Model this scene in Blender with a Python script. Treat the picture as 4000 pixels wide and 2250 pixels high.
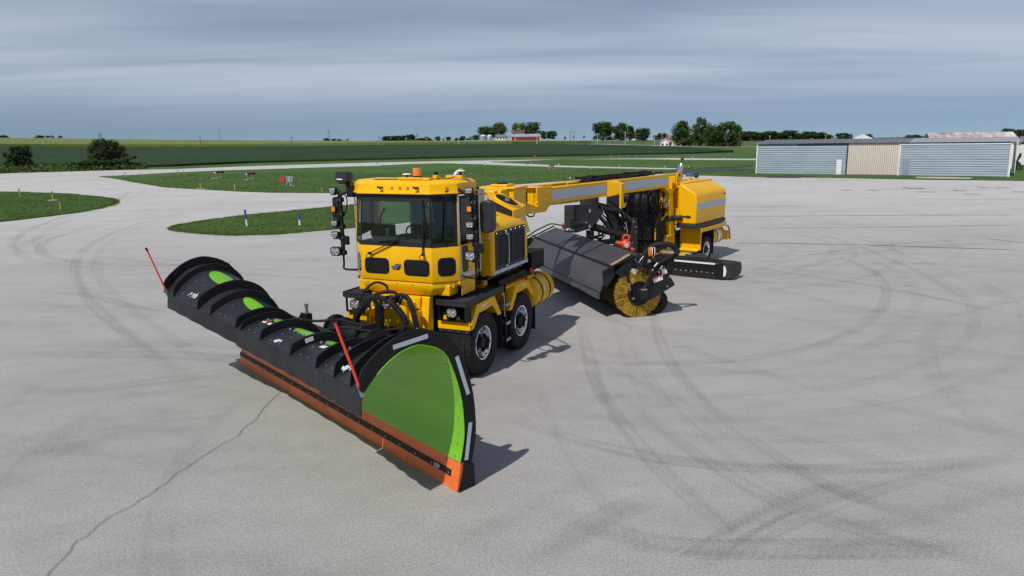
import bpy, bmesh, math, random
import numpy as np
from mathutils import Vector, Matrix

for o in list(bpy.data.objects):
    bpy.data.objects.remove(o)
S = bpy.context.scene
COL = S.collection
RND = random.Random(7)
PI = math.pi

# ------------------------------------------------------------------ camera
CAM_H = 4.1
FPX = 2830.0                      # focal length in pixels of the 4000 px wide photograph
PITCH = math.atan(580 / FPX)
ROLL = math.radians(-0.9)
_f = Vector((0, math.cos(PITCH), -math.sin(PITCH)))
_r0 = Vector((1, 0, 0)); _u0 = _r0.cross(_f)
_r = math.cos(ROLL) * _r0 + math.sin(ROLL) * _u0
_u = -math.sin(ROLL) * _r0 + math.cos(ROLL) * _u0
cam = bpy.data.objects.new('camera', bpy.data.cameras.new('camera'))
COL.objects.link(cam)
cam.matrix_world = Matrix(((_r.x, _u.x, -_f.x, 0), (_r.y, _u.y, -_f.y, 0), (_r.z, _u.z, -_f.z, CAM_H), (0, 0, 0, 1)))
cam.data.sensor_width = 36
cam.data.lens = 36 * FPX / 4000
cam.data.clip_start = 0.1
cam.data.clip_end = 20000
S.camera = cam

# ------------------------------------------------------------------ sky, sun, exposure
SUN_AZ = math.radians(36)         # direction in which shadows fall, from +Y towards +X
SUN_EL = math.radians(51.5)
wd = bpy.data.worlds.new('World'); S.world = wd
wd.use_nodes = True
wn = wd.node_tree.nodes; wl = wd.node_tree.links
wn.clear()
def wnode(t, **k):
    n = wn.new(t)
    for a, b in k.items(): setattr(n, a, b)
    return n
wout = wnode('ShaderNodeOutputWorld'); wbg = wnode('ShaderNodeBackground')
wbg.inputs['Strength'].default_value = 0.094
wl.new(wbg.outputs[0], wout.inputs['Surface'])
sky = wnode('ShaderNodeTexSky', sky_type='NISHITA', sun_disc=False)
sky.sun_elevation = SUN_EL
sky.sun_rotation = SUN_AZ + PI          # the sun stands opposite to where the shadows fall
sky.altitude = 200; sky.air_density = 1.0; sky.dust_density = 0.2; sky.ozone_density = 1.5
tc = wnode('ShaderNodeTexCoord')
lift = wnode('ShaderNodeVectorMath', operation='ADD'); lift.inputs[1].default_value = (0, 0, 0.13)
nrm = wnode('ShaderNodeVectorMath', operation='NORMALIZE')
wl.new(tc.outputs['Generated'], lift.inputs[0]); wl.new(lift.outputs[0], nrm.inputs[0]); wl.new(nrm.outputs[0], sky.inputs[0])
sep = wnode('ShaderNodeSeparateXYZ'); wl.new(tc.outputs['Generated'], sep.inputs[0])
def wmath(op, a, b=None, clamp=False):
    n = wnode('ShaderNodeMath', operation=op, use_clamp=clamp)
    for i, v in enumerate((a, b)):
        if v is None: continue
        if isinstance(v, (int, float)): n.inputs[i].default_value = v
        else: wl.new(v, n.inputs[i])
    return n.outputs[0]
zc = wmath('MAXIMUM', sep.outputs['Z'], 0.0)
den = wmath('ADD', zc, 0.045)
px = wmath('DIVIDE', sep.outputs['X'], den)
py = wmath('DIVIDE', sep.outputs['Y'], den)
comb = wnode('ShaderNodeCombineXYZ'); wl.new(px, comb.inputs[0]); wl.new(py, comb.inputs[1])
def cloud(scale, sx, sy, detail, rough, dist, off):
    mp = wnode('ShaderNodeMapping'); mp.inputs['Scale'].default_value = (sx, sy, 1); mp.inputs['Location'].default_value = off
    mp.inputs['Rotation'].default_value = (0, 0, math.radians(12))
    wl.new(comb.outputs[0], mp.inputs[0])
    n = wnode('ShaderNodeTexNoise'); n.inputs['Scale'].default_value = scale; n.inputs['Detail'].default_value = detail
    n.inputs['Roughness'].default_value = rough; n.inputs['Distortion'].default_value = dist
    wl.new(mp.outputs[0], n.inputs['Vector']); return n.outputs['Fac']
def wramp(f, stops):
    r = wnode('ShaderNodeValToRGB'); e = r.color_ramp.elements
    while len(e) < len(stops): e.new(0.5)
    for i, (p, v) in enumerate(stops): e[i].position = p; e[i].color = (v, v, v, 1)
    r.color_ramp.interpolation = 'EASE'
    wl.new(f, r.inputs[0]); return r.outputs[0]
c1 = wramp(cloud(0.30, 0.42, 1.0, 4, 0.5, 0.3, (3.1, 1.7, 0)), [(0.36, 0.28), (0.62, 1.0)])
c2 = wramp(cloud(1.1, 0.35, 1.2, 5, 0.55, 0.4, (7.7, 2.2, 0)), [(0.34, 0.74), (0.66, 1.0)])
tau = wmath('MULTIPLY', wmath('MULTIPLY', c1, c2), 0.30)           # thin layer: optical depth grows with the slant of the view
cov = wmath('SUBTRACT', 1.0, wmath('POWER', 2.7183, wmath('MULTIPLY', wmath('DIVIDE', tau, wmath('ADD', zc, 0.05)), -1.0)))
cov = wmath('MULTIPLY', cov, wramp(sep.outputs['Z'], [(0.012, 0.05), (0.095, 1.0)]), True)
mixc = wnode('ShaderNodeMix', data_type='RGBA')
wl.new(cov, mixc.inputs['Factor']); wl.new(sky.outputs[0], mixc.inputs['A'])
mixc.inputs['B'].default_value = (8.0, 8.8, 10.5, 1)     # thin high cloud lit by the sun
wl.new(mixc.outputs['Result'], wbg.inputs['Color'])

sun = bpy.data.objects.new('sun', bpy.data.lights.new('sun', 'SUN'))
COL.objects.link(sun)
sun.data.energy = 5.0; sun.data.angle = math.radians(0.55); sun.data.color = (1.0, 0.955, 0.89)
_sd = Vector((math.sin(SUN_AZ) * math.cos(SUN_EL), math.cos(SUN_AZ) * math.cos(SUN_EL), -math.sin(SUN_EL)))
sun.rotation_euler = _sd.to_track_quat('-Z', 'Y').to_euler()
sun.location = (-20, -20, 40)
S.view_settings.view_transform = 'Standard'; S.view_settings.look = 'None'
S.view_settings.exposure = -0.45; S.view_settings.gamma = 1.0
S.view_settings.use_curve_mapping = False
S.render.engine = 'CYCLES'
S.cycles.max_bounces = 8; S.cycles.transparent_max_bounces = 24

# ------------------------------------------------------------------ helpers
def ray(u, v):
    return (u - 2000) / FPX * _r - (v - 1125) / FPX * _u + _f
def G(u, v, z=0.0):
    """point at height z seen at photograph pixel (u, v)"""
    d = ray(u, v); t = (z - CAM_H) / d.z
    return Vector((d.x * t, d.y * t, z))
def AZ(u, D, v=560):
    """ground position in the direction of photograph column u, D metres away"""
    d = ray(u, v); k = D / math.hypot(d.x, d.y)
    return (d.x * k, d.y * k)

def sock(n, *names):
    for k in names:
        if k in n.inputs: return n.inputs[k]
MATS = {}
def mat(name, base, rough=0.5, metal=0.0, spec=0.5, var=0.0, vscale=4.0, bump=0.0, bscale=60.0, alt=None, coat=0.0, stretch=None, detail=5, emit=None):
    m = bpy.data.materials.new(name); m.use_nodes = True; MATS[name] = m
    nt = m.node_tree; b = nt.nodes['Principled BSDF']
    b.inputs['Base Color'].default_value = (*base, 1)
    b.inputs['Roughness'].default_value = rough; b.inputs['Metallic'].default_value = metal
    b.inputs['Specular IOR Level'].default_value = spec
    if coat: b.inputs['Coat Weight'].default_value = coat; b.inputs['Coat Roughness'].default_value = 0.094
    if var or bump or alt:
        t = nt.nodes.new('ShaderNodeTexCoord'); mp = nt.nodes.new('ShaderNodeMapping')
        nt.links.new(t.outputs['Object'], mp.inputs[0])
        if stretch: mp.inputs['Scale'].default_value = stretch
    if var or alt:
        n = nt.nodes.new('ShaderNodeTexNoise'); n.inputs['Scale'].default_value = vscale; n.inputs['Detail'].default_value = detail
        n.inputs['Roughness'].default_value = 0.6
        nt.links.new(mp.outputs[0], n.inputs['Vector'])
        r = nt.nodes.new('ShaderNodeValToRGB')
        lo = alt if alt else tuple(c * (1 - var) for c in base); hi = base if alt else tuple(min(1, c * (1 + var)) for c in base)
        r.color_ramp.elements[0].position = 0.33; r.color_ramp.elements[0].color = (*lo, 1)
        r.color_ramp.elements[1].position = 0.67; r.color_ramp.elements[1].color = (*hi, 1)
        nt.links.new(n.outputs['Fac'], r.inputs[0]); nt.links.new(r.outputs[0], b.inputs['Base Color'])
    if bump:
        n2 = nt.nodes.new('ShaderNodeTexNoise'); n2.inputs['Scale'].default_value = bscale; n2.inputs['Detail'].default_value = 4
        nt.links.new(mp.outputs[0], n2.inputs['Vector'])
        bp = nt.nodes.new('ShaderNodeBump'); bp.inputs['Strength'].default_value = bump; bp.inputs['Distance'].default_value = 0.01
        nt.links.new(n2.outputs['Fac'], bp.inputs['Height']); nt.links.new(bp.outputs[0], b.inputs['Normal'])
    if emit: b.inputs['Emission Color'].default_value = (*emit, 1); b.inputs['Emission Strength'].default_value = 1
    return m
def glassmat(name, tint, refl=0.06, rough=0.02):
    m = bpy.data.materials.new(name); m.use_nodes = True; MATS[name] = m
    nt = m.node_tree; nt.nodes.clear()
    o = nt.nodes.new('ShaderNodeOutputMaterial'); mx = nt.nodes.new('ShaderNodeMixShader')
    tr = nt.nodes.new('ShaderNodeBsdfTransparent'); tr.inputs[0].default_value = (*tint, 1)
    gl = nt.nodes.new('ShaderNodeBsdfGlossy'); gl.inputs['Roughness'].default_value = rough
    fr = nt.nodes.new('ShaderNodeFresnel'); fr.inputs['IOR'].default_value = 1.5
    nt.links.new(fr.outputs[0], mx.inputs[0]); nt.links.new(tr.outputs[0], mx.inputs[1]); nt.links.new(gl.outputs[0], mx.inputs[2])
    nt.links.new(mx.outputs[0], o.inputs[0]); return m

class M:
    """collects shapes of ONE part and links them as one mesh object"""
    def __init__(s): s.v = []; s.f = []
    def add(s, vs, fs):
        k = len(s.v); s.v += [tuple(p) for p in vs]; s.f += [tuple(i + k for i in f) for f in fs]; return s
    def box(s, x0, x1, y0, y1, z0, z1):
        return s.add([(x0,y0,z0),(x1,y0,z0),(x1,y1,z0),(x0,y1,z0),(x0,y0,z1),(x1,y0,z1),(x1,y1,z1),(x0,y1,z1)],
                     [(0,3,2,1),(4,5,6,7),(0,1,5,4),(1,2,6,5),(2,3,7,6),(3,0,4,7)])
    def loft(s, a, b, cap=True):
        """two rings with the same number of points joined"""
        n = len(a); fs = [(i, (i+1) % n, n + (i+1) % n, n + i) for i in range(n)]
        if cap: fs += [tuple(range(n-1, -1, -1)), tuple(range(n, 2*n))]
        return s.add(list(a) + list(b), fs)
    def rings(s, rs, cap=True):
        n = len(rs[0]); fs = []; vs = []
        for r in rs: vs += list(r)
        for k in range(len(rs) - 1):
            fs += [(k*n+i, k*n+(i+1) % n, (k+1)*n+(i+1) % n, (k+1)*n+i) for i in range(n)]
        if cap: fs += [tuple(range(n-1, -1, -1)), tuple(range((len(rs)-1)*n, len(rs)*n))]
        return s.add(vs, fs)
    def prism(s, pts, axis, t0, t1):
        def P(p, t):
            return {'x': (t, p[0], p[1]), 'y': (p[0], t, p[1]), 'z': (p[0], p[1], t)}[axis]
        return s.loft([P(p, t0) for p in pts], [P(p, t1) for p in pts])
    def cyl(s, p0, p1, r0, r1=None, n=12, cap=True):
        p0 = Vector(p0); p1 = Vector(p1); r1 = r0 if r1 is None else r1
        d = (p1 - p0).normalized(); a = d.orthogonal().normalized(); b = d.cross(a)
        R = lambda p, r: [p + r * (math.cos(2*PI*i/n) * a + math.sin(2*PI*i/n) * b) for i in range(n)]
        return s.loft(R(p0, r0), R(p1, r1), cap)
    def tube(s, pts, r, n=8, smooth=4):
        P = [Vector(p) for p in pts]
        if smooth and len(P) > 2: P = spline(P, smooth)
        rs = []; a = None
        for i, p in enumerate(P):
            d = (P[min(i+1, len(P)-1)] - P[max(i-1, 0)]).normalized()
            if a is None: a = d.orthogonal().normalized()
            a = (a - d * a.dot(d)).normalized(); b = d.cross(a)
            rr = r(i/(len(P)-1)) if callable(r) else r
            rs.append([p + rr * (math.cos(2*PI*j/n) * a + math.sin(2*PI*j/n) * b) for j in range(n)])
        return s.rings(rs)
    def lathe(s, prof, c, axis='y', n=32, cap=False):
        """prof: (radius, offset along axis)"""
        rs = []
        for r, t in prof:
            ring = []
            for i in range(n):
                A = 2*PI*i/n; ca, sa = r*math.cos(A), r*math.sin(A)
                ring.append({'y': (c[0]+ca, c[1]+t, c[2]+sa), 'x': (c[0]+t, c[1]+ca, c[2]+sa), 'z': (c[0]+ca, c[1]+sa, c[2]+t)}[axis])
            rs.append(ring)
        return s.rings(rs, cap)
    def bar(s, p0, p1, w, h, up=(0, 0, 1)):
        p0 = Vector(p0); p1 = Vector(p1); d = (p1-p0).normalized(); u = Vector(up)
        a = d.cross(u)
        if a.length < 1e-4: a = d.orthogonal()
        a.normalize(); b = a.cross(d)
        R = lambda p: [p+a*w/2+b*h/2, p-a*w/2+b*h/2, p-a*w/2-b*h/2, p+a*w/2-b*h/2]
        return s.loft(R(p0), R(p1))
    def sphere(s, c, r, n=10, m=6, sc=(1, 1, 1)):
        vs = []; fs = []
        for i in range(1, m):
            t = PI*i/m
            for j in range(n):
                p = 2*PI*j/n
                vs.append((c[0]+sc[0]*r*math.sin(t)*math.cos(p), c[1]+sc[1]*r*math.sin(t)*math.sin(p), c[2]+sc[2]*r*math.cos(t)))
        T = len(vs); vs += [(c[0], c[1], c[2]+sc[2]*r), (c[0], c[1], c[2]-sc[2]*r)]
        for i in range(m-2):
            for j in range(n): fs.append((i*n+j, (i+1)*n+j, (i+1)*n+(j+1) % n, i*n+(j+1) % n))
        for j in range(n):
            fs.append((T, j, (j+1) % n)); fs.append((T+1, (m-2)*n+(j+1) % n, (m-2)*n+j))
        return s.add(vs, fs)
    def build(s, name, m, parent=None, bevel=0.0, smooth=False, seg=2, label=None, solid=0.0, autosmooth=None):
        me = bpy.data.meshes.new(name); me.from_pydata([tuple(v) for v in s.v], [], s.f)
        bm = bmesh.new(); bm.from_mesh(me); bmesh.ops.recalc_face_normals(bm, faces=bm.faces); bm.to_mesh(me); bm.free()
        return link(name, me, m, parent, bevel, smooth, seg, label, solid)
def link(name, me, m, parent=None, bevel=0.0, smooth=False, seg=2, label=None, solid=0.0):
    o = bpy.data.objects.new(name, me); COL.objects.link(o)
    if m is not None and not me.materials: me.materials.append(MATS[m] if isinstance(m, str) else m)
    if parent is not None: o.parent = parent
    if smooth:
        me.shade_smooth()
        me.set_sharp_from_angle(angle=math.radians(38))
    if solid:
        md = o.modifiers.new('solid', 'SOLIDIFY'); md.thickness = solid; md.offset = 0
    if bevel:
        md = o.modifiers.new('bevel', 'BEVEL'); md.width = bevel; md.segments = seg; md.limit_method = 'ANGLE'; md.angle_limit = math.radians(35)
        me.shade_smooth(); me.set_sharp_from_angle(angle=math.radians(50))
    if label: o['label'] = label
    return o
def spline(P, k):
    out = []
    n = len(P)
    for i in range(n-1):
        p0 = P[max(i-1, 0)]; p1 = P[i]; p2 = P[i+1]; p3 = P[min(i+2, n-1)]
        for j in range(k):
            t = j/k; t2 = t*t; t3 = t2*t
            out.append(0.5*((2*p1)+(-p0+p2)*t+(2*p0-5*p1+4*p2-p3)*t2+(-p0+3*p1-3*p2+p3)*t3))
    out.append(P[-1]); return out
def tag(o, label, cat, group=None):
    o['label'] = label; o['category'] = cat
    if group: o['group'] = group
    return o
def struct(o): o['kind'] = 'structure'; return o
def thing(name, loc, rz, label, cat, group=None):
    o = bpy.data.objects.new(name, None); COL.objects.link(o); o.empty_display_size = 0.3
    o.location = loc; o.rotation_euler = (0, 0, rz)
    return tag(o, label, cat, group)
def copy_tree(o, parent=None):
    c = o.copy(); COL.objects.link(c)
    if parent is not None: c.parent = parent; c.matrix_parent_inverse = o.matrix_parent_inverse
    for ch in [x for x in bpy.data.objects if x.parent == o]: copy_tree(ch, c)
    return c
def share(o, parent, loc=(0, 0, 0), rot=(0, 0, 0), scale=(1, 1, 1)):
    c = o.copy(); COL.objects.link(c); c.parent = parent; c.location = loc; c.rotation_euler = rot; c.scale = scale; return c
def rrect(w, h, r, n=4):
    pts = []
    for cx, cy, a0 in ((w/2-r, h/2-r, 0), (-w/2+r, h/2-r, 90), (-w/2+r, -h/2+r, 180), (w/2-r, -h/2+r, 270)):
        for i in range(n+1):
            a = math.radians(a0+90*i/n); pts.append((cx+r*math.cos(a), cy+r*math.sin(a)))
    return pts
# ------------------------------------------------------------------ materials of the setting
def groundmat(name, stops, scales, rough=0.9, bump=0.3, bscale=8.0, speck=None, spec=0.25, far_gain=0):
    """several noise scales blended through one ramp; world-space pattern"""
    m = bpy.data.materials.new(name); m.use_nodes = True; MATS[name] = m
    nt = m.node_tree; N = nt.nodes; L = nt.links; b = N['Principled BSDF']
    b.inputs['Roughness'].default_value = rough; b.inputs['Specular IOR Level'].default_value = spec
    t = N.new('ShaderNodeTexCoord'); acc = None; tot = sum(w for _, w, _ in scales)
    for sc, w, st in scales:
        mp = N.new('ShaderNodeMapping'); mp.inputs['Scale'].default_value = st; L.new(t.outputs['Object'], mp.inputs[0])
        n = N.new('ShaderNodeTexNoise'); n.inputs['Scale'].default_value = sc; n.inputs['Detail'].default_value = 4; n.inputs['Roughness'].default_value = 0.6
        L.new(mp.outputs[0], n.inputs['Vector'])
        ml = N.new('ShaderNodeMath'); ml.operation = 'MULTIPLY'; ml.inputs[1].default_value = w/tot; L.new(n.outputs['Fac'], ml.inputs[0])
        if acc is None: acc = ml.outputs[0]
        else:
            ad = N.new('ShaderNodeMath'); ad.operation = 'ADD'; L.new(acc, ad.inputs[0]); L.new(ml.outputs[0], ad.inputs[1]); acc = ad.outputs[0]
    r = N.new('ShaderNodeValToRGB'); e = r.color_ramp.elements
    while len(e) < len(stops): e.new(0.5)
    for i, (p, c) in enumerate(stops): e[i].position = p; e[i].color = (*c, 1)
    L.new(acc, r.inputs[0]); col = r.outputs[0]
    if speck:
        n = N.new('ShaderNodeTexNoise'); n.inputs['Scale'].default_value = speck[0]; n.inputs['Detail'].default_value = 2; L.new(t.outputs['Object'], n.inputs['Vector'])
        rr = N.new('ShaderNodeValToRGB'); rr.color_ramp.elements[0].position = 0.36; rr.color_ramp.elements[0].color = (speck[1],)*3 + (1,)
        rr.color_ramp.elements[1].position = 0.64; rr.color_ramp.elements[1].color = (speck[2],)*3 + (1,)
        L.new(n.outputs['Fac'], rr.inputs[0])
        mx = N.new('ShaderNodeMix'); mx.data_type = 'RGBA'; mx.blend_type = 'MULTIPLY'; mx.inputs['Factor'].default_value = 1
        L.new(col, mx.inputs['A']); L.new(rr.outputs[0], mx.inputs['B']); col = mx.outputs['Result']
    if far_gain:                                                  # base colour gets lighter with distance along Y, border shifted by noise
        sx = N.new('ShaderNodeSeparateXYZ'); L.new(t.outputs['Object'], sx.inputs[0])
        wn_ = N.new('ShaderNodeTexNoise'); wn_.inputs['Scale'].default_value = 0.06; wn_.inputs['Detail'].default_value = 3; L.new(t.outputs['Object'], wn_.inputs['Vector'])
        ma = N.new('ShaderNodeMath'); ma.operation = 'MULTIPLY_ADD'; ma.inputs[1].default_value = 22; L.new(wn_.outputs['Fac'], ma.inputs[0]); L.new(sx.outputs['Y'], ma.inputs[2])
        mr = N.new('ShaderNodeMapRange'); mr.inputs['From Min'].default_value = 22; mr.inputs['From Max'].default_value = 62; mr.inputs['To Min'].default_value = 1.0; mr.inputs['To Max'].default_value = far_gain; L.new(ma.outputs[0], mr.inputs['Value'])
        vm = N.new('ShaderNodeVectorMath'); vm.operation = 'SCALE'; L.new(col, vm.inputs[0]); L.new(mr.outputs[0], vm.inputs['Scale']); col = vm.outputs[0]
    L.new(col, b.inputs['Base Color'])
    n2 = N.new('ShaderNodeTexNoise'); n2.inputs['Scale'].default_value = bscale; n2.inputs['Detail'].default_value = 5; L.new(t.outputs['Object'], n2.inputs['Vector'])
    bp = N.new('ShaderNodeBump'); bp.inputs['Strength'].default_value = bump; bp.inputs['Distance'].default_value = 0.02
    L.new(n2.outputs['Fac'], bp.inputs['Height']); L.new(bp.outputs[0], b.inputs['Normal'])
    return m
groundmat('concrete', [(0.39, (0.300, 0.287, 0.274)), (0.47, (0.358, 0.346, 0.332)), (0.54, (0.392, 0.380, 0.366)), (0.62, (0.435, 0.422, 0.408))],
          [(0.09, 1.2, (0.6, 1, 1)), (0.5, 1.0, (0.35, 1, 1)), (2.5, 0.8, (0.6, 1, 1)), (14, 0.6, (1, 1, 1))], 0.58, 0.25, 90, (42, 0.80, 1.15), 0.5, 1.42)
groundmat('grass', [(0.38, (0.030, 0.068, 0.012)), (0.5, (0.056, 0.116, 0.022)), (0.60, (0.105, 0.160, 0.040)), (0.70, (0.17, 0.19, 0.065))],
          [(0.08, 1, (1, 1, 1)), (0.7, 0.8, (0.3, 1, 1)), (5, 0.7, (1, 1, 1)), (30, 0.7, (1, 1, 1))], 0.95, 0.9, 14)
groundmat('soil', [(0.35, (0.05, 0.042, 0.03)), (0.65, (0.11, 0.09, 0.06))], [(3, 1, (1, 1, 1))], 0.95, 0.6, 20)
groundmat('asphalt', [(0.35, (0.035, 0.036, 0.04)), (0.65, (0.085, 0.086, 0.09))], [(0.3, 1, (1, 1, 1)), (4, 1, (1, 1, 1))], 0.9, 0.4, 40)
groundmat('far_grass', [(0.36, (0.05, 0.085, 0.022)), (0.5, (0.085, 0.125, 0.035)), (0.64, (0.15, 0.165, 0.06))],
          [(0.012, 1.2, (1, 1, 1)), (0.1, 0.8, (1, 1, 1)), (0.6, 0.5, (1, 1, 1))], 0.95, 0.5, 2)
groundmat('soybean', [(0.36, (0.012, 0.030, 0.008)), (0.52, (0.020, 0.046, 0.012)), (0.68, (0.042, 0.076, 0.020))],
          [(0.03, 0.8, (1, 1, 1)), (0.6, 1, (1, 1, 1)), (3, 0.9, (1, 1, 1))], 0.9, 1.0, 4)
groundmat('corn', [(0.34, (0.11, 0.145, 0.035)), (0.5, (0.165, 0.205, 0.055)), (0.66, (0.22, 0.25, 0.08))],
          [(0.02, 0.8, (1, 1, 1)), (0.4, 1, (1, 0.3, 1)), (2, 0.9, (1, 1, 1))], 0.9, 1.0, 3)
groundmat('gravel', [(0.36, (0.36, 0.33, 0.29)), (0.64, (0.55, 0.52, 0.47))], [(0.4, 1, (1, 1, 1)), (6, 1, (1, 1, 1))], 0.95, 0.3, 20)

# ------------------------------------------------------------------ terrain
_TAB = [(-9000, 5, 11), (-400, 4.8, 10.2), (0, 4.4, 9.5), (350, 3.6, 8.1), (700, 3.0, 6.5), (1100, 2.6, 4.9), (1450, 2.37, 3.7), (2000, 1.87, 2.6),
        (2200, 1.5, 1.9), (2550, 0.8, 1.8), (2800, 0.2, 0.9), (3000, 0, 0.2), (3500, 0, 0.2), (9000, 0, 0.2)]
def sstep(a, b, x):
    t = min(1, max(0, (x-a)/(b-a))); return t*t*(3-2*t)
def TZ(x, y):
    D = math.hypot(x, y)
    if y <= 1 or D < 150: return 0.0 if y > 1 or D < 150 else 1.5*sstep(150, 500, D)
    u = max(-8900, min(8900, 2000 + FPX*x/y))
    for i in range(len(_TAB)-1):
        if _TAB[i][0] <= u <= _TAB[i+1][0]:
            k = (u-_TAB[i][0])/(_TAB[i+1][0]-_TAB[i][0])
            h1 = _TAB[i][1]+k*(_TAB[i+1][1]-_TAB[i][1]); h2 = _TAB[i][2]+k*(_TAB[i+1][2]-_TAB[i][2]); break
    z = h1*sstep(150, 350, D) + (h2-h1)*sstep(350, 620, D)
    if D > 620: z -= (D-620)*0.0045
    return z
radii = [0, 8, 20, 40, 70, 100, 130, 150, 165, 180, 200, 220, 240, 260, 280, 300, 320, 340, 360, 380, 400, 430, 460, 490, 520, 550, 580, 610, 640, 680, 740, 820, 950, 1200, 1600, 2200, 3200, 5000, 9000]
NA = 300; tv = [(0, 0, 0)]; tf = []
for r in radii[1:]:
    for i in range(NA):
        a = 2*PI*i/NA; x, y = r*math.sin(a), r*math.cos(a); tv.append((x, y, TZ(x, y) - (0.0 if r > 140 else 0.05)))
for i in range(NA): tf.append((0, 1+(i+1) % NA, 1+i))
for k in range(len(radii)-2):
    for i in range(NA):
        tf.append((1+k*NA+i, 1+k*NA+(i+1) % NA, 1+(k+1)*NA+(i+1) % NA, 1+(k+1)*NA+i))
g = M(); g.v = tv; g.f = tf
struct(g.build('terrain', 'far_grass', smooth=True))

def smoothed(pts, k=5, closed=False):
    P = [Vector((p[0], p[1], 0)) for p in pts]
    return spline(P, k)
def sheet(name, pts, z, m, parent=None):
    from mathutils.geometry import tessellate_polygon
    P = [Vector((p[0], p[1], z)) for p in pts]
    me = bpy.data.meshes.new(name); me.from_pydata(P, [], [tuple(t) for t in tessellate_polygon([P])])
    bm = bmesh.new(); bm.from_mesh(me)
    for f in bm.faces:
        f.normal_update()
        if f.normal.z < 0: f.normal_flip()
    bm.to_mesh(me); bm.free()
    return link(name, me, m, parent)
gp = lambda L, z=0.0: [G(u, v, z) for u, v in L]
# one continuous paved area: apron, taxiways and the runway beyond them
far = gp([(-700, 699), (0, 677), (174, 672.7), (377, 667), (700, 659.7), (960, 649.3), (1271, 640), (1450, 635), (1586, 631), (1835, 623), (2021, 617), (2200, 612), (2386, 614), (2666, 617.6), (2945, 620), (3400, 625), (4700, 642)])
near = [(150, 60), (150, -60), (-120, -60), (-160, 60)]
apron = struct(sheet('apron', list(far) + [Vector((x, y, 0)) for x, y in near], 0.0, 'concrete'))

# grass
isl_a = gp([(-500, 744), (-200, 749), (0, 751), (87, 752.5), (261, 758), (377, 770), (429, 777), (446, 781.5), (451.5, 785.5), (452.8, 788.7), (450, 795), (435, 803), (391, 815), (319, 829), (203, 844), (87, 858), (0, 867), (-250, 900), (-600, 950)])
isl_b = gp([(670, 893), (690, 885), (712, 879), (805, 863.5), (930, 846), (1054, 834), (1209, 818.5), (1395, 800), (1560, 788), (1760, 777), (1950, 771), (2120, 772), (2210, 777), (2245, 782), (2253, 786), (2238, 790.5), (2180, 797.6), (2100, 806), (1960, 822), (1700, 856), (1500, 880), (1300, 897), (1087, 916), (930, 920), (867, 918.5), (774, 913), (706, 905), (680, 899)])
isl_c = gp([(385.5, 691), (450, 698), (520, 712), (600, 725), (650, 733), (720, 737), (805, 741), (930, 748.6), (1054, 753), (1296, 755), (1500, 750), (1800, 736), (2200, 708), (2512, 684), (2570, 679.5), (2616, 678.5), (2660, 681), (2712, 685), (2821, 688), (2951, 692), (3241, 695), (3626, 702.6), (4000, 707), (4700, 718),
            (4700, 655), (3400, 634), (2945, 626.3), (2728, 625.4), (2480, 622.6), (2200, 622.5), (2021, 630), (1940, 632.5), (1917, 633), (1990, 637), (2200, 646.5), (2386, 651.8), (2560, 655.5), (2644, 657),
            (2655, 660), (2640, 663.6), (2619, 663.6), (2495, 661), (2309, 656.8), (2200, 654), (2046, 649.6), (1891, 643.4), (1780, 640), (1710, 638.8), (1600, 641), (1450, 649), (1271, 654), (1023, 662), (836, 668), (650, 676), (500, 685), (420, 689)])
for nm, pts in (('grass_island', isl_a), ('grass_island', isl_b), ('grass_island', isl_c)):
    struct(sheet(nm, pts, 0.035, 'grass'))
    g = M(); n = len(pts)            # soil lip round the edge of the turf
    g.add([(p.x, p.y, 0.034) for p in pts] + [(p.x, p.y, 0.0) for p in pts], [(i, (i+1) % n, n+(i+1) % n, n+i) for i in range(n)])
    struct(g.build('turf_edge', 'soil'))
verge = gp([(-700, 699), (0, 677), (377, 667), (700, 659.7), (960, 649.3), (1271, 640), (1450, 635), (1835, 623), (2200, 612), (2945, 620), (3400, 625), (3400, 598), (2945, 596), (2867, 592), (2666, 599), (2448, 604), (2200, 610), (1866, 616), (1450, 624), (1271, 627), (960, 633), (650, 642), (300, 650), (0, 656), (-700, 670)])
struct(sheet('grass_verge', verge, 0.02, 'grass'))
path = gp([(2618, 664.5), (2700, 663), (2800, 655.5), (2950, 645), (3100, 640), (3100, 648), (2950, 650.5), (2890, 655), (2870, 661), (2950, 662.5), (3100, 662), (3100, 667), (2950, 668), (2830, 671), (2760, 675), (2700, 681), (2640, 679.5), (2614, 678), (2650, 672)])
struct(sheet('asphalt_path', path, 0.045, 'asphalt'))
struct(sheet('asphalt_patch', gp([(2985, 692), (3010, 688), (3140, 689), (3190, 692), (3100, 695.5), (3000, 694)]), 0.048, 'asphalt'))
struct(sheet('concrete_patch', gp([(3575, 697), (3580, 692.5), (3700, 693), (3800, 696), (3790, 700.5), (3640, 699)]), 0.048, 'gravel'))

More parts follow.
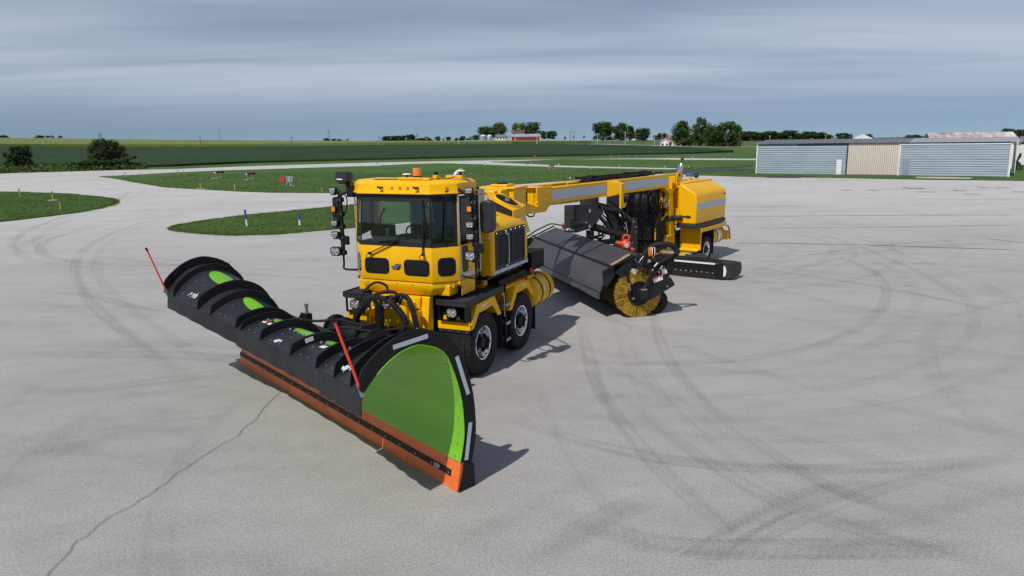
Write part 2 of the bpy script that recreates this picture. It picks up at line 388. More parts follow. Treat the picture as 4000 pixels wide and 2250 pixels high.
# ------------------------------------------------------------------ marks on the pavement
def alphamat(name, col, amax, scale, stretch, lo=0.35, hi=0.7, rough=0.9, tread=0.0, soft=0.22):
    m = bpy.data.materials.new(name); m.use_nodes = True; MATS[name] = m
    nt = m.node_tree; b = nt.nodes['Principled BSDF']; b.inputs['Base Color'].default_value = (*col, 1); b.inputs['Roughness'].default_value = rough
    b.inputs['Specular IOR Level'].default_value = 0.2
    at = nt.nodes.new('ShaderNodeUVMap'); n = nt.nodes.new('ShaderNodeTexNoise'); n.inputs['Scale'].default_value = scale; n.inputs['Detail'].default_value = 5
    mp = nt.nodes.new('ShaderNodeMapping'); mp.inputs['Scale'].default_value = stretch
    nt.links.new(at.outputs[0], mp.inputs[0]); nt.links.new(mp.outputs[0], n.inputs['Vector'])
    r = nt.nodes.new('ShaderNodeMapRange'); r.inputs['From Min'].default_value = lo; r.inputs['From Max'].default_value = hi; r.inputs['To Max'].default_value = amax
    nt.links.new(n.outputs['Fac'], r.inputs['Value'])
    # soft across the width of the mark
    sx = nt.nodes.new('ShaderNodeSeparateXYZ'); nt.links.new(at.outputs[0], sx.inputs[0])
    a = nt.nodes.new('ShaderNodeMath'); a.operation = 'SUBTRACT'; nt.links.new(sx.outputs['Y'], a.inputs[0]); a.inputs[1].default_value = 0.5
    ab = nt.nodes.new('ShaderNodeMath'); ab.operation = 'ABSOLUTE'; nt.links.new(a.outputs[0], ab.inputs[0])
    r2 = nt.nodes.new('ShaderNodeMapRange'); r2.inputs['From Min'].default_value = 0.5; r2.inputs['From Max'].default_value = soft; nt.links.new(ab.outputs[0], r2.inputs['Value'])
    ml = nt.nodes.new('ShaderNodeMath'); ml.operation = 'MULTIPLY'; nt.links.new(r.outputs[0], ml.inputs[0]); nt.links.new(r2.outputs[0], ml.inputs[1])
    e = nt.nodes.new('ShaderNodeUVMap'); e.uv_map = 'ends'; es = nt.nodes.new('ShaderNodeSeparateXYZ'); nt.links.new(e.outputs[0], es.inputs[0])
    m2 = nt.nodes.new('ShaderNodeMath'); m2.operation = 'MULTIPLY'; nt.links.new(ml.outputs[0], m2.inputs[0]); nt.links.new(es.outputs['X'], m2.inputs[1])
    at.uv_map = 'along'
    if tread:
        cy = nt.nodes.new('ShaderNodeMath'); cy.operation = 'MULTIPLY_ADD'; nt.links.new(ab.outputs[0], cy.inputs[0]); cy.inputs[1].default_value = 0.30; nt.links.new(sx.outputs['X'], cy.inputs[2])
        fr = nt.nodes.new('ShaderNodeMath'); fr.operation = 'PINGPONG'; nt.links.new(cy.outputs[0], fr.inputs[0]); fr.inputs[1].default_value = 0.055
        r3 = nt.nodes.new('ShaderNodeMapRange'); r3.inputs['From Min'].default_value = 0.018; r3.inputs['From Max'].default_value = 0.032; r3.inputs['To Min'].default_value = 1-tread; nt.links.new(fr.outputs[0], r3.inputs['Value'])
        m3 = nt.nodes.new('ShaderNodeMath'); m3.operation = 'MULTIPLY'; nt.links.new(m2.outputs[0], m3.inputs[0]); nt.links.new(r3.outputs[0], m3.inputs[1]); m2 = m3
    nt.links.new(m2.outputs[0], b.inputs['Alpha']); return m
alphamat('tyre_dust', (0.10, 0.092, 0.086), 0.16, 1.0, (0.35, 2.5, 1), 0.30, 0.75, soft=0.36)
alphamat('tyre_dust_dark', (0.085, 0.078, 0.073), 0.22, 1.0, (0.5, 2.5, 1), 0.30, 0.72, tread=0.4, soft=0.40)
alphamat('crack', (0.05, 0.047, 0.045), 1.0, 1.0, (0.8, 1, 1), 0.2, 0.4)
alphamat('tar', (0.06, 0.058, 0.058), 0.9, 1.0, (0.5, 1, 1), 0.3, 0.55)
alphamat('rust_stain', (0.36, 0.24, 0.12), 0.45, 1.0, (0.15, 1.2, 1), 0.3, 0.7)
ZM = [0.002]
def ribbon(name, P, w, m, wob=0.0, k=6, rnd=RND):
    P = spline([Vector((p[0], p[1], 0)) for p in P], k) if k > 1 else [Vector((p[0], p[1], 0)) for p in P]
    vs = []; uv = []; L = 0; z = ZM[0]; ZM[0] += 0.00012
    for i, p in enumerate(P):
        d = (P[min(i+1, len(P)-1)]-P[max(i-1, 0)]).normalized(); a = Vector((-d.y, d.x, 0))
        if i: L += (p-P[i-1]).length
        q = p + a*rnd.uniform(-wob, wob)
        vs += [(q.x+a.x*w/2, q.y+a.y*w/2, z), (q.x-a.x*w/2, q.y-a.y*w/2, z)]; uv += [(L, 1), (L, 0)]
    fs = [(2*i, 2*i+1, 2*i+3, 2*i+2) for i in range(len(P)-1)]
    me = bpy.data.meshes.new(name); me.from_pydata(vs, [], fs); ul = me.uv_layers.new(name='along'); u2 = me.uv_layers.new(name='ends')
    ul = me.uv_layers['along']; u2 = me.uv_layers['ends']
    fl = min(2.0, L*0.25) if 'crack' not in m and m != 'tar' else 0.05
    for lp in me.loops:
        a, b = uv[lp.vertex_index]; ul.data[lp.index].uv = (a, b); u2.data[lp.index].uv = (min(1, a/fl, (L-a)/fl), 0)
    return link(name, me, m, apron)
s1 = 4000/2576
q2 = lambda L: gp([(x*s1, y*s1) for x, y in L])
TR = [  # wheel tracks read in the photograph (columns and rows of the 2576 px view), width in metres
    ([(1330, 1265), (1480, 1320), (1700, 1375), (2000, 1380), (2300, 1378), (2576, 1385)], 0.42, 'tyre_dust_dark'),
    ([(1230, 1040), (1500, 1120), (1750, 1165), (2050, 1180), (2350, 1170), (2576, 1150)], 0.34, 'tyre_dust_dark'),
    ([(1290, 985), (1600, 1000), (1900, 990), (2180, 960), (2380, 890), (2450, 820), (2430, 750), (2330, 680)], 0.30, 'tyre_faint'),
    ([(1380, 905), (1600, 915), (1850, 905), (2050, 870), (2180, 810), (2230, 740), (2190, 680), (2090, 640)], 0.32, 'tyre_dust'),
    ([(1560, 990), (1640, 1060), (1760, 1150), (1950, 1260), (2250, 1360), (2576, 1440)], 0.30, 'tyre_dust'),
    ([(1480, 930), (1560, 1060), (1680, 1200), (1830, 1330), (1960, 1449)], 0.30, 'tyre_dust'),
    ([(1640, 770), (1660, 860), (1740, 980), (1880, 1100), (2100, 1230), (2400, 1330), (2576, 1375)], 0.28, 'tyre_dust'),
    ([(1460, 790), (1470, 860), (1500, 960), (1560, 1075)], 0.30, 'tyre_dust'),
    ([(1840, 660), (2000, 690), (2200, 720), (2400, 760), (2576, 800)], 0.25, 'tyre_dust_dark'),
    ([(2200, 1200), (2050, 1240), (1920, 1300), (1800, 1375), (1700, 1449)], 0.36, 'tyre_dust_dark'),
    ([(2576, 1140), (2350, 1190), (2150, 1250), (1950, 1330), (1820, 1400), (1740, 1449)], 0.30, 'tyre_dust'),
    ([(140, 735), (230, 745), (330, 770), (430, 790)], 0.36, 'tyre_dust_dark'),
    ([(200, 640), (420, 665), (640, 690), (850, 702)], 0.3, 'tyre_dust'),
    ([(0, 890), (200, 895), (420, 893), (640, 905), (800, 915)], 0.6, 'tyre_dust'),
    ([(0, 975), (180, 985), (400, 960), (620, 930)], 0.6, 'tyre_dust'),
    ([(460, 540), (330, 555), (200, 580), (110, 610), (120, 645), (260, 665), (420, 668), (600, 660)], 0.45, 'tyre_dust'),
    ([(560, 520), (420, 545), (300, 580), (210, 630), (190, 690), (230, 760), (330, 850), (480, 960)], 0.4, 'tyre_dust'),
    ([(330, 480), (280, 510), (180, 540), (80, 575), (30, 615), (60, 640)], 0.45, 'tyre_dust'),
    ([(0, 580), (150, 560), (320, 535), (500, 515), (760, 505)], 0.35, 'tyre_dust'),
    ([(1870, 690), (2050, 640), (2300, 610), (2576, 600)], 0.3, 'tyre_dust'),
    ([(1900, 560), (2100, 600), (2300, 680), (2430, 760)], 0.25, 'tyre_dust'),
    ([(600, 870), (780, 905), (1000, 980)], 0.5, 'tyre_dust'),
    ([(1320, 1449), (1400, 1380), (1550, 1290), (1700, 1240)], 0.45, 'tyre_dust'),
    ([(0, 1180), (300, 1090), (600, 1060)], 0.8, 'tyre_dust'),
]
alphamat('tyre_faint', (0.12, 0.112, 0.105), 0.075, 1.0, (0.3, 2.0, 1), 0.30, 0.7, soft=0.38)
for pts, w, m in TR:
    P = q2(pts); ribbon('tyre_mark', P, w, m, 0.004)
    for off in (RND.choice((-1, 1))*RND.uniform(0.5, 1.1), ):       # fainter passes beside it
        ribbon('tyre_mark', [q+Vector((-(P[min(i+1, len(P)-1)]-P[max(i-1, 0)]).normalized().y, (P[min(i+1, len(P)-1)]-P[max(i-1, 0)]).normalized().x, 0))*off for i, q in enumerate(P)], w*RND.uniform(0.7, 1.3), 'tyre_faint', 0.004)
for k in range(30):                                           # older, paired and nearly worn-off tracks
    cx, cy, R0 = RND.uniform(2, 18), RND.uniform(6, 30), RND.uniform(5, 16); a0 = RND.uniform(0, 6.28); da = RND.uniform(0.8, 2.2); w = RND.uniform(0.25, 0.42)
    for dr in (0, 2.1):
        ribbon('tyre_mark', [(cx+(R0+dr)*math.cos(a0+da*i/8), cy+(R0+dr)*math.sin(a0+da*i/8)) for i in range(9)], w, 'tyre_faint', 0.004, 4)
for pts, w in (([(1325, 596), (1420, 575), (1500, 560)], 0.10), ([(1840, 612), (2100, 615), (2576, 630)], 0.12), ([(1830, 546), (2100, 543), (2576, 541)], 0.12),
               ([(2080, 495), (2300, 500), (2576, 503)], 0.10), ([(1870, 575), (2200, 572), (2576, 566)], 0.09), ([(2480, 600), (2576, 612)], 0.1)):
    ribbon('pavement_joint', q2(pts), w, 'tar', 0.004)
# the long crack that wanders towards the lower left corner, and its upper end behind the plough
ck = [(708, 986), (672, 1018), (655, 1040), (640, 1060), (612, 1080), (598, 1098), (560, 1118), (525, 1140), (498, 1158), (470, 1178), (440, 1196), (420, 1216), (400, 1228), (380, 1245), (352, 1260), (330, 1276), (290, 1295), (262, 1312), (240, 1330), (215, 1352), (190, 1366), (178, 1385), (165, 1402), (140, 1425), (118, 1449), (95, 1475)]
ribbon('pavement_crack', q2(ck), 0.011, 'crack', 0.006, 4)
ribbon('pavement_crack', q2([(798, 905), (822, 838), (842, 815), (868, 800), (900, 780)]), 0.016, 'crack', 0.006, 6)
for pts in ([(2270, 472), (2300, 475), (2330, 474)], [(2395, 478), (2430, 481)], [(2450, 470), (2490, 473), (2540, 472)], [(2300, 483), (2360, 484)], [(2180, 478), (2210, 480)], [(2545, 482), (2576, 484)], [(2120, 480), (2140, 478)], [(2420, 488), (2470, 489)]):
    ribbon('tar_patch', q2(pts), 0.5, 'tar', 0.15)
for pts in ([(0, 485), (120, 478), (230, 471), (330, 468)], [(240, 477), (300, 478)]):
    ribbon('rust_streak', q2(pts), 0.7, 'rust_stain', 0.1)
# ------------------------------------------------------------------ crops
HZ = lambda u: 545 - 0.01571*(u-2000)                       # row of the level horizon in column u
def crop(name, near, far, du, h, m, step, jit, n_rows):
    """standing crop between two distances per column: noisy top and a front wall"""
    us = [du[0]+(du[1]-du[0])*i/du[2] for i in range(du[2]+1)]; vs = []; fs = []; n = n_rows+2
    for u in us:
        a, b_ = near(u), far(u)
        x, y = AZ(u, a); vs.append((x, y, TZ(x, y)-0.3))
        for k in range(n_rows+1):
            t_ = (k/n_rows)**1.5; D = a+(b_-a)*t_; x, y = AZ(u, D)
            j_ = 0 if k < 2 else jit; vs.append((x+RND.uniform(-j_, j_), y+RND.uniform(-j_, j_)*2, TZ(x, y)+h*(1 if k < 2 else RND.uniform(0.9, 1.08))))
    for i in range(len(us)-1):
        for k in range(n-1): fs.append((i*n+k, (i+1)*n+k, (i+1)*n+k+1, i*n+k+1))
    g = M(); g.v = vs; g.f = fs; o = g.build(name, m); o['kind'] = 'stuff'; o['label'] = {'soybean': 'dark green crop field beyond the runway', 'corn': 'pale yellow-green ripening field on the rise'}[m]; o['category'] = 'crop field'
    return o
def itp(tab, u):
    for (a, x), (b_, y) in zip(tab[:-1], tab[1:]):
        if a <= u <= b_: return x+(y-x)*(u-a)/(b_-a)
    return tab[0][1] if u < tab[0][0] else tab[-1][1]
flat = lambda u, v: CAM_H*FPX/(v-HZ(u))*1.0
soy_near = lambda u: flat(u, itp([(-600, 672), (0, 654), (650, 641.5), (960, 632), (1271, 626), (1450, 623), (1866, 615), (2200, 609.5), (2448, 604), (2666, 599), (2867, 591)], u))
crop('soybean_field', soy_near, lambda u: itp([(-600, 320), (1800, 325), (2200, 320), (2500, 290), (2700, 252), (2867, flat(2867, 589))], u), (-600, 2866, 520), 0.45, 'soybean', 1, 0.25, 46)
crop('ripe_field', lambda u: itp([(-600, 342), (1500, 345), (2000, 360), (2310, 392)], u), lambda u: itp([(-600, 640), (700, 640), (1400, 560), (1800, 492), (2150, 480), (2310, 440)], u), (-600, 2310, 600), 1.3, 'corn', 1, 0.3, 50)
road = [AZ(u, D) for u, D in ((-600, 331), (600, 333), (1500, 335), (2000, 346), (2200, 352), (2340, 345), (2450, 322), (2560, 305), (2680, 292), (2800, 286), (3000, 280))]
g = M(); P_ = spline([Vector((x, y, 0)) for x, y in road], 6); vs = []
for i, q in enumerate(P_):
    d = (P_[min(i+1, len(P_)-1)]-P_[max(0, i-1)]).normalized(); a = Vector((-d.y, d.x, 0))*2.4
    for s in (1, -1): vs.append((q.x+a.x*s, q.y+a.y*s, TZ(q.x, q.y)+0.12))
g.add(vs, [(2*i, 2*i+1, 2*i+3, 2*i+2) for i in range(len(P_)-1)]); struct(g.build('gravel_road', 'gravel'))

# ------------------------------------------------------------------ trees
def leafmat(name, c0, c1):
    m = bpy.data.materials.new(name); m.use_nodes = True; MATS[name] = m; nt = m.node_tree; N = nt.nodes; L = nt.links; b_ = N['Principled BSDF']
    b_.inputs['Roughness'].default_value = 0.7; b_.inputs['Specular IOR Level'].default_value = 0.25
    t_ = N.new('ShaderNodeTexCoord'); n = N.new('ShaderNodeTexNoise'); n.inputs['Scale'].default_value = 0.55; n.inputs['Detail'].default_value = 5; L.new(t_.outputs['Object'], n.inputs['Vector'])
    oi = N.new('ShaderNodeObjectInfo'); ad = N.new('ShaderNodeMath'); ad.operation = 'MULTIPLY_ADD'; ad.inputs[1].default_value = 0.22; L.new(oi.outputs['Random'], ad.inputs[0]); L.new(n.outputs['Fac'], ad.inputs[2])
    r_ = N.new('ShaderNodeValToRGB'); r_.color_ramp.elements[0].position = 0.4; r_.color_ramp.elements[0].color = (*c0, 1); r_.color_ramp.elements[1].position = 0.85; r_.color_ramp.elements[1].color = (*c1, 1)
    L.new(ad.outputs[0], r_.inputs[0]); L.new(r_.outputs[0], b_.inputs['Base Color'])
    tr = N.new('ShaderNodeBsdfTranslucent'); mx = N.new('ShaderNodeMixShader'); mx.inputs[0].default_value = 0.2; L.new(r_.outputs[0], tr.inputs[0])
    L.new(b_.outputs[0], mx.inputs[1]); L.new(tr.outputs[0], mx.inputs[2]); L.new(mx.outputs[0], N['Material Output'].inputs[0]); return m
leafmat('leaf', (0.034, 0.068, 0.016), (0.105, 0.150, 0.036))
leafmat('leaf_yellow', (0.09, 0.12, 0.02), (0.22, 0.23, 0.045))
leafmat('leaf_dark', (0.024, 0.050, 0.014), (0.075, 0.112, 0.028))
leafmat('needle', (0.016, 0.036, 0.022), (0.05, 0.085, 0.06))
mat('bark', (0.075, 0.058, 0.042), 0.9, var=0.3, vscale=6)
def crown_mesh(kind, seed, nl, ls):
    """unit-size crown: base at z=0, height 1, radius about 0.5; leaf clumps with gaps"""
    rg = np.random.default_rng(seed); C = []; 
    if kind == 'broad':
        for i in range(52):
            z = rg.uniform(0.05, 0.88); rr = 0.44*math.sqrt(max(0.25, 1-((z-0.42)/0.56)**2)); a = rg.uniform(0, 2*PI); q = rr*math.sqrt(rg.uniform(0.15, 1))
            C.append((q*math.cos(a), q*math.sin(a), z, rg.uniform(0.12, 0.21)))
    elif kind == 'tall':
        for i in range(52):
            z = rg.uniform(0.06, 0.92); rr = 0.42*(0.6+0.4*math.sin(PI*min(1, z*1.05)))*(1.0 if z < 0.75 else 0.55); a = rg.uniform(0, 2*PI); q = rr*math.sqrt(rg.uniform(0.1, 1))
            C.append((q*math.cos(a), q*math.sin(a), z, rg.uniform(0.10, 0.17)))
    elif kind == 'cone':
        for i in range(34):
            z = rg.uniform(0.03, 0.97); rr = 0.44*(1-z)+0.03; a = rg.uniform(0, 2*PI); C.append((rr*0.7*math.cos(a), rr*0.7*math.sin(a), z, 0.05+0.10*(1-z)))
    else:
        for i in range(22):
            z = rg.uniform(0.05, 0.85)*rg.uniform(0.5, 1); a = rg.uniform(0, 2*PI); rr = 0.5*math.sqrt(max(0.1, 1-z*z)); q = rr*math.sqrt(rg.uniform(0, 1))
            C.append((q*math.cos(a), q*math.sin(a), z, rg.uniform(0.10, 0.18)))
    C = np.array(C); idx = rg.integers(0, len(C), nl); d = rg.normal(size=(nl, 3)); d /= np.linalg.norm(d, axis=1)[:, None]
    rad = C[idx, 3]*rg.uniform(0.35, 1.05, nl); c = C[idx, :3]+d*rad[:, None]*np.array([1, 1, 0.85]); c[:, 2] = np.clip(c[:, 2], 0.01, 1.02)
    nrm = d*0.8+rg.normal(size=(nl, 3))*0.6; nrm /= np.linalg.norm(nrm, axis=1)[:, None]
    a = np.cross(nrm, rg.normal(size=(nl, 3))); a /= np.linalg.norm(a, axis=1)[:, None]; b_ = np.cross(nrm, a)
    s = ls*rg.uniform(0.6, 1.4, nl)[:, None]
    V = np.stack([c+a*s, c+b_*s*0.7, c-a*s, c-b_*s*0.7], 1).reshape(-1, 3)
    me = bpy.data.meshes.new('crown'); me.from_pydata(V.tolist(), [], np.arange(nl*4).reshape(nl, 4).tolist()); return me, C
def trunk_mesh(C, kind, seed):
    g = M(); rg = random.Random(seed); h = 0.25 if kind != 'tall' else 0.2
    g.tube([(0, 0, -0.03), (0.01, 0, 0.12), (0.0, 0.01, 0.3), (0.01, 0, 0.6)], lambda t_: 0.02*(1-0.7*t_)+0.004, 7, 3)
    if kind != 'cone':
        for q in C[:9]: g.tube([(0, 0, h+0.1*rg.random()), (q[0]*0.5, q[1]*0.5, h+(q[2]-h)*0.55), (q[0]*0.92, q[1]*0.92, q[2])], lambda t_: 0.012*(1-t_)+0.003, 5, 3)
    me = bpy.data.meshes.new('trunk'); me.from_pydata([tuple(v) for v in g.v], [], g.f); return me
KINDS = {}
def tree(name, kind, var, u, top, base, wpx, D, label, leaf='leaf', cat='tree', group=None, z=None, nl=1500, depth=1.0):
    key = (kind, var, nl, leaf)
    if key not in KINDS:
        cm, C = crown_mesh(kind, hash_(kind)+var*17, nl, {'broad': 0.055, 'tall': 0.05, 'cone': 0.05, 'bush': 0.06}[kind]*math.sqrt(1500/nl)); KINDS[key] = (cm, trunk_mesh(C, kind, var))
        cm.materials.append(MATS[leaf]); KINDS[key][1].materials.append(MATS['bark'])
    cm, tm = KINDS[key]; x, y = AZ(u, D); zz_ = TZ(x, y) if z is None else z
    Y_ = y
    zz_ = CAM_H-(base-HZ(u))/FPX*Y_ if z == 'px' else zz_
    H = (CAM_H+(HZ(u)-top)/FPX*Y_)-zz_; Wd = wpx*Y_/FPX
    o = thing(name, (x, y, zz_), RND.uniform(0, 6.28), label, cat, group)
    t_ = link('trunk', tm, None, o); t_.scale = (max(Wd, H*0.5)*0.9, max(Wd, H*0.5)*0.9, H)
    c_ = link('crown', cm, None, o); c_.scale = (Wd*1.3, Wd*1.3*depth, H*1.02); return o
def hash_(s): return sum(ord(c) for c in s)
g1 = 'trees round the red barn'; g2 = 'trees of the left homestead'; g3 = 'big trees beside the white house'; g4 = 'tree row behind the hangars'; g5 = 'small trees along the horizon'; g6 = 'shrubs beside the runway'
for a in (
    ('broadleaf_tree', 'broad', 1, 1902, 494, 541, 60, 545, 'dark round tree behind the silver silos', 'leaf', g1),
    ('broadleaf_tree', 'broad', 2, 1950, 482, 541, 52, 550, 'yellow-green tree right of the silos', 'leaf_yellow', g1),
    ('broadleaf_tree', 'broad', 3, 2028, 482, 541, 46, 570, 'yellow-green tree rising behind the brown roofed house', 'leaf_yellow', g1),
    ('broadleaf_tree', 'broad', 4, 2078, 481, 541, 60, 560, 'green tree behind the right half of the red barn', 'leaf', g1),
    ('broadleaf_tree', 'broad', 1, 2130, 513, 543, 30, 520, 'left one of the two round trees right of the red barn', 'leaf_dark', g1),
    ('broadleaf_tree', 'broad', 3, 2157, 512, 543, 28, 520, 'right one of the two round trees right of the red barn', 'leaf_dark', g1),
    ('broadleaf_tree', 'broad', 2, 2355, 479, 548, 74, 480, 'widest round tree of the group left of the white house', 'leaf_dark', g2),
    ('broadleaf_tree', 'broad', 4, 2424, 483, 548, 48, 490, 'second large tree of the group left of the white house', 'leaf_dark', g2),
    ('broadleaf_tree', 'tall', 2, 2461, 494, 548, 36, 485, 'narrow tree in the group left of the white house', 'leaf_dark', g2),
    ('broadleaf_tree', 'broad', 1, 2510, 500, 549, 50, 480, 'rightmost round tree of the group left of the white house', 'leaf_dark', g2),
    ('spruce_tree', 'cone', 1, 2380, 530, 548, 14, 470, 'low blue spruce under the widest round tree', 'needle', g2),
    ('spruce_tree', 'cone', 2, 2405, 528, 548, 14, 470, 'low blue spruce left of the second large tree', 'needle', g2),
    ('spruce_tree', 'cone', 1, 2422, 529, 548, 12, 470, 'low blue spruce under the second large tree', 'needle', g2),
    ('spruce_tree', 'cone', 2, 2437, 524, 548, 16, 470, 'tallest blue spruce beside the narrow tree', 'needle', g2),
    ('broadleaf_tree', 'tall', 1, 2664, 474, 574, 78, 300, 'leftmost big tree, right beside the white house', 'leaf', g3),
    ('broadleaf_tree', 'tall', 3, 2740, 466, 574, 66, 305, 'tallest of the big trees right of the white house', 'leaf', g3),
    ('broadleaf_tree', 'broad', 2, 2790, 492, 575, 64, 296, 'dark dense lower tree among the big trees', 'leaf_dark', g3),
    ('broadleaf_tree', 'broad', 3, 2842, 476, 576, 84, 300, 'rightmost and widest of the big trees by the white house', 'leaf', g3),
    ('broadleaf_tree', 'broad', 1, 2560, 528, 546, 18, 600, 'left small tree behind the white house', 'leaf_dark', g5),
    ('broadleaf_tree', 'broad', 2, 2577, 521, 546, 18, 600, 'middle small tree behind the white house', 'leaf_dark', g5),
    ('broadleaf_tree', 'broad', 4, 2597, 521, 546, 20, 600, 'right small tree behind the white house', 'leaf_dark', g5),
    ('spruce_tree', 'cone', 1, 2207, 532, 545, 11, 620, 'lone dark conifer right of the round tree pair', 'leaf_dark', g5),
    ('spruce_tree', 'cone', 2, 2241, 530, 540, 7, 700, 'tiny conifer beside the double power pole', 'leaf_dark', g5),
    ('spruce_tree', 'cone', 1, 2281, 529, 539, 9, 700, 'tiny lone conifer left of the homestead trees', 'leaf_dark', g5),
    ('broadleaf_tree', 'broad', 1, 1524, 531, 552, 52, 760, 'leftmost wide tree on the horizon above the cab roof', 'leaf_dark', g5),
    ('broadleaf_tree', 'broad', 3, 1567, 530, 552, 34, 760, 'second tree on the horizon above the cab roof', 'leaf_dark', g5),
    ('broadleaf_tree', 'broad', 2, 1603, 526, 552, 36, 760, 'tallest tree on the horizon above the cab roof', 'leaf_dark', g5),
    ('broadleaf_tree', 'bush', 1, 1640, 535, 552, 40, 760, 'low wide tree right of the tallest horizon tree', 'leaf_dark', g5),
    ('broadleaf_tree', 'bush', 2, 1672, 534, 552, 36, 760, 'last low tree of the horizon row above the cab roof', 'leaf_dark', g5),
    ('broadleaf_tree', 'broad', 4, 1710, 533, 550, 18, 740, 'first of three small round trees left of the silos', 'leaf_dark', g5),
    ('spruce_tree', 'cone', 2, 1732, 539, 550, 10, 740, 'second and smallest of three small trees left of the silos', 'leaf_dark', g5),
    ('broadleaf_tree', 'broad', 2, 1752, 535, 550, 17, 740, 'third of three small round trees left of the silos', 'leaf_dark', g5),
    ('broadleaf_tree', 'bush', 3, 1792, 534, 549, 24, 700, 'low tree at the tall pole left of the silos', 'leaf_dark', g5),
    ('broadleaf_tree', 'broad', 1, 1809, 531, 549, 16, 700, 'small upright tree just right of that pole left of the silos', 'leaf_dark', g5),
    ('broadleaf_tree', 'bush', 2, 1838, 534, 547, 26, 660, 'low spreading tree nearest left of the silos but one', 'leaf', g5),
    ('broadleaf_tree', 'broad', 3, 1861, 528, 547, 26, 640, 'round tree touching the left silo', 'leaf_dark', g5),
    ('broadleaf_tree', 'bush', 1, 172, 527, 540, 38, 700, 'widest dark tree clump on top of the pale hill', 'leaf_dark', g5),
    ('broadleaf_tree', 'bush', 2, 206, 529, 540, 13, 700, 'small dark tree right of the clump on the hill', 'leaf_dark', g5),
    ('broadleaf_tree', 'bush', 3, 239, 529, 540, 12, 700, 'second small dark tree right of the clump on the hill', 'leaf_dark', g5),
    ('broadleaf_tree', 'bush', 1, 4, 527, 540, 40, 700, 'dark trees at the left edge of the hill crest', 'leaf_dark', g5),
    ('broadleaf_tree', 'broad', 2, 1276, 541, 556, 20, 760, 'tree beside the right lattice tower on the horizon', 'leaf_dark', g5),
    ('broadleaf_tree', 'bush', 3, 1314, 539, 556, 42, 760, 'wide low tree right of the right lattice tower', 'leaf_dark', g5),
    ('broadleaf_tree', 'bush', 2, 1358, 542, 556, 20, 760, 'small tree farther right of the right lattice tower', 'leaf_dark', g5),
    ('broadleaf_tree', 'bush', 1, 1212, 547, 557, 26, 760, 'low bushy tree left of the right lattice tower', 'leaf_dark', g5),
):
    nm, kd, var, u, top, base, w, D, lab, lf, gr = a
    tree(nm, kd, var, u, top, base, w, D, lab, lf, 'tree', gr, z='px', nl=4200 if D < 560 else 1800)
row = [(2888, 522, 44), (2925, 514, 50), (2972, 516, 46), (3010, 512, 40), (3045, 518, 34), (3078, 510, 44), (3120, 522, 34), (3160, 514, 44), (3196, 516, 36), (3226, 525, 26), (3290, 519, 32), (3325, 524, 12), (3386, 523, 24), (3568, 526, 34)]
nth = ['first', 'second', 'third', 'fourth', 'fifth', 'sixth', 'seventh', 'eighth', 'ninth', 'tenth', 'eleventh', 'twelfth', 'thirteenth', 'fourteenth']
for k, (u, top, w) in enumerate(row):
    tree('broadleaf_tree', 'cone' if k == 11 else 'broad', 1+k % 4, u, top, 549, w*1.5, 560, nth[k]+' tree from the left in the dark row behind the hangars', 'leaf_dark', 'tree', g4, z='px', nl=3000)
for u, top, w, lab in ((3938, 503, 46, 'wind-swept dark tree above the right end of the rusty roof'), (3985, 505, 44, 'dark tree at the right edge above the rusty roof'), (3893, 521, 40, 'low dark tree behind the rusty roof')):
    tree('broadleaf_tree', 'broad', 2+(u % 3), u, top, 545, w*1.2, 240, lab, 'leaf_dark', 'tree', 'trees behind the rusty roof', z='px')
tree('broadleaf_tree', 'bush', 2, 3987, 592, 660, 22, 96, 'green shrub against the white wall at the right edge', 'leaf', 'shrub', None, z=0.0)
# far wooded ridge
vs = []; fs = []
K = 120
for i in range(K+1):
    u = 3380+520*i/K; x, y = AZ(u, 1500); zb = CAM_H-(548-HZ(u))/FPX*1500; zt = CAM_H-(itp([(3380, 540), (3440, 536), (3520, 534), (3600, 532), (3700, 531), (3900, 530)], u)-HZ(u)+RND.uniform(-1.2, 1.2))/FPX*1500
    x2, y2 = AZ(u, 1560); vs += [(x, y, zb), (x, y, zt-3), (x2, y2, zt)]
for i in range(K): fs += [(3*i, 3*i+3, 3*i+4, 3*i+1), (3*i+1, 3*i+4, 3*i+5, 3*i+2)]
g = M(); g.v = vs; g.f = fs; o = g.build('far_woods', 'leaf_dark'); o['kind'] = 'stuff'; o['label'] = 'distant blue-green wooded ridge behind the hangars'; o['category'] = 'woods'
# shrubs beside the runway on the left
tree('shrub', 'broad', 4, 385, 545, 650, 74, 150, 'left half of the tall dark shrub beside the runway', 'leaf_dark', 'shrub', g6, z=0.0, nl=5000)
tree('shrub', 'broad', 2, 430, 549, 650, 82, 151, 'right half of the tall dark shrub beside the runway', 'leaf_dark', 'shrub', g6, z=0.0, nl=5000)
tree('shrub', 'broad', 1, 75, 565, 645, 66, 158, 'pointed dark shrub near the left edge', 'leaf_dark', 'shrub', g6, z=0.0, nl=4000)
tree('shrub', 'bush', 2, 20, 590, 645, 40, 160, 'small round shrub at the left edge', 'leaf_dark', 'shrub', g6, z=0.0, nl=3000)
for u, top, w, lab in ((315, 607, 70, 'low shrub at the left foot of the tall shrub'), (490, 604, 90, 'low shrub at the right foot of the tall shrub'), (420, 600, 110, 'broad low shrub in front of the tall shrub')):
    tree('shrub', 'bush', 1+(u % 3), u, top, 652, w, 147, lab, 'leaf_dark', 'shrub', g6, z=0.0, nl=3500)
rg = np.random.default_rng(3); K = 6000                         # rough hedge of weeds joining the shrubs
uu = rg.uniform(-300, 560, K); DD = rg.uniform(143, 166, K); hh = rg.uniform(0, 1, K)**1.5*np.where(uu < 300, 1.0, 0.8); V = []
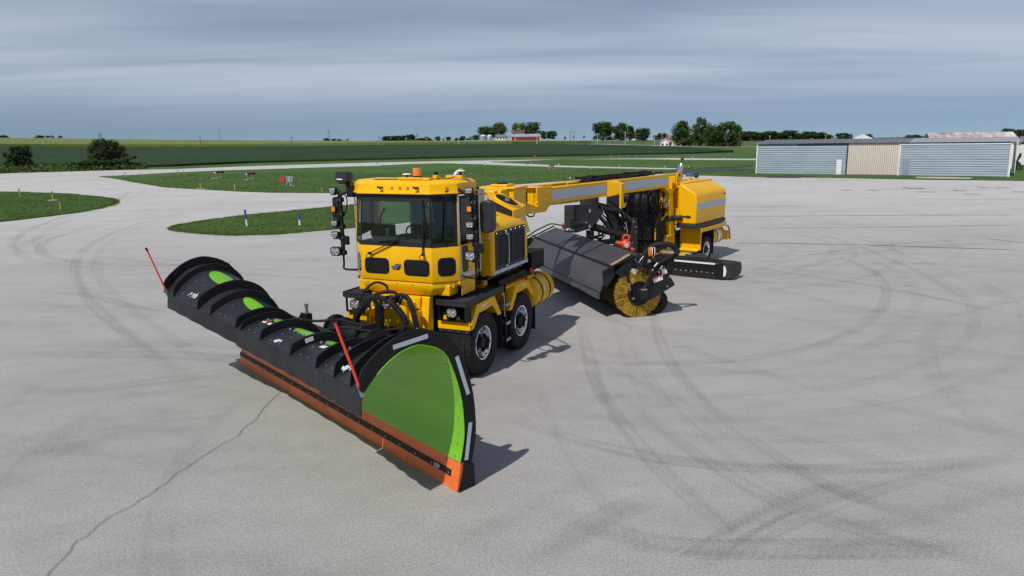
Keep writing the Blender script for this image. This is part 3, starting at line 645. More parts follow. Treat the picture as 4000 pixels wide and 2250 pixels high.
for u, D, h in zip(uu, DD, hh):
    u, D, h = float(u), float(D), float(h); x, y = AZ(u, D); a = rg.uniform(0, 6.28); s = rg.uniform(0.12, 0.3); dx, dy = s*math.cos(a), s*math.sin(a); V += [(x-dx, y-dy, h), (x+dy*0.3, y, max(0, h-s*0.5)), (x+dx, y+dy, h+0.05), (x, y+dx*0.3, h+s)]
me = bpy.data.meshes.new('weed_hedge'); me.from_pydata(V, [], np.arange(K*4).reshape(K, 4).tolist()); o = link('weed_hedge', me, 'leaf'); o['kind'] = 'stuff'; o['label'] = 'rough band of weeds joining the shrubs left'; o['category'] = 'weeds'

# ------------------------------------------------------------------ buildings
mat('siding', (0.235, 0.30, 0.35), 0.45, metal=0.2, alt=(0.32, 0.375, 0.415), vscale=0.7, stretch=(0.4, 1, 3), detail=8)
mat('siding_white', (0.72, 0.73, 0.73), 0.5, var=0.08, vscale=1)
mat('beige_metal', (0.64, 0.55, 0.48), 0.5, var=0.05, vscale=2)
mat('roof_grey', (0.22, 0.22, 0.235), 0.45, metal=0.3, var=0.12, vscale=1.2)
mat('roof_light', (0.48, 0.49, 0.50), 0.4, metal=0.4, var=0.1, vscale=1.2)
mat('roof_rust', (0.66, 0.65, 0.64), 0.6, alt=(0.30, 0.15, 0.12), vscale=1.1, stretch=(1, 0.25, 1), detail=8)
mat('barn_red', (0.30, 0.025, 0.03), 0.6, var=0.1, vscale=1)
mat('house_white', (0.78, 0.78, 0.77), 0.6, var=0.04, vscale=2)
mat('roof_brown', (0.10, 0.055, 0.045), 0.8, var=0.2, vscale=2)
mat('roof_red', (0.22, 0.07, 0.05), 0.8, var=0.2, vscale=2)
mat('window_dark', (0.02, 0.022, 0.026), 0.2)
mat('wood_pole', (0.16, 0.135, 0.11), 0.9, var=0.2, vscale=8)
mat('pale_pole', (0.42, 0.41, 0.39), 0.8, var=0.1, vscale=8)
mat('tower_steel', (0.30, 0.33, 0.36), 0.6)
def place(name, pa, pb, label, cat):
    """thing whose local x runs from ground point pa to pb; local y points away from the camera"""
    d = Vector((pb[0]-pa[0], pb[1]-pa[1], 0)); return thing(name, (pa[0], pa[1], 0), math.atan2(d.y, d.x), label, cat), d.length
A0 = G(2951, 679); A1 = G(3943, 692)
hg, HL = place('hangar', A0, A1, 'long low hangar with grey clad ends and a beige middle beside the apron', 'hangar')
EZ, RZ, HD = 3.22, 3.56, 9.5
cols = [0.0, (3309-2951)/992, (3508-2951)/992, 1.0]
def along(u):                                               # distance along the front for column u
    q = ray(u, 640); k = (A0.x*(A1.y-A0.y)-A0.y*(A1.x-A0.x))/(q.x*(A1.y-A0.y)-q.y*(A1.x-A0.x)); return (Vector((q.x*k, q.y*k, 0))-Vector((A0.x, A0.y, 0))).length
c1_, c2_ = along(3309), along(3508); d1 = (along(3266), along(3288)); d2 = (along(3526), along(3551))
g = M(); g.box(0.05, HL-0.05, 0.10, HD, 0, EZ-0.05); g.build('hangar_core', 'roof_grey', hg)
NB = 13
for x0, x1, dd in ((0.12, c1_-0.12, d1), (c2_+0.14, HL-0.18, d2)):
    for k in range(NB):
        z0 = 0.06+k*(EZ-0.30)/NB; z1 = 0.06+(k+1)*(EZ-0.30)/NB-0.03
        spans = [(x0, x1)] if z0 > 1.62 else [(x0, dd[0]), (dd[1], x1)]
        for a, b_ in spans:
            g = M(); g.loft([(a, 0.10, z0), (b_, 0.10, z0), (b_, 0.015, z0), (a, 0.015, z0)], [(a, 0.10, z1), (b_, 0.10, z1), (b_, 0.06, z1), (a, 0.06, z1)]); g.build('siding_board', 'siding', hg)
for dd, m_, nm in ((d1, 'siding_white', 'white_door'), (d2, 'siding', 'grey_door')):
    g = M(); g.box(dd[0]+0.02, dd[1]-0.02, 0.03, 0.10, 0.05, 1.60); dr = g.build(nm, m_, hg); g = M(); g.box(dd[0], dd[1], 0.02, 0.10, 1.60, 1.67); g.build('door_lintel', 'window_dark' if nm == 'white_door' else 'siding', dr)
    g = M(); g.sphere((dd[1]-0.08, 0.02, 0.8), 0.03, 6, 4); g.build('door_handle', 'steel' if 'steel' in MATS else 'siding_white', dr)
ns = 26
for k in range(ns):
    a = c1_+(c2_-c1_)*k/ns; b_ = c1_+(c2_-c1_)*(k+1)/ns-0.02
    g = M(); g.loft([(a, 0.09, 0.08), (a+0.03, 0.07, 0.08), (b_-0.03, 0.07, 0.08), (b_, 0.09, 0.08)], [(a, 0.09, EZ-0.05), (a+0.03, 0.07, EZ-0.05), (b_-0.03, 0.07, EZ-0.05), (b_, 0.09, EZ-0.05)]); g.build('ribbed_panel', 'beige_metal', hg)
g = M(); g.box(c1_-0.12, c1_, 0.0, 0.1, 0, EZ-0.05); g.box(c1_-5.0, c1_-0.12, 0.0, 0.08, EZ-0.2, EZ-0.06); g.build('dark_trim', 'window_dark', hg)
for a, b_, z0, z1 in ((0.0, 0.12, 0, EZ), (c2_, c2_+0.14, 0, EZ-0.2), (HL-0.18, HL, 0, EZ-0.1), (c2_, HL, EZ-0.24, EZ-0.14)):
    g = M(); g.box(a, b_, -0.02, 0.1, z0, z1); g.build('corner_trim', 'siding_white', hg)
NR = 38
for k in range(NR):
    a = -0.25+(HL+0.5)*k/NR; b_ = -0.25+(HL+0.5)*(k+1)/NR-0.03; m_ = 'roof_grey' if (a+b_)/2 < c2_+0.6 else 'roof_light'
    g = M(); g.loft([(a, -0.12, EZ), (b_, -0.12, EZ), (b_, HD/2, RZ), (a, HD/2, RZ)], [(a, -0.12, EZ+0.05), (b_, -0.12, EZ+0.05), (b_, HD/2, RZ+0.05), (a, HD/2, RZ+0.05)]); pn = g.build('roof_panel', m_, hg)
    g = M(); g.bar((b_+0.01, -0.13, EZ+0.055), (b_+0.01, HD/2, RZ+0.055), 0.06, 0.07); g.build('roof_seam', m_, pn)
g = M(); g.loft([(-0.25, HD/2, RZ), (HL+0.25, HD/2, RZ), (HL+0.25, HD+0.25, EZ), (-0.25, HD+0.25, EZ)], [(-0.25, HD/2, RZ+0.05), (HL+0.25, HD/2, RZ+0.05), (HL+0.25, HD+0.25, EZ+0.05), (-0.25, HD+0.25, EZ+0.05)]); g.build('rear_roof', 'roof_grey', hg)
for x in (0.0, HL-0.06):
    g = M(); g.prism([(0.0, EZ-0.02), (HD, EZ-0.02), (HD/2, RZ-0.02)], 'x', x, x+0.06); g.build('gable', 'siding_white', hg)
# rusty-roofed hangar behind
q0 = AZ(3640, 98); q1 = AZ(3990, 100)
h2, L2 = place('rusty_hangar', q0, q1, 'old hangar with rust streaked white roof behind the grey hangar', 'hangar')
g = M(); g.box(0, L2, 0, 7, 0, 3.0); g.build('wall', 'siding_white', h2)
for k in range(22):
    a = L2*k/22; b_ = L2*(k+1)/22-0.02
    g = M(); g.loft([(a, -0.3, 3.0), (b_, -0.3, 3.0), (b_, 3.5, 4.05), (a, 3.5, 4.05)], [(a, -0.3, 3.05), (b_, -0.3, 3.05), (b_, 3.5, 4.10), (a, 3.5, 4.10)]); g.build('roof_panel', 'roof_rust', h2)
g = M(); g.loft([(0, 3.5, 4.05), (L2, 3.5, 4.05), (L2, 7.3, 3.0), (0, 7.3, 3.0)], [(0, 3.5, 4.10), (L2, 3.5, 4.10), (L2, 7.3, 3.05), (0, 7.3, 3.05)]); g.build('rear_roof', 'roof_rust', h2)
q0 = AZ(3963, 88); q1 = AZ(3978, 88)
h3, L3 = place('white_post', q0, q1, 'white corner post of sheet metal beside the right end of the hangar', 'post'); g = M(); g.box(0, L3, 0, 0.3, 0, 3.2); g.build('post', 'siding_white', h3)
q0 = AZ(3985, 112); q1 = AZ(4250, 112)
h4, L4 = place('white_shed', q0, q1, 'white shed cut off by the right edge of the picture', 'shed'); g = M(); g.box(0, L4, 0, 6, 0, 2.9); g.build('wall', 'siding_white', h4); g = M(); g.prism([(-0.3, 2.9), (6.3, 2.9), (3, 3.5)], 'x', -0.2, L4+0.2); g.build('roof', 'roof_grey', h4); g = M(); g.box(0, L4, -0.03, 0, 2.55, 2.75); g.build('red_band', 'barn_red', h4)
q0 = AZ(3310, 180); q1 = AZ(3427, 180)
h5, L5 = place('white_hall', q0, q1, 'white gabled hall roof showing above the dark hangar roof', 'building'); g = M(); g.box(0, L5, 0, 8, 0, 2.6); g.build('wall', 'siding_white', h5); g = M(); g.prism([(-0.2, 2.55), (L5/2*0.9, 4.0), (L5/2*1.1, 4.0), (L5+0.2, 2.55)], 'y', -0.3, 8.3); g.build('roof', 'house_white', h5)
# farm
def zat(u, v, D): return CAM_H-(v-HZ(u))/FPX*AZ(u, D)[1]
D = 500; q0 = AZ(1996, D); q1 = AZ(2111, D+2); zb = zat(2050, 550.5, D)
bn, BL = place('red_barn', q0, q1, 'long red barn with white trim and pale metal roof on the horizon', 'barn'); bn.location.z = zb
ez, rz, bd = 2.75, 4.5, 9.0
g = M(); g.box(0, BL, 0, bd, 0, ez); wl_ = g.build('wall', 'barn_red', bn)
g = M(); g.prism([(0, ez), (bd, ez), (bd/2, rz-0.1)], 'x', 0.0, BL); g.build('gable', 'barn_red', bn)
for s0, s1 in (((-0.4, ez), (bd/2, rz)), ((bd+0.4, ez), (bd/2, rz))):
    g = M(); g.loft([(-0.4, s0[0], s0[1]), (BL+0.4, s0[0], s0[1]), (BL+0.4, s1[0], s1[1]), (-0.4, s1[0], s1[1])], [(-0.4, s0[0], s0[1]+0.15), (BL+0.4, s0[0], s0[1]+0.15), (BL+0.4, s1[0], s1[1]+0.15), (-0.4, s1[0], s1[1]+0.15)]); g.build('roof', 'roof_light', bn)
for x in (0.0, BL-0.5, 2.6): 
    g = M(); g.box(x, x+0.45, -0.06, 0.0, 0, ez); g.build('white_trim', 'house_white', bn)
g = M(); g.box(2.6, BL-0.5, -0.05, 0, ez-0.35, ez-0.05); g.build('white_trim', 'house_white', bn)
g = M(); g.box(-0.08, 0.0, 2.4, 6.2, 0, 2.6); g.build('barn_door', 'house_white', bn)
for y in (0.0, bd-0.5):
    g = M(); g.box(-0.07, 0.0, y, y+0.5, 0, ez); g.build('white_trim', 'house_white', bn)
for u, w, lab in ((1887, 27, 'left silver grain silo beside the red barn'), (1912.5, 21, 'right silver grain silo beside the red barn')):
    x, y = AZ(u, 520); R0 = w*520/FPX/2; s_ = thing('grain_silo', (x, y, zat(u, 548.5, 520)), 0, lab, 'silo', 'silver grain silos'); g = M(); g.lathe([(R0, 0), (R0, 3.1), (R0*0.98, 3.15)], (0, 0, 0), 'z', 20); g.build('silo_wall', 'roof_light', s_, smooth=True); g = M(); g.lathe([(R0*1.04, 3.1), (R0*0.15, 4.0), (0.01, 4.1)], (0, 0, 0), 'z', 20); g.build('silo_roof', 'siding_white', s_, smooth=True)
    for k in range(5):
        g = M(); g.lathe([(R0, 0.5*k+0.3), (R0+0.05, 0.5*k+0.33), (R0, 0.5*k+0.36)], (0, 0, 0), 'z', 20); g.build('silo_hoop', 'siding', s_)
def house(name, u0, u1, D, vbase, eave, ridge, depth, wall, roof, label, front=True, gable_front=False, cat='house'):
    q0 = AZ(u0, D); q1 = AZ(u1, D); h, L = place(name, q0, q1, label, cat); h.location.z = zat((u0+u1)/2, vbase, D)
    g = M(); g.box(0, L, 0, depth, 0, eave); g.build('wall', wall, h)
    if gable_front:
        g = M(); g.prism([(0, eave), (L, eave), (L/2, ridge-0.1)], 'y', 0, depth); g.build('gable', wall, h)
        for a in (0, 1):
            s0 = (-0.35, eave-0.15) if a == 0 else (L+0.35, eave-0.15)
            g = M(); g.loft([(s0[0], -0.4, s0[1]), (s0[0], depth+0.4, s0[1]), (L/2, depth+0.4, ridge), (L/2, -0.4, ridge)], [(s0[0], -0.4, s0[1]+0.15), (s0[0], depth+0.4, s0[1]+0.15), (L/2, depth+0.4, ridge+0.15), (L/2, -0.4, ridge+0.15)]); g.build('roof', roof, h)
    else:
        g = M(); g.prism([(0, eave), (depth, eave), (depth/2, ridge-0.1)], 'x', 0, L); g.build('gable', wall, h)
        for s0 in (-0.35, depth+0.35):
            g = M(); g.loft([(-0.4, s0, eave-0.1), (L+0.4, s0, eave-0.1), (L+0.4, depth/2, ridge), (-0.4, depth/2, ridge)], [(-0.4, s0, eave+0.05), (L+0.4, s0, eave+0.05), (L+0.4, depth/2, ridge+0.15), (-0.4, depth/2, ridge+0.15)]); g.build('roof', roof, h)
    for k in range(2 if L < 6 else 3):
        x = L*(k+0.5)/(2 if L < 6 else 3); g = M(); g.box(x-0.4, x+0.4, -0.05, 0.02, eave*0.35, eave*0.75); w_ = g.build('window', 'window_dark', h); g = M(); g.box(x-0.5, x+0.5, -0.08, -0.0, eave*0.31, eave*0.35); g.build('sill', wall, w_)
    return h
house('farm_shed', 1937, 1974, 515, 548.5, 2.2, 3.9, 6, 'house_white', 'roof_grey', 'white shed with dark roof between silos and red barn', cat='shed')
house('brown_roof_house', 2007, 2049, 545, 549, 5.4, 7.6, 8, 'house_white', 'roof_brown', 'house with a brown roof behind the red barn')
house('white_house', 2580, 2614, 300, 574, 2.0, 3.5, 9, 'house_white', 'house_white', 'small white gabled wing facing the runway beside the big trees', gable_front=True)
house('farmhouse', 2606, 2662, 307, 574, 3.2, 4.7, 7, 'house_white', 'roof_red', 'white farmhouse with reddish brown roof beneath the big trees')
house('red_roof_house', 2462, 2488, 510, 547, 3.2, 5.6, 8, 'house_white', 'roof_red', 'house with red roof glimpsed between the homestead trees')
x, y = AZ(2284, 300); o = thing('brush_heap', (x, y, zat(2284, 568.5, 300)), 0.3, 'rust brown heap in the grass by the gravel road', 'heap'); g = M()
for k in range(22): g.bar((RND.uniform(-1.2, 1.2), RND.uniform(-0.6, 0.6), 0), (RND.uniform(-0.9, 0.9), RND.uniform(-0.4, 0.4), RND.uniform(0.4, 0.9)), 0.25, 0.2)
g.build('heap', 'roof_red', o)
# poles and towers
for u, base, top, D, lab, m_ in ((398, 566, 533, 350, 'leaning pole rising behind the tall dark shrub', 'wood_pole'), (783, 575, 535, 338, 'dark pole at the field edge left of the left lattice tower', 'wood_pole'), (1140, 573, 535.5, 338, 'dark pole at the field edge between the lattice towers', 'wood_pole'), (1482.6, 572, 533, 338, 'pole at the field edge above the left of the cab', 'wood_pole'), (1790.7, 568, 523, 345, 'tall pole at the field edge left of the silos', 'pale_pole'), (2097.8, 564, 519, 350, 'pole in front of the right end of the red barn', 'pale_pole'), (2135, 547, 514, 500, 'pale pole between the two round trees by the barn', 'pale_pole'),
        (2334, 563, 521, 345, 'pole at the left end of the homestead trees', 'pale_pole'), (2442, 576, 514.5, 300, 'tallest pale pole before the homestead trees', 'pale_pole'), (2555.6, 580, 533, 270, 'pale pole left of the white house', 'pale_pole'), (2585, 547, 524, 560, 'far pole behind the white gable', 'pale_pole'), (2613, 572, 528, 295, 'pole standing at the white farmhouse', 'pale_pole'), (3006, 549, 530, 480, 'left pole before the dark tree row', 'pale_pole'), (3223.7, 547, 528, 480, 'second pole before the dark tree row', 'pale_pole'), (3432, 546, 527, 480, 'pole right of the white hall roof', 'pale_pole'), (3634, 546, 524, 400, 'pole left of the rusty roof', 'pale_pole')):
    x, y = AZ(u, D); z0 = zat(u, base, D); H = (base-top)/FPX*D; o = thing('utility_pole', (x, y, z0), 0, lab, 'pole', 'poles along the fields')
    g = M(); g.cyl((0, 0, -0.5), (0, 0, H), 0.17, 0.12, 8); g.build('pole', m_, o); g = M(); g.box(-0.9, 0.9, -0.06, 0.06, H-0.5, H-0.38); g.build('cross_arm', m_, o)
x, y = AZ(2236, 560); o = thing('double_pole', (x, y, zat(2236, 547, 560)), 0, 'double power pole with a cross beam right of the barn trees', 'pole'); H = 32.5/FPX*560; g = M(); g.cyl((-1.3, 0, -0.3), (-1.3, 0, H), 0.2, n=8); g.cyl((1.3, 0, -0.3), (1.3, 0, H), 0.2, n=8); g.build('pole', 'wood_pole', o); g = M(); g.box(-3, 3, -0.12, 0.12, H-0.6, H-0.35); g.build('cross_arm', 'wood_pole', o)
for u, base, top, lab in ((861, 553, 510, 'left lattice tower on the horizon'), (1286, 551, 509.5, 'right lattice tower on the horizon'), (393, 545, 524, 'lattice tower tip above the tall dark shrub'), (1630, 550, 522, 'faint lattice tower above the cab roof')):
    D = 900; x, y = AZ(u, D); H = (base-top)/FPX*D+3; o = thing('lattice_tower', (x, y, zat(u, base, D)-3), 0.4, lab, 'tower', 'power line towers'); g = M(); wb = 2.2
    for sx in (-1, 1):
        for sy in (-1, 1): g.cyl((sx*wb, sy*wb, 0), (sx*0.5, sy*0.5, H), 0.16, n=5)
    for k in range(7):
        z0, z1 = H*k/7, H*(k+1)/7; w0, w1 = wb-(wb-0.5)*k/7, wb-(wb-0.5)*(k+1)/7
        for s in (-1, 1): g.cyl((-w0, s*w0, z0), (w1, s*w1, z1), 0.10, n=4); g.cyl((w0, s*w0, z0), (-w1, s*w1, z1), 0.10, n=4); g.cyl((s*w0, -w0, z0), (s*w1, w1, z1), 0.10, n=4)
    g.build('lattice', 'tower_steel', o); g = M(); g.bar((-2.4, 0, H*0.86), (2.4, 0, H*0.86), 0.25, 0.3); g.build('cross_arm', 'tower_steel', o)
# ------------------------------------------------------------------ airfield furniture
mat('post_yellow', (0.62, 0.43, 0.07), 0.5, var=0.1, vscale=20)
mat('post_white', (0.78, 0.78, 0.78), 0.5)
mat('post_blue', (0.025, 0.12, 0.32), 0.4)
mat('cap_blue', (0.02, 0.05, 0.12), 0.4)
mat('sign_black', (0.012, 0.012, 0.013), 0.5)
mat('sign_red', (0.22, 0.01, 0.02), 0.4)
mat('sign_white', (0.8, 0.8, 0.8), 0.5)
mat('box_red', (0.60, 0.045, 0.035), 0.5, var=0.08, vscale=3)
mat('box_grey', (0.36, 0.40, 0.42), 0.5, var=0.06, vscale=3)
mat('orange_ball', (0.55, 0.07, 0.03), 0.5)
mat('pad', (0.55, 0.47, 0.38), 0.9)
mat('papi_dark', (0.05, 0.02, 0.018), 0.5)
ORD = ['first', 'second', 'third', 'fourth', 'fifth', 'sixth', 'seventh', 'eighth', 'ninth', 'tenth', 'eleventh', 'twelfth', 'thirteenth', 'fourteenth', 'fifteenth', 'sixteenth', 'seventeenth', 'eighteenth']
def ypost(u, v, h, lab, plate=False):
    q = G(u, v, 0.03); D = q.y; o = thing('edge_marker', (q.x, q.y, 0.03), RND.uniform(0, 6), lab, 'marker post', 'yellow edge marker posts'); H = h/FPX*D
    o.rotation_euler.x = RND.uniform(-0.05, 0.05)
    g = M(); g.cyl((0, 0, 0), (0, 0, H*0.85), 0.035, n=8); g.build('post', 'post_yellow', o); g = M(); g.cyl((0, 0, H*0.85), (0, 0, H), 0.045, n=8); g.sphere((0, 0, H), 0.05, 8, 5); g.build('cap', 'cap_blue', o)
    if plate: g = M(); g.cyl((0, 0, 0.0), (0, 0, 0.035), 0.38, n=18); g.build('base_plate', 'pad', o)
YP = [(79, 771, 31, 'yellow post nearest the left edge on the left grass island', 0), (207, 783, 34, 'yellow post on a pale round plate on the left grass island', 1), (237, 819, 39, 'tallest yellow post, nearest the camera on the left island', 0), (490, 694.5, 20, 'yellow post by the left tip of the middle grass', 0), (632, 714, 19, 'yellow post left of the two light units, near the taxiway', 0), (696, 686, 20, 'left one of two yellow posts left of the light units', 0), (720, 689.6, 20, 'right one of two yellow posts left of the light units', 0), (783, 737, 27, 'yellow post on a plate below the left light unit', 1), (917, 744, 30, 'yellow post below the gap between the light units', 0), (1259, 751, 25, 'yellow post right of the grey cabinet', 0),
      (1085, 645, 7, 'short yellow post beyond the runway above the red box', 0), (1307, 637, 6, 'short yellow post beyond the runway right of the red box', 0), (1474, 654, 15, 'yellow post at the grass edge above the cab roof left', 0), (1740, 643.5, 13, 'left of two yellow posts above the cab roof right', 0), (1762, 645, 13, 'right of two yellow posts above the cab roof right', 0), (1750, 622, 5, 'tiny yellow post beyond the runway above the cab', 0), (1985, 632.5, 11, 'left of the yellow post pair on the grass wedge', 0), (2005, 634, 11, 'right of the yellow post pair on the grass wedge', 0), (2102, 629, 10, 'single yellow post farther right on the grass wedge', 0), (2036, 614, 6, 'tiny yellow post left of the left orange ball', 0),
      (2206, 610.8, 8, 'first tiny yellow post of the row beyond the runway', 0), (2238, 610, 8, 'second tiny yellow post of the row beyond the runway', 0), (2270, 609.5, 8, 'third tiny yellow post of the row beyond the runway', 0), (2385, 611, 8, 'fourth tiny yellow post of the row beyond the runway', 0), (2418, 611.3, 8, 'fifth tiny yellow post of the row beyond the runway', 0), (2452, 611.7, 8, 'sixth tiny yellow post of the row beyond the runway', 0), (2487, 612, 8, 'seventh tiny yellow post of the row beyond the runway', 0)]
for u, v, h, lab, pl in YP: ypost(u, v, h, lab, pl)
def bpost(u, v, h, lab, blue=0.5, r=0.05, lean=0.0):
    q = G(u, v, 0.03); D = q.y; H = h/FPX*D; o = thing('edge_delineator', (q.x, q.y, 0.03), 0, lab, 'marker post', 'white and blue marker posts'); o.rotation_euler.y = lean
    g = M(); g.cyl((0, 0, 0), (0, 0, H*(1-blue)), r, n=10); g.build('post', 'post_white', o); g = M(); g.cyl((0, 0, H*(1-blue)), (0, 0, H), r*1.06, n=10); g.build('blue_sleeve', 'post_blue', o)
    g = M(); g.cyl((0, 0, 0), (0, 0, 0.05), r*1.4, n=10); g.build('foot', 'sign_black', o)
bpost(966, 887, 68, 'leaning blue and white post on the near grass island', 0.55, 0.05, -0.06); bpost(1172, 884, 51, 'shorter upright blue and white post on the near grass island', 0.5, 0.055, -0.02)
BP = [(1896, 647.5, 12), (2058, 652, 11), (2075, 639, 11), (2182, 645, 12), (2227, 700, 17), (2307, 660.5, 12.5), (2420, 652.7, 10), (2493, 665, 13), (2480, 680.7, 15), (2598, 656, 11), (2622, 663.6, 13), (2690, 655, 11), (2662, 667.6, 14), (2522, 614, 8), (2610, 614.5, 7), (2706, 617, 8), (2830, 618.6, 7)]
for k, (u, v, h) in enumerate(sorted(BP)): bpost(u, v, h, ORD[k]+' white and blue post from the left on the far taxiway grass', 0.45, 0.055)
# runway sign
q = G(2155, 660.5, 0.03); D = q.y; o = thing('runway_sign', (q.x, q.y, 0.03), 0.0, 'black and red runway sign reading 32-14 on the far grass', 'sign'); w = 23.5/FPX*D; h = 12/FPX*D
g = M(); g.box(-w/2, w/2, -0.05, 0.05, 0.12, 0.12+h); g.build('sign_case', 'sign_black', o); g = M(); g.box(-w*0.47, w*0.47, -0.065, -0.05, 0.17, 0.07+h); g.build('sign_face', 'sign_red', o)
for x in (-w*0.35, w*0.35): g = M(); g.box(x-0.04, x+0.04, -0.04, 0.04, 0, 0.12); g.build('sign_leg', 'post_white', o)
SIGN = (o, w, h)
q = G(2665, 629, 0.03); D = q.y; o = thing('dark_marker_box', (q.x, q.y, 0.03), 0, 'small black box sign at the runway edge left of the hangar', 'sign'); s = 9.5/FPX*D; g = M(); g.box(-s/2, s/2, -0.2, 0.2, 0.1, 0.1+s); g.build('case', 'sign_black', o); g = M(); g.box(-s*0.3, s*0.3, -0.22, -0.2, 0.1+s*0.2, 0.1+s*0.8); g.build('face', 'sign_red', o); g = M(); g.box(-0.05, 0.05, -0.05, 0.05, 0, 0.1); g.build('leg', 'post_white', o)
for u, v, lab in ((2089.5, 614, 'left orange marker ball beyond the runway'), (2599, 611, 'right orange marker ball beyond the runway')):
    q = G(u, v, 0.03); D = q.y; R0 = 3.8/FPX*D; o = thing('marker_ball', (q.x, q.y, 0.02), 0, lab, 'marker', 'orange marker balls'); g = M(); g.sphere((0, 0, R0), R0, 14, 9); g.build('ball', 'orange_ball', o, smooth=True); g = M(); g.cyl((0, 0, 0), (0, 0, 0.1), R0*0.5); g.build('foot', 'sign_black', o)
# precision approach light units
for u, v, lab in ((858, 697, 'left dark red approach light unit on thin legs'), (981, 703, 'right dark red approach light unit on thin legs')):
    q = G(u, v, 0.03); D = q.y; k = D/FPX; o = thing('approach_light', (q.x, q.y, 0.03), -0.15, lab, 'light unit', 'approach light units'); w = 29*k
    z1 = 19*k
    g = M(); g.rings([[(-w/2, -0.25, z1+0.02), (-w/2, 0.25, z1+0.02), (-w/2, 0.25, z1+0.22), (-w/2, -0.25, z1+0.22)], [(w/2, -0.3, z1+0.04), (w/2, 0.3, z1+0.04), (w/2, 0.3, z1+0.30), (w/2, -0.3, z1+0.30)]]); bd_ = g.build('housing', 'papi_dark', o, 0.03)
    g = M(); g.box(-w/2-0.03, w/2+0.05, -0.33, 0.33, z1+0.28, z1+0.31); g.build('lid', 'sign_red', o)
    g = M(); g.box(-w/2-0.02, -w/2+0.12, -0.27, -0.1, z1+0.03, z1+0.2); g.build('lens', 'sign_white', bd_)
    for x, y in ((-w*0.38, -0.2), (-w*0.38, 0.2), (w*0.38, -0.2), (w*0.38, 0.2)): g = M(); g.cyl((x, y, 0), (x, y, z1+0.05), 0.025, n=6); g.build('leg', 'box_grey', o)
    g = M(); g.tube([(-w*0.2, 0, 0), (0, 0, z1*0.7), (w*0.2, 0, 0)], 0.02, 6); g.build('conduit', 'box_grey', o)
    g = M(); g.box(-w*1.0, -w*0.35, -0.5, 0.5, 0, 0.02); g.build('pad', 'pad', o)
k = G(1108, 725).y/FPX; q = G(1108, 725, 0.03); o = thing('red_cabinet', (q.x, q.y, 0.03), -0.1, 'red cabinet on two thin legs left of the grey one', 'cabinet'); g = M(); g.box(-9.5*k, 9.5*k, -0.2, 0.2, 13*k, 31*k); bx_ = g.build('cabinet', 'box_red', o, 0.03); g = M(); g.box(-10*k, 10*k, -0.22, 0.22, 31*k, 32.5*k); g.build('lid', 'box_red', o)
for x in (-4*k, 4*k): g = M(); g.box(x-0.03, x+0.03, -0.03, 0.03, 0, 13*k); g.build('leg', 'box_grey', o)
q = G(1137, 726, 0.03); o = thing('grey_cabinet', (q.x, q.y, 0.03), -0.1, 'grey cabinet on a post frame right of the red one', 'cabinet'); g = M(); g.box(-10*k, 11*k, -0.22, 0.22, 14*k, 35*k); cb_ = g.build('cabinet', 'box_grey', o, 0.02); g = M(); g.box(-8.5*k, 9.5*k, -0.24, -0.22, 15.5*k, 33.5*k); g.build('cabinet_door', 'box_grey', cb_)
for x in (-12*k, 2*k): g = M(); g.cyl((x, -0.27, 0), (x, -0.27, 38*k), 0.05, n=8); g.build('post', 'box_grey', o)
g = M(); g.box(-2*k, 5*k, -0.1, 0.1, 0, 14*k); g.build('conduit', 'box_grey', o); g = M(); g.box(0, 16*k, -0.4, 0.4, 0, 0.02); g.build('pad', 'pad', o)
# ------------------------------------------------------------------ blades of grass on the nearer turf
from mathutils.geometry import intersect_point_tri_2d
def inside(P, x, y):
    c = False; n = len(P); j = n-1
    for i in range(n):
        if ((P[i].y > y) != (P[j].y > y)) and (x < (P[j].x-P[i].x)*(y-P[i].y)/(P[j].y-P[i].y)+P[i].x): c = not c
        j = i
    return c
def blades(name, P, n, h, w, ymax, label, edge=0):
    rg = np.random.default_rng(len(name)+n); xs = [p.x for p in P]; ys = [p.y for p in P]; V = []; k = 0
    x0, x1, y0, y1 = max(min(xs), -45), min(max(xs), 30), min(ys), min(max(ys), ymax)
    pts = []
    tries = rg.uniform(0, 1, (n*3, 2))
    for a, b_ in tries:
        x, y = x0+(x1-x0)*a, y0+(y1-y0)*b_*b_**0.3
        if inside(P, x, y): pts.append((x, y))
        if len(pts) >= n: break
    N_ = len(P)
    for i in range(edge):
        j = rg.integers(0, N_); t_ = float(rg.uniform()); j = int(j); p_ = P[j]*(1-t_)+P[(j+1) % N_]*t_; pts.append((p_.x+rg.normal(0, 0.10), p_.y+rg.normal(0, 0.10)))
    for x, y in pts:
        for m_ in range(4):
            a = rg.uniform(0, 6.28); H = h*rg.uniform(0.4, 1.3); dx, dy = w*math.cos(a), w*math.sin(a); lx, ly = rg.normal(0, h*0.5, 2); ox, oy = rg.normal(0, 0.06, 2)
            V += [(x+ox-dx, y+oy-dy, 0.02), (x+ox+dx, y+oy+dy, 0.02), (x+ox+lx, y+oy+ly, 0.03+H)]
    me = bpy.data.meshes.new(name); me.from_pydata(V, [], np.arange(len(V)).reshape(-1, 3).tolist()); o = link(name, me, 'grass_blade'); o['kind'] = 'stuff'; o['label'] = label; o['category'] = 'grass'
groundmat('grass_blade', [(0.34, (0.045, 0.09, 0.018)), (0.5, (0.08, 0.135, 0.03)), (0.66, (0.15, 0.19, 0.06))], [(0.1, 1, (1, 1, 1)), (1.2, 1, (1, 1, 1)), (9, 0.8, (1, 1, 1))], 0.8, 0.0, 10)
blades('near_turf', isl_b, 16000, 0.06, 0.011, 60, 'mown grass of the near island left of the truck', 5000)
blades('left_turf', isl_a, 12000, 0.07, 0.014, 75, 'mown grass of the island at the left edge', 3000)
blades('middle_turf', isl_c, 14000, 0.09, 0.022, 100, 'mown grass of the large middle field', 1500)
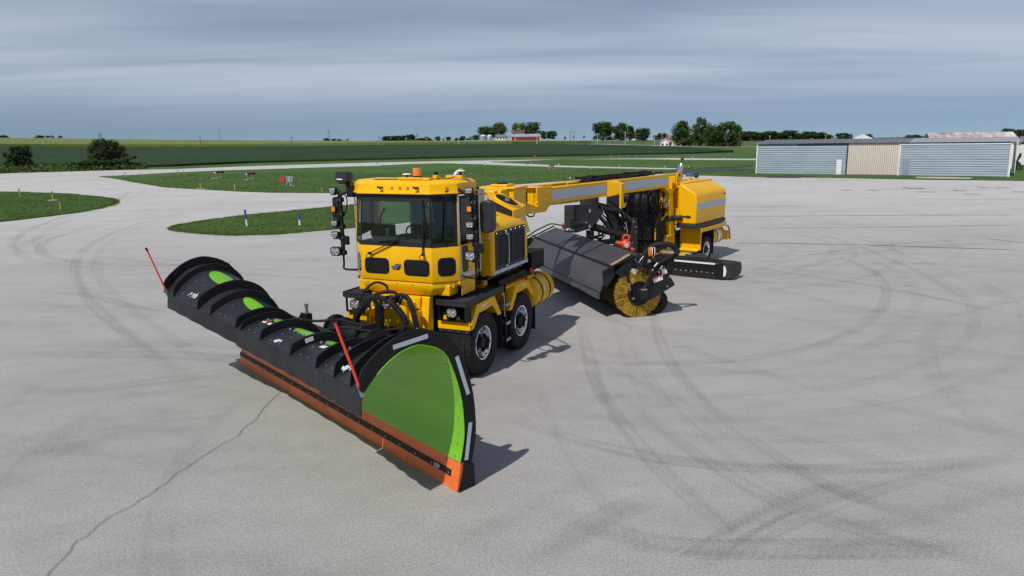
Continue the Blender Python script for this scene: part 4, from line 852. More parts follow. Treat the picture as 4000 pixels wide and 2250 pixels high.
# ------------------------------------------------------------------ materials of the machines
mat('yellow', (0.87, 0.465, 0.003), 0.36, spec=0.28, var=0.07, vscale=1.7, coat=0.06, detail=8, bump=0.02, bscale=200)
mat('black_paint', (0.008, 0.008, 0.009), 0.5, spec=0.3, var=0.3, vscale=6)
mat('satin_black', (0.013, 0.014, 0.016), 0.5, spec=0.35, var=0.25, vscale=3)
mat('charcoal', (0.026, 0.028, 0.031), 0.55, spec=0.4, var=0.25, vscale=2)
mat('rubber', (0.014, 0.014, 0.015), 0.75, spec=0.3, var=0.2, vscale=10, bump=0.15, bscale=80)
mat('rubber_sheet', (0.040, 0.043, 0.049), 0.5, alt=(0.070, 0.071, 0.074), vscale=1.6, stretch=(1.2, 0.35, 1), bump=0.05, bscale=30, detail=8)
mat('plow_black', (0.012, 0.014, 0.019), 0.42, spec=0.45, alt=(0.024, 0.025, 0.028), vscale=3.5, stretch=(1, 0.5, 1.5), detail=9, bump=0.06, bscale=140)
mat('lime', (0.17, 0.48, 0.016), 0.27, var=0.10, vscale=1.6, spec=0.55, stretch=(1, 0.25, 1.6), detail=8)
mat('orange_edge', (0.86, 0.19, 0.028), 0.45, alt=(0.66, 0.13, 0.028), vscale=5, stretch=(1, 0.3, 2), detail=9, bump=0.05, bscale=40)
mat('flap_rubber', (0.017, 0.018, 0.020), 0.6, spec=0.35, var=0.3, vscale=2.5, bump=0.08, bscale=50)
mat('marker_red', (0.90, 0.07, 0.03), 0.4)
mat('chrome', (0.82, 0.83, 0.85), 0.12, metal=1.0, var=0.05, vscale=5)
mat('steel', (0.55, 0.55, 0.56), 0.3, metal=1.0, var=0.15, vscale=20)
mat('galvanised', (0.42, 0.44, 0.46), 0.45, metal=0.8, var=0.2, vscale=15)
mat('zinc_bolt', (0.60, 0.56, 0.48), 0.3, metal=1.0)
mat('tape', (0.50, 0.56, 0.63), 0.35, var=0.07, vscale=3, stretch=(0.3, 0.3, 14), spec=0.6)
mat('white', (0.80, 0.80, 0.80), 0.45)
mat('white_tape', (0.78, 0.79, 0.82), 0.3)
mat('amber', (0.85, 0.22, 0.012), 0.15, bump=0.25, bscale=60, coat=0.5)
mat('red_lens', (0.55, 0.02, 0.015), 0.2, coat=0.5)
mat('red_paint', (0.62, 0.06, 0.035), 0.45)
mat('blue_lens', (0.02, 0.12, 0.42), 0.15, coat=0.5)
mat('lens', (0.78, 0.80, 0.82), 0.12, metal=0.45, bump=1.0, bscale=42, alt=(0.16, 0.18, 0.20), vscale=24, coat=0.4)
mat('antenna_cream', (0.78, 0.70, 0.52), 0.4)
mat('mirror_shell', (0.022, 0.023, 0.026), 0.5)
mat('interior', (0.060, 0.068, 0.075), 0.8, var=0.2)
mat('interior_tan', (0.20, 0.16, 0.10), 0.7)
mat('seat_cloth', (0.035, 0.042, 0.052), 0.9)
mat('denim', (0.06, 0.12, 0.22), 0.9, var=0.2, vscale=30)
mat('shirt', (0.030, 0.040, 0.058), 0.9)
mat('skin', (0.42, 0.24, 0.16), 0.6)
mat('hair', (0.05, 0.03, 0.02), 0.7)
mat('green_cap', (0.02, 0.20, 0.05), 0.4)
mat('bristle', (0.66, 0.40, 0.035), 0.6, alt=(0.30, 0.17, 0.012), vscale=14, detail=3)
mat('bristle_core', (0.10, 0.065, 0.02), 0.85, alt=(0.04, 0.025, 0.01), vscale=30, bump=0.6, bscale=120)
mat('sand', (0.36, 0.24, 0.10), 0.95)
mat('radiator', (0.008, 0.008, 0.009), 0.7)
mat('decal_grey', (0.18, 0.17, 0.14), 0.5)
mat('engine_orange', (0.66, 0.075, 0.018), 0.4)
glassmat('cab_glass', (0.84, 0.92, 0.90))
glassmat('dark_glass', (0.06, 0.07, 0.075))

def textmesh(txt, size, depth=0.002):
    cu = bpy.data.curves.new('t', 'FONT'); cu.body = txt; cu.size = size; cu.extrude = depth; cu.align_x = 'CENTER'; cu.align_y = 'CENTER'
    o = bpy.data.objects.new('t', cu); COL.objects.link(o)
    dg = bpy.context.evaluated_depsgraph_get(); me = bpy.data.meshes.new_from_object(o.evaluated_get(dg))
    bpy.data.objects.remove(o); bpy.data.curves.remove(cu); me.materials.clear(); return me
def frame_at(o, pos, xdir, ydir):
    x = Vector(xdir).normalized(); y = Vector(ydir); y = (y - x*y.dot(x)).normalized(); z = x.cross(y)
    o.matrix_local = Matrix(((x.x, y.x, z.x, pos[0]), (x.y, y.y, z.y, pos[1]), (x.z, y.z, z.z, pos[2]), (0, 0, 0, 1)))
    return o
def lettering(name, txt, size, pos, xdir, ydir, m, parent):
    o = link(name, textmesh(txt, size), m, parent); return frame_at(o, pos, xdir, ydir)
def stroke(g, pts, w, d):
    P = [Vector((p[0], p[1])) for p in pts]
    for a, b in zip(P[:-1], P[1:]):
        t = (b-a).normalized(); n = Vector((-t.y, t.x))*w/2; a2 = a-t*w*0.15; b2 = b+t*w*0.15
        g.prism([tuple(a2+n), tuple(a2-n), tuple(b2-n), tuple(b2+n)], 'z', 0, d)
def emblem(parent, pos, xdir, ydir, w, m, back=None):
    """slanted-bar mark: a tick, two bars and an arch"""
    h = w*0.45; sl = 0.28*w
    if back:
        g = M(); g.prism([(-0.54*w, -0.05*h), (-0.40*w, -0.60*h), (0.30*w, -0.60*h), (0.38*w, -0.25*h), (0.55*w, -0.05*h), (0.50*w, 0.62*h), (-0.05*w, 0.62*h), (-0.2*w, 0.2*h), (-0.5*w, 0.2*h)], 'z', -0.002, 0.001)
        frame_at(g.build('emblem_backing', back, parent), pos, xdir, ydir)
    g = M(); t = 0.085*w
    stroke(g, [(-0.47*w, 0.12*h), (-0.40*w, -0.38*h), (-0.10*w, 0.5*h)], t, 0.004)
    stroke(g, [(-0.24*w, -0.48*h), (0.05*w, 0.5*h)], t, 0.0045)
    stroke(g, [(-0.06*w, -0.48*h), (0.24*w, 0.46*h), (0.41*w, 0.46*h), (0.47*w, -0.05*h)], t, 0.005)
    return frame_at(g.build('emblem', m, parent), pos, xdir, ydir)

def lamp(parent, name, pos, w, h, d, fwd=(1, 0, 0), lens='lens', r=None, shell='satin_black'):
    """housing with a lens as its sub-part; local x points where the lamp shines"""
    r = r or min(w, h)*0.18
    g = M(); ring = lambda k, x: [(x, a*k, b*k) for a, b in rrect(w, h, r)]
    g.rings([ring(0.72, -d), ring(1.0, -d*0.35), ring(1.0, 0.0), ring(0.90, 0.006), ring(0.86, -0.004)])
    o = g.build(name, shell, parent, smooth=True)
    f = Vector(fwd).normalized(); l = Vector((0, 0, 1)).cross(f).normalized(); u = f.cross(l)
    o.matrix_local = Matrix(((f.x, l.x, u.x, pos[0]), (f.y, l.y, u.y, pos[1]), (f.z, l.z, u.z, pos[2]), (0, 0, 0, 1)))
    g = M(); g.rings([[(-0.003, a*0.84, b*0.84) for a, b in rrect(w, h, r)], [(0.002, a*0.80, b*0.80) for a, b in rrect(w, h, r)]])
    if lens == 'lens' and w > 0.1:
        n = 3 if w < 0.16 else 2
        for i in range(n):
            for j in (-1, 1): g.lathe([(0.001, 0.004), (h*0.17, 0.012), (h*0.2, 0.0)], (0, (i-(n-1)/2)*w*0.76/n, j*h*0.2), 'x', 8)
    g.build('lens', lens, o, smooth=True)
    return o

TYRES = {}
def wheel(parent, x, y, z, side, R=0.575, rim=0.30, w=0.42, dual=False):
    """rim as the part, tyre and hub as its sub-parts; side +1 faces +y"""
    k = (R, w)
    if k not in TYRES:
        g = M(); b = R-0.02; h = w/2
        g.lathe([(rim-0.01, -h*0.75), (rim+0.02, -h*0.86), (rim+(b-rim)*0.45, -h*1.0), (rim+(b-rim)*0.8, -h*0.97), (b-0.012, -h*0.84), (b, -h*0.6), (b, h*0.6), (b-0.012, h*0.84), (rim+(b-rim)*0.8, h*0.97), (rim+(b-rim)*0.45, h*1.0), (rim+0.02, h*0.86), (rim-0.01, h*0.75)], (0, 0, 0), 'y', 56)
        ty = g.build('tyre', 'rubber', None, smooth=True)
        g = M(); n = 26
        for row, (t0, t1, off, skew) in enumerate(((-0.93, -0.56, 0, 0.0), (-0.50, -0.06, 0.5, 0.25), (0.0, 0.44, 0, -0.25), (0.50, 0.93, 0.5, 0.0))):
            for i in range(n):
                a0 = 2*PI*(i+off*0.9+0.07)/n; a1 = 2*PI*(i+off*0.9+0.93)/n; da = 2*PI/n*skew
                rr = R; rb = R-0.05
                P = lambda a, t, r: (r*math.cos(a), t*h, r*math.sin(a))
                r0 = rr-0.022 if abs(t0) > 0.9 else rr; r1 = rr-0.022 if abs(t1) > 0.9 else rr
                bot = [P(a0-da, t0, rb), P(a1-da, t0, rb), P(a1+da, t1, rb), P(a0+da, t1, rb)]
                top = [P(a0-da, t0, r0), P(a1-da, t0, r0), P(a1+da, t1, r1), P(a0+da, t1, r1)]
                g.loft(bot, top)
        td = g.build('tread', 'rubber', None)
        g = M(); q = rim
        g.lathe([(q+0.012, h*0.80), (q+0.004, h*0.88), (q-0.02, h*0.86), (q-0.035, h*0.6), (q-0.05, h*0.05), (q*0.52, -h*0.05), (q*0.50, h*0.02), (0.01, h*0.02)], (0, 0, 0), 'y', 40)
        g.lathe([(q+0.012, -h*0.8), (q-0.02, -h*0.8), (q-0.03, h*0.1)], (0, 0, 0), 'y', 40)
        rm = g.build('wheel', 'chrome', None, smooth=True)
        g = M()
        g.lathe([(q*0.50, -h*0.1), (q*0.50, h*0.12), (q*0.36, h*0.18), (q*0.34, h*0.78), (q*0.26, h*0.86), (0.01, h*0.86)], (0, 0, 0), 'y', 16)
        for i in range(8):
            a = 2*PI*i/8; c, s = math.cos(a), math.sin(a); r = q*0.43
            g.cyl((r*c, h*0.05, r*s), (r*c, h*0.42, r*s), 0.019, n=6)
        hb = g.build('hub', 'black_paint', None, smooth=True)
        holes = []
        for i in range(8):
            a = 2*PI*(i+0.5)/8; r = q*0.70; g = M()
            g.lathe([(0.001, h*0.0), (q*0.115, h*0.0), (q*0.125, -h*0.12)], (r*math.cos(a), 0.012, r*math.sin(a)), 'y', 10)
            holes.append(g.build('hand_hole', 'radiator', None))
        TYRES[k] = (rm, ty, td, hb, *holes)
        proto = True
    else: proto = False
    rm, ty, td, hb, *hh = TYRES[k]
    if proto: a, kids = rm, (ty, td, hb, *hh)
    else:
        a = rm.copy(); COL.objects.link(a); kids = []
        for q in (ty, td, hb, *hh):
            c = q.copy(); COL.objects.link(c); kids.append(c)
    a.parent = parent; a.location = (x, y, z); a.rotation_euler = (0, RND.uniform(0, 6), 0 if side > 0 else PI)
    for c in kids: c.parent = a
    return a
# ------------------------------------------------------------------ front tractor
T_LOC = (-1.6425, 12.9095, 0); T_ROT = -(PI/2 + math.radians(24))
TR_ = thing('plow_truck', T_LOC, T_ROT, 'yellow snow truck with large glass cab and lamp masts right behind the snow plow', 'truck')
t = TR_
for x in (0.0, -1.70):
    for s in (1, -1): wheel(t, x, s*1.05, 0.575, s)
# chassis
g = M(); g.box(-3.95, 1.05, -0.42, -0.30, 0.62, 0.95); g.box(-3.95, 1.05, 0.30, 0.42, 0.62, 0.95)
for x in (-3.8, -2.6, -0.9, 0.7): g.box(x, x+0.14, -0.31, 0.31, 0.66, 0.90)
g.cyl((0, -0.85, 0.575), (0, 0.85, 0.575), 0.09); g.cyl((-1.7, -0.85, 0.575), (-1.7, 0.85, 0.575), 0.09)
g.sphere((0, 0.05, 0.575), 0.24); g.sphere((-1.7, 0.05, 0.575), 0.24)
g.build('chassis', 'black_paint', t)
g = M(); g.box(-3.9, -0.7, -0.62, 0.62, 0.96, 1.30); g.box(-3.9, -2.4, -0.45, 0.45, 1.30, 1.62)
g.build('drivetrain_cover', 'black_paint', t, 0.03)

# cab ---------------------------------------------------------------
def ring(z, xf, yf, xc, yc, xr): return [(xf, -yf, z), (xf, yf, z), (xc, yc, z), (xr, yc, z), (xr, -yc, z), (xc, -yc, z)]
ZW0, ZW1 = 2.36, 3.235
g = M(); g.rings([ring(1.78, 0.76, 0.68, 0.43, 1.00, -0.20), ring(1.76, 0.80, 0.70, 0.45, 1.04, -0.24), ring(ZW0, 0.80, 0.70, 0.45, 1.04, -0.24), ring(ZW0, 0.77, 0.685, 0.435, 1.01, -0.21), ring(1.80, 0.77, 0.685, 0.435, 1.01, -0.21)], False)
k_ = len(g.v); g.f += [tuple(range(5, -1, -1)), tuple(range(k_-6, k_))]
cab = g.build('cab', 'yellow', t, 0.012)
g = M(); g.rings([ring(1.82, 0.765, 0.68, 0.43, 1.005, -0.205), ring(ZW0-0.01, 0.765, 0.68, 0.43, 1.005, -0.205)], False); g.build('cab_lining', 'interior', cab)
g = M()
g.rings([ring(1.52, 0.70, 0.60, 0.52, 0.74, -0.10), ring(1.66, 0.785, 0.69, 0.56, 0.90, -0.20), ring(1.755, 0.785, 0.69, 0.50, 0.96, -0.20)])
g.build('cab_skirt', 'yellow', cab, 0.012)
for i in range(5):                                            # bolt heads along the seam
    g = M(); y = -0.6+0.3*i; g.lathe([(0.001, 0.012), (0.010, 0.009), (0.011, 0)], (0.786, y, 1.715), 'x', 8); g.build('bolt', 'zinc_bolt', cab)
# pillars and rear wall
g = M()
for s in (1, -1):
    g.loft([(0.47, s*1.035, ZW0), (0.405, s*1.035, ZW0), (0.405, s*0.955, ZW0), (0.44, s*0.955, ZW0)], [(0.42, s*1.015, ZW1), (0.355, s*1.015, ZW1), (0.355, s*0.935, ZW1), (0.39, s*0.935, ZW1)])
    g.box(-0.24, -0.10, min(s*1.035, s*0.93), max(s*1.035, s*0.93), ZW0, ZW1)
g.box(-0.24, -0.16, -0.93, 0.93, ZW0, ZW0+0.05); g.box(-0.24, -0.16, -0.93, 0.93, ZW1-0.06, ZW1)
g.box(-0.235, -0.17, -0.06, 0.06, ZW0, ZW1)
g.build('cab_pillars', 'yellow', cab, 0.012)
# glass
def pane(name, pts, m, par, th=0.006):
    P = [Vector(p) for p in pts]; n = (P[1]-P[0]).cross(P[2]-P[0]).normalized()*th
    g = M(); g.loft([p for p in P], [p+n for p in P]); return g.build(name, m, par)
def lerp(a, b, k): return tuple(a[i]+(b[i]-a[i])*k for i in range(3))
xb, xt = 0.792, 0.735
FB = [(xb, -0.70, ZW0), (xb, 0.70, ZW0)]; FT = [(xt, -0.675, ZW1), (xt, 0.675, ZW1)]
pane('windshield', [FB[0], FB[1], FT[1], FT[0]], 'cab_glass', cab)
def border(name, quad, l, r, b, tp, par, m='radiator', out=0.010):
    """flat dark border of a pane, set proud of it"""
    A, B, C, D = [Vector(p) for p in quad]                     # bl, br, tr, tl
    n = (B-A).cross(D-A).normalized()
    W = ((B-A).length+(C-D).length)/2; H = ((D-A).length+(C-B).length)/2
    def P(u, v): return (A*(1-u)+B*u)*(1-v)+(D*(1-u)+C*u)*v
    g = M()
    for (u0, u1, v0, v1) in ((0, 1, 0, b/H), (0, 1, 1-tp/H, 1), (0, l/W, b/H, 1-tp/H), (1-r/W, 1, b/H, 1-tp/H)):
        q = [P(u0, v0), P(u1, v0), P(u1, v1), P(u0, v1)]; g.loft([p-n*0.002 for p in q], [p+n*out for p in q])
    return g.build(name, m, par)
border('windshield_border', [FB[0], FB[1], FT[1], FT[0]], 0.012, 0.012, 0.075, 0.13, cab)
for s in (1, -1):
    cb = (0.445, s*1.03, ZW0); ct = (0.395, s*1.005, ZW1)
    q = [FB[1] if s > 0 else cb, cb if s > 0 else FB[0], ct if s > 0 else FT[0], FT[1] if s > 0 else ct]
    pane('corner_window', q, 'cab_glass', cab); border('corner_window_border', q, 0.012 if s > 0 else 0.09, 0.09 if s > 0 else 0.012, 0.07, 0.13, cab)
    y = s*1.03
    q = [(0.40, y, 2.44), (-0.12, y, 2.52), (-0.12, s*1.012, 3.19), (0.35, s*1.012, 3.19)]
    if s < 0: q = [q[1], q[0], q[3], q[2]]
    pane('door_window', q, 'cab_glass', cab, -0.006 if False else 0.006); border('door_window_border', q, 0.03, 0.03, 0.05, 0.05, cab, out=0.012)
    # lower corner windows and door windows
    d = (Vector((0.45, s*1.04, 0))-Vector((0.80, s*0.70, 0))).normalized()
    c0 = Vector((0.80, s*0.70, 0))*0.47+Vector((0.45, s*1.04, 0))*0.53; nn = Vector((0.34, s*0.35, 0)).normalized()
    for nm, k, dd, mm in (('corner_port_seal', 1.06, 0.004, 'radiator'), ('corner_port', 0.98, 0.007, 'dark_glass')):
        pts = rrect(0.30*k, 0.30*k, 0.085); g = M()
        g.loft([c0+d*a+nn*(-0.03)+Vector((0, 0, 2.02+b)) for a, b in pts], [c0+d*a+nn*dd+Vector((0, 0, 2.02+b)) for a, b in pts]); g.build(nm, mm, cab)
    for nm, k, dd, mm in (('door_port_seal', 1.07, 0.004, 'radiator'), ('door_port', 0.97, 0.007, 'dark_glass')):
        pts = rrect(0.20*k, 0.42*k, 0.06); g = M()
        g.loft([(0.245+a, s*1.01, 2.115+b) for a, b in pts], [(0.245+a, s*(1.04+dd), 2.115+b) for a, b in pts]); g.build(nm, mm, cab)
    g = M(); g.box(-0.22, 0.40, min(s*1.035, s*1.044), max(s*1.035, s*1.044), 1.80, 1.87); g.build('reflective_stripe', 'tape', cab)
    g = M(); B0, B1 = min(s*1.0375, s*1.0425), max(s*1.0375, s*1.0425); g.box(-0.205, -0.195, B0, B1, 1.78, ZW0-0.01); g.box(-0.20, 0.42, B0, B1, 1.775, 1.783); g.build('door_seam', 'radiator', cab)
    g = M(); g.box(0.43, 0.446, min(s*1.03, s*1.052), max(s*1.03, s*1.052), 1.78, 3.2); g.build('door_hinge', 'steel', cab)
    g = M(); g.box(-0.10, 0.40, min(s*1.03, s*1.043), max(s*1.03, s*1.043), 1.50, 1.76); g.build('door_sill', 'yellow', cab, 0.01)
for y0, y1 in ((-0.626, -0.151), (0.166, 0.643)):
    for nm, k, dd, mm in (('nose_port_seal', 0.012, 0.004, 'radiator'), ('nose_port', -0.006, 0.008, 'dark_glass')):
        pts = rrect(y1-y0+2*k, 0.255+2*k, 0.075); g = M()
        g.loft([(0.77, (y0+y1)/2+a, 2.005+b) for a, b in pts], [(0.80+dd, (y0+y1)/2+a, 2.005+b) for a, b in pts]); g.build(nm, mm, cab)
emblem(cab, (0.803, 0.006, 2.004), (0, 1, 0), (0, 0, 1), 0.19, 'galvanised', 'radiator')
# roof
g = M()
g.rings([ring(3.235, 0.80, 0.715, 0.47, 1.06, -0.28), ring(3.262, 0.80, 0.715, 0.47, 1.06, -0.28), ring(3.266, 0.775, 0.70, 0.455, 1.04, -0.27), ring(3.40, 0.765, 0.69, 0.445, 1.03, -0.265), ring(3.455, 0.69, 0.64, 0.40, 0.96, -0.22)])
roof = g.build('roof', 'yellow', t, 0.03, seg=3)
for y in (-0.033, 0.123, 0.277):
    g = M(); g.lathe([(0.001, 0.020), (0.022, 0.014), (0.026, 0)], (0.772, y, 3.34), 'x', 10); g.build('marker_light', 'amber', roof, smooth=True)
c0 = Vector((0.58, 0.90, 3.34)); g = M(); g.cyl(c0, c0+Vector((0.018, 0.018, 0)), 0.024, 0.018, 10); g.build('marker_light', 'amber', roof)
for y in (-0.21, 0.487):
    g = M(); g.cyl((0.76, y, 3.345), (0.81, y-0.02, 3.345), 0.012); g.sphere((0.82, y-0.02, 3.34), 0.026); g.cyl((0.82, y-0.03, 3.345), (0.85, y-0.06, 3.355), 0.012, 0.02); g.build('washer_nozzle', 'satin_black', roof)
g = M(); g.box(0.45, 0.62, 0.00, 0.44, 3.47, 3.505); g.box(0.47, 0.60, -0.01, 0.46, 3.45, 3.475); g.box(0.46, 0.61, 0.445, 0.60, 3.46, 3.495); g.build('beacon_plate', 'yellow', roof, 0.006)
g = M(); g.lathe([(0.075, 0), (0.078, 0.02), (0.070, 0.025)], (0.54, 0.33, 3.505), 'z', 20, True); g.build('beacon_base', 'black_paint', roof)
g = M(); g.lathe([(0.072, 0), (0.070, 0.11), (0.066, 0.125), (0.001, 0.127)], (0.54, 0.33, 3.53), 'z', 24); g.build('beacon', 'amber', roof, smooth=True)
for x, y, z in ((0.54, 0.13, 3.54), (0.10, 0.92, 3.58)):
    g = M(); g.lathe([(0.001, 0.030), (0.05, 0.028), (0.075, 0.018), (0.082, 0.008)], (x, y, z), 'z', 20); g.build('gps_dome', 'antenna_cream', roof, smooth=True)
    g = M(); g.lathe([(0.083, 0.008), (0.075, 0.0), (0.02, -0.006), (0.018, -0.06)], (x, y, z), 'z', 20); g.build('gps_base', 'black_paint', roof, smooth=True)
g = M(); g.box(0.05, 0.16, 0.66, 0.97, 3.475, 3.52); g.build('gps_plate', 'yellow', roof, 0.006)
g = M(); g.box(0.22, 0.32, 0.50, 0.58, 3.45, 3.53); g.build('lamp_block', 'yellow', roof, 0.006)
g = M(); g.lathe([(0.042, 0), (0.036, 0.05), (0.03, 0.055), (0.001, 0.056)], (0.27, 0.54, 3.53), 'z', 14); g.build('roof_sensor', 'black_paint', roof, smooth=True)
g = M(); g.tube([(0.45, 0.60, 3.475), (0.35, 0.68, 3.472), (0.3, 0.80, 3.475), (0.2, 0.86, 3.50)], 0.008, 6); g.tube([(0.6, -0.5, 3.466), (0.5, -0.2, 3.464), (0.5, 0.0, 3.47)], 0.008, 6); g.build('roof_cable', 'black_paint', roof)
# wipers
def wiper(base, head, b0, b1):
    g = M(); g.bar(base, head, 0.022, 0.016); g.cyl(Vector(base)-Vector((0.06, 0, 0)), Vector(base)+Vector((0.02, 0, 0)), 0.022)
    g.tube([base, Vector(base)+Vector((0.02, -0.05, -0.03)), Vector(base)+Vector((0.015, -0.03, -0.10)), Vector(base)+Vector((0.0, 0.03, -0.09)), Vector(base)+Vector((-0.02, 0.04, -0.04))], 0.006, 6)
    o = g.build('wiper_arm', 'black_paint', cab)
    g = M(); g.bar(b0, b1, 0.020, 0.012); g.bar(lerp(b0, b1, 0.25), lerp(b0, b1, 0.75), 0.03, 0.022); g.sphere(lerp(b0, b1, 0.5), 0.028, 8, 5); g.build('wiper_blade', 'rubber', o)
wiper((0.84, -0.508, 2.222), (0.835, 0.062, 2.473), (0.818, -0.307, 2.434), (0.818, 0.422, 2.507))
wiper((0.84, 0.556, 2.247), (0.80, 0.56, 2.80), (0.765, 0.545, 3.149), (0.79, 0.625, 2.45))
wiper((0.58, 0.90, 3.27), (0.64, 0.885, 2.75), (0.615, 0.91, 3.0), (0.655, 0.875, 2.42))
# interior ----------------------------------------------------------
g = M(); g.box(0.52, 0.75, -0.66, 0.66, ZW0-0.08, ZW0-0.02); g.box(0.42, 0.72, -0.34, 0.46, 2.10, 2.44); g.box(0.46, 0.62, -0.05, 0.40, 2.44, 2.54); g.build('dashboard', 'interior', cab, 0.03)
g = M(); g.box(-0.16, -0.135, -0.92, -0.60, ZW0+0.04, 2.60); g.box(-0.16, -0.135, 0.20, 0.92, ZW0+0.05, 3.10); g.box(-0.16, -0.135, -0.22, 0.1, ZW0+0.05, ZW1-0.06); g.build('rear_panel', 'interior', cab)
g = M(); g.box(-0.2, 0.60, -0.90, 0.90, 3.19, 3.225); g.build('headliner', 'interior', cab)
g = M(); g.box(-0.02, 0.02, -0.17, -0.11, 2.36, 3.2); g.build('inner_post', 'interior_tan', cab)
g = M(); g.box(-0.12, 0.28, 0.0, 0.50, 2.02, 2.14); g.loft([(-0.15, 0.0, 2.10), (-0.15, 0.50, 2.10), (-0.02, 0.50, 2.10), (-0.02, 0.0, 2.10)], [(-0.16, 0.06, 2.90), (-0.16, 0.44, 2.90), (-0.07, 0.44, 2.90), (-0.07, 0.06, 2.90)]); g.build('driver_seat', 'seat_cloth', cab, 0.05)
g = M()
ringp = [Vector((0.40+0.10*math.sin(a), 0.20+0.21*math.cos(a), 2.52+0.17*math.sin(a))) for a in [2*PI*i/24 for i in range(25)]]
g.tube(ringp, 0.014, 6, 0); g.cyl((0.40, 0.20, 2.52), (0.58, 0.20, 2.40), 0.03); g.bar((0.40, 0.0, 2.52), (0.40, 0.40, 2.52), 0.03, 0.02); g.build('steering_wheel', 'radiator', cab)
g = M(); g.lathe([(0.001, 0.02), (0.13, 0.02), (0.15, 0.0)], (0.42, -0.60, 2.52), 'x', 20); g.tube([(0.35, -0.55, 2.4), (0.35, -0.58, 2.75), (0.3, -0.5, 2.95)], 0.018, 6); g.build('cab_fan', 'radiator', cab)
g = M(); g.prism([(-0.68, 2.42), (-0.42, 2.46), (-0.40, 2.60), (-0.66, 2.58)], 'x', 0.36, 0.38); g.build('fan_plate', 'tape', cab)

# operator seated behind the wheel: one continuous body
def body(joints, edges, radii, name, m, par, cuts=()):
    me = bpy.data.meshes.new(name); me.from_pydata(joints, edges, []); o = bpy.data.objects.new(name, me); COL.objects.link(o)
    o.modifiers.new('skin', 'SKIN'); sb = o.modifiers.new('sub', 'SUBSURF'); sb.levels = 1; sb.render_levels = 1
    for i, r_ in enumerate(radii): me.skin_vertices[0].data[i].radius = (r_, r_)
    me.skin_vertices[0].data[0].use_root = True
    dg = bpy.context.evaluated_depsgraph_get(); nm = bpy.data.meshes.new_from_object(o.evaluated_get(dg)); bpy.data.objects.remove(o); nm.materials.clear()
    for k_ in m: nm.materials.append(MATS[k_])
    return nm
J = [(0.02, 0.24, 2.20), (0.0, 0.24, 2.42), (0.01, 0.24, 2.62), (0.02, 0.24, 2.72), (0.04, 0.24, 2.80), (0.06, 0.24, 2.90), (0.07, 0.24, 2.98),
     (0.02, 0.06, 2.64), (0.12, 0.01, 2.42), (0.33, 0.05, 2.50), (0.02, 0.42, 2.64), (0.12, 0.47, 2.42), (0.33, 0.38, 2.50),
     (0.10, 0.15, 2.19), (0.42, 0.12, 2.22), (0.44, 0.12, 1.90), (0.10, 0.33, 2.19), (0.42, 0.38, 2.22), (0.44, 0.38, 1.90), (0.52, 0.12, 1.86), (0.52, 0.38, 1.86)]
E_ = [(0, 1), (1, 2), (2, 3), (3, 4), (4, 5), (5, 6), (2, 7), (7, 8), (8, 9), (2, 10), (10, 11), (11, 12), (0, 13), (13, 14), (14, 15), (0, 16), (16, 17), (17, 18), (15, 19), (18, 20)]
RD = [0.15, 0.15, 0.16, 0.065, 0.085, 0.105, 0.075, 0.065, 0.05, 0.036, 0.065, 0.05, 0.036, 0.09, 0.065, 0.05, 0.09, 0.065, 0.05, 0.04, 0.04]
nm_ = body(J, E_, RD, 'operator', ('shirt', 'denim', 'skin', 'hair'), None)
for f in nm_.polygons:
    c_ = f.center
    f.material_index = 3 if c_.z > 2.96 and c_.x < 0.10 else 2 if c_.z > 2.70 or (c_.x > 0.22 and c_.z > 2.42) else 1 if c_.z < 2.30 else 0
    f.use_smooth = True
per = bpy.data.objects.new('person', nm_); COL.objects.link(per); per.location = T_LOC; per.rotation_euler = (0, 0, T_ROT)
tag(per, 'person in dark shirt and blue jeans seated at the wheel inside the cab', 'person')

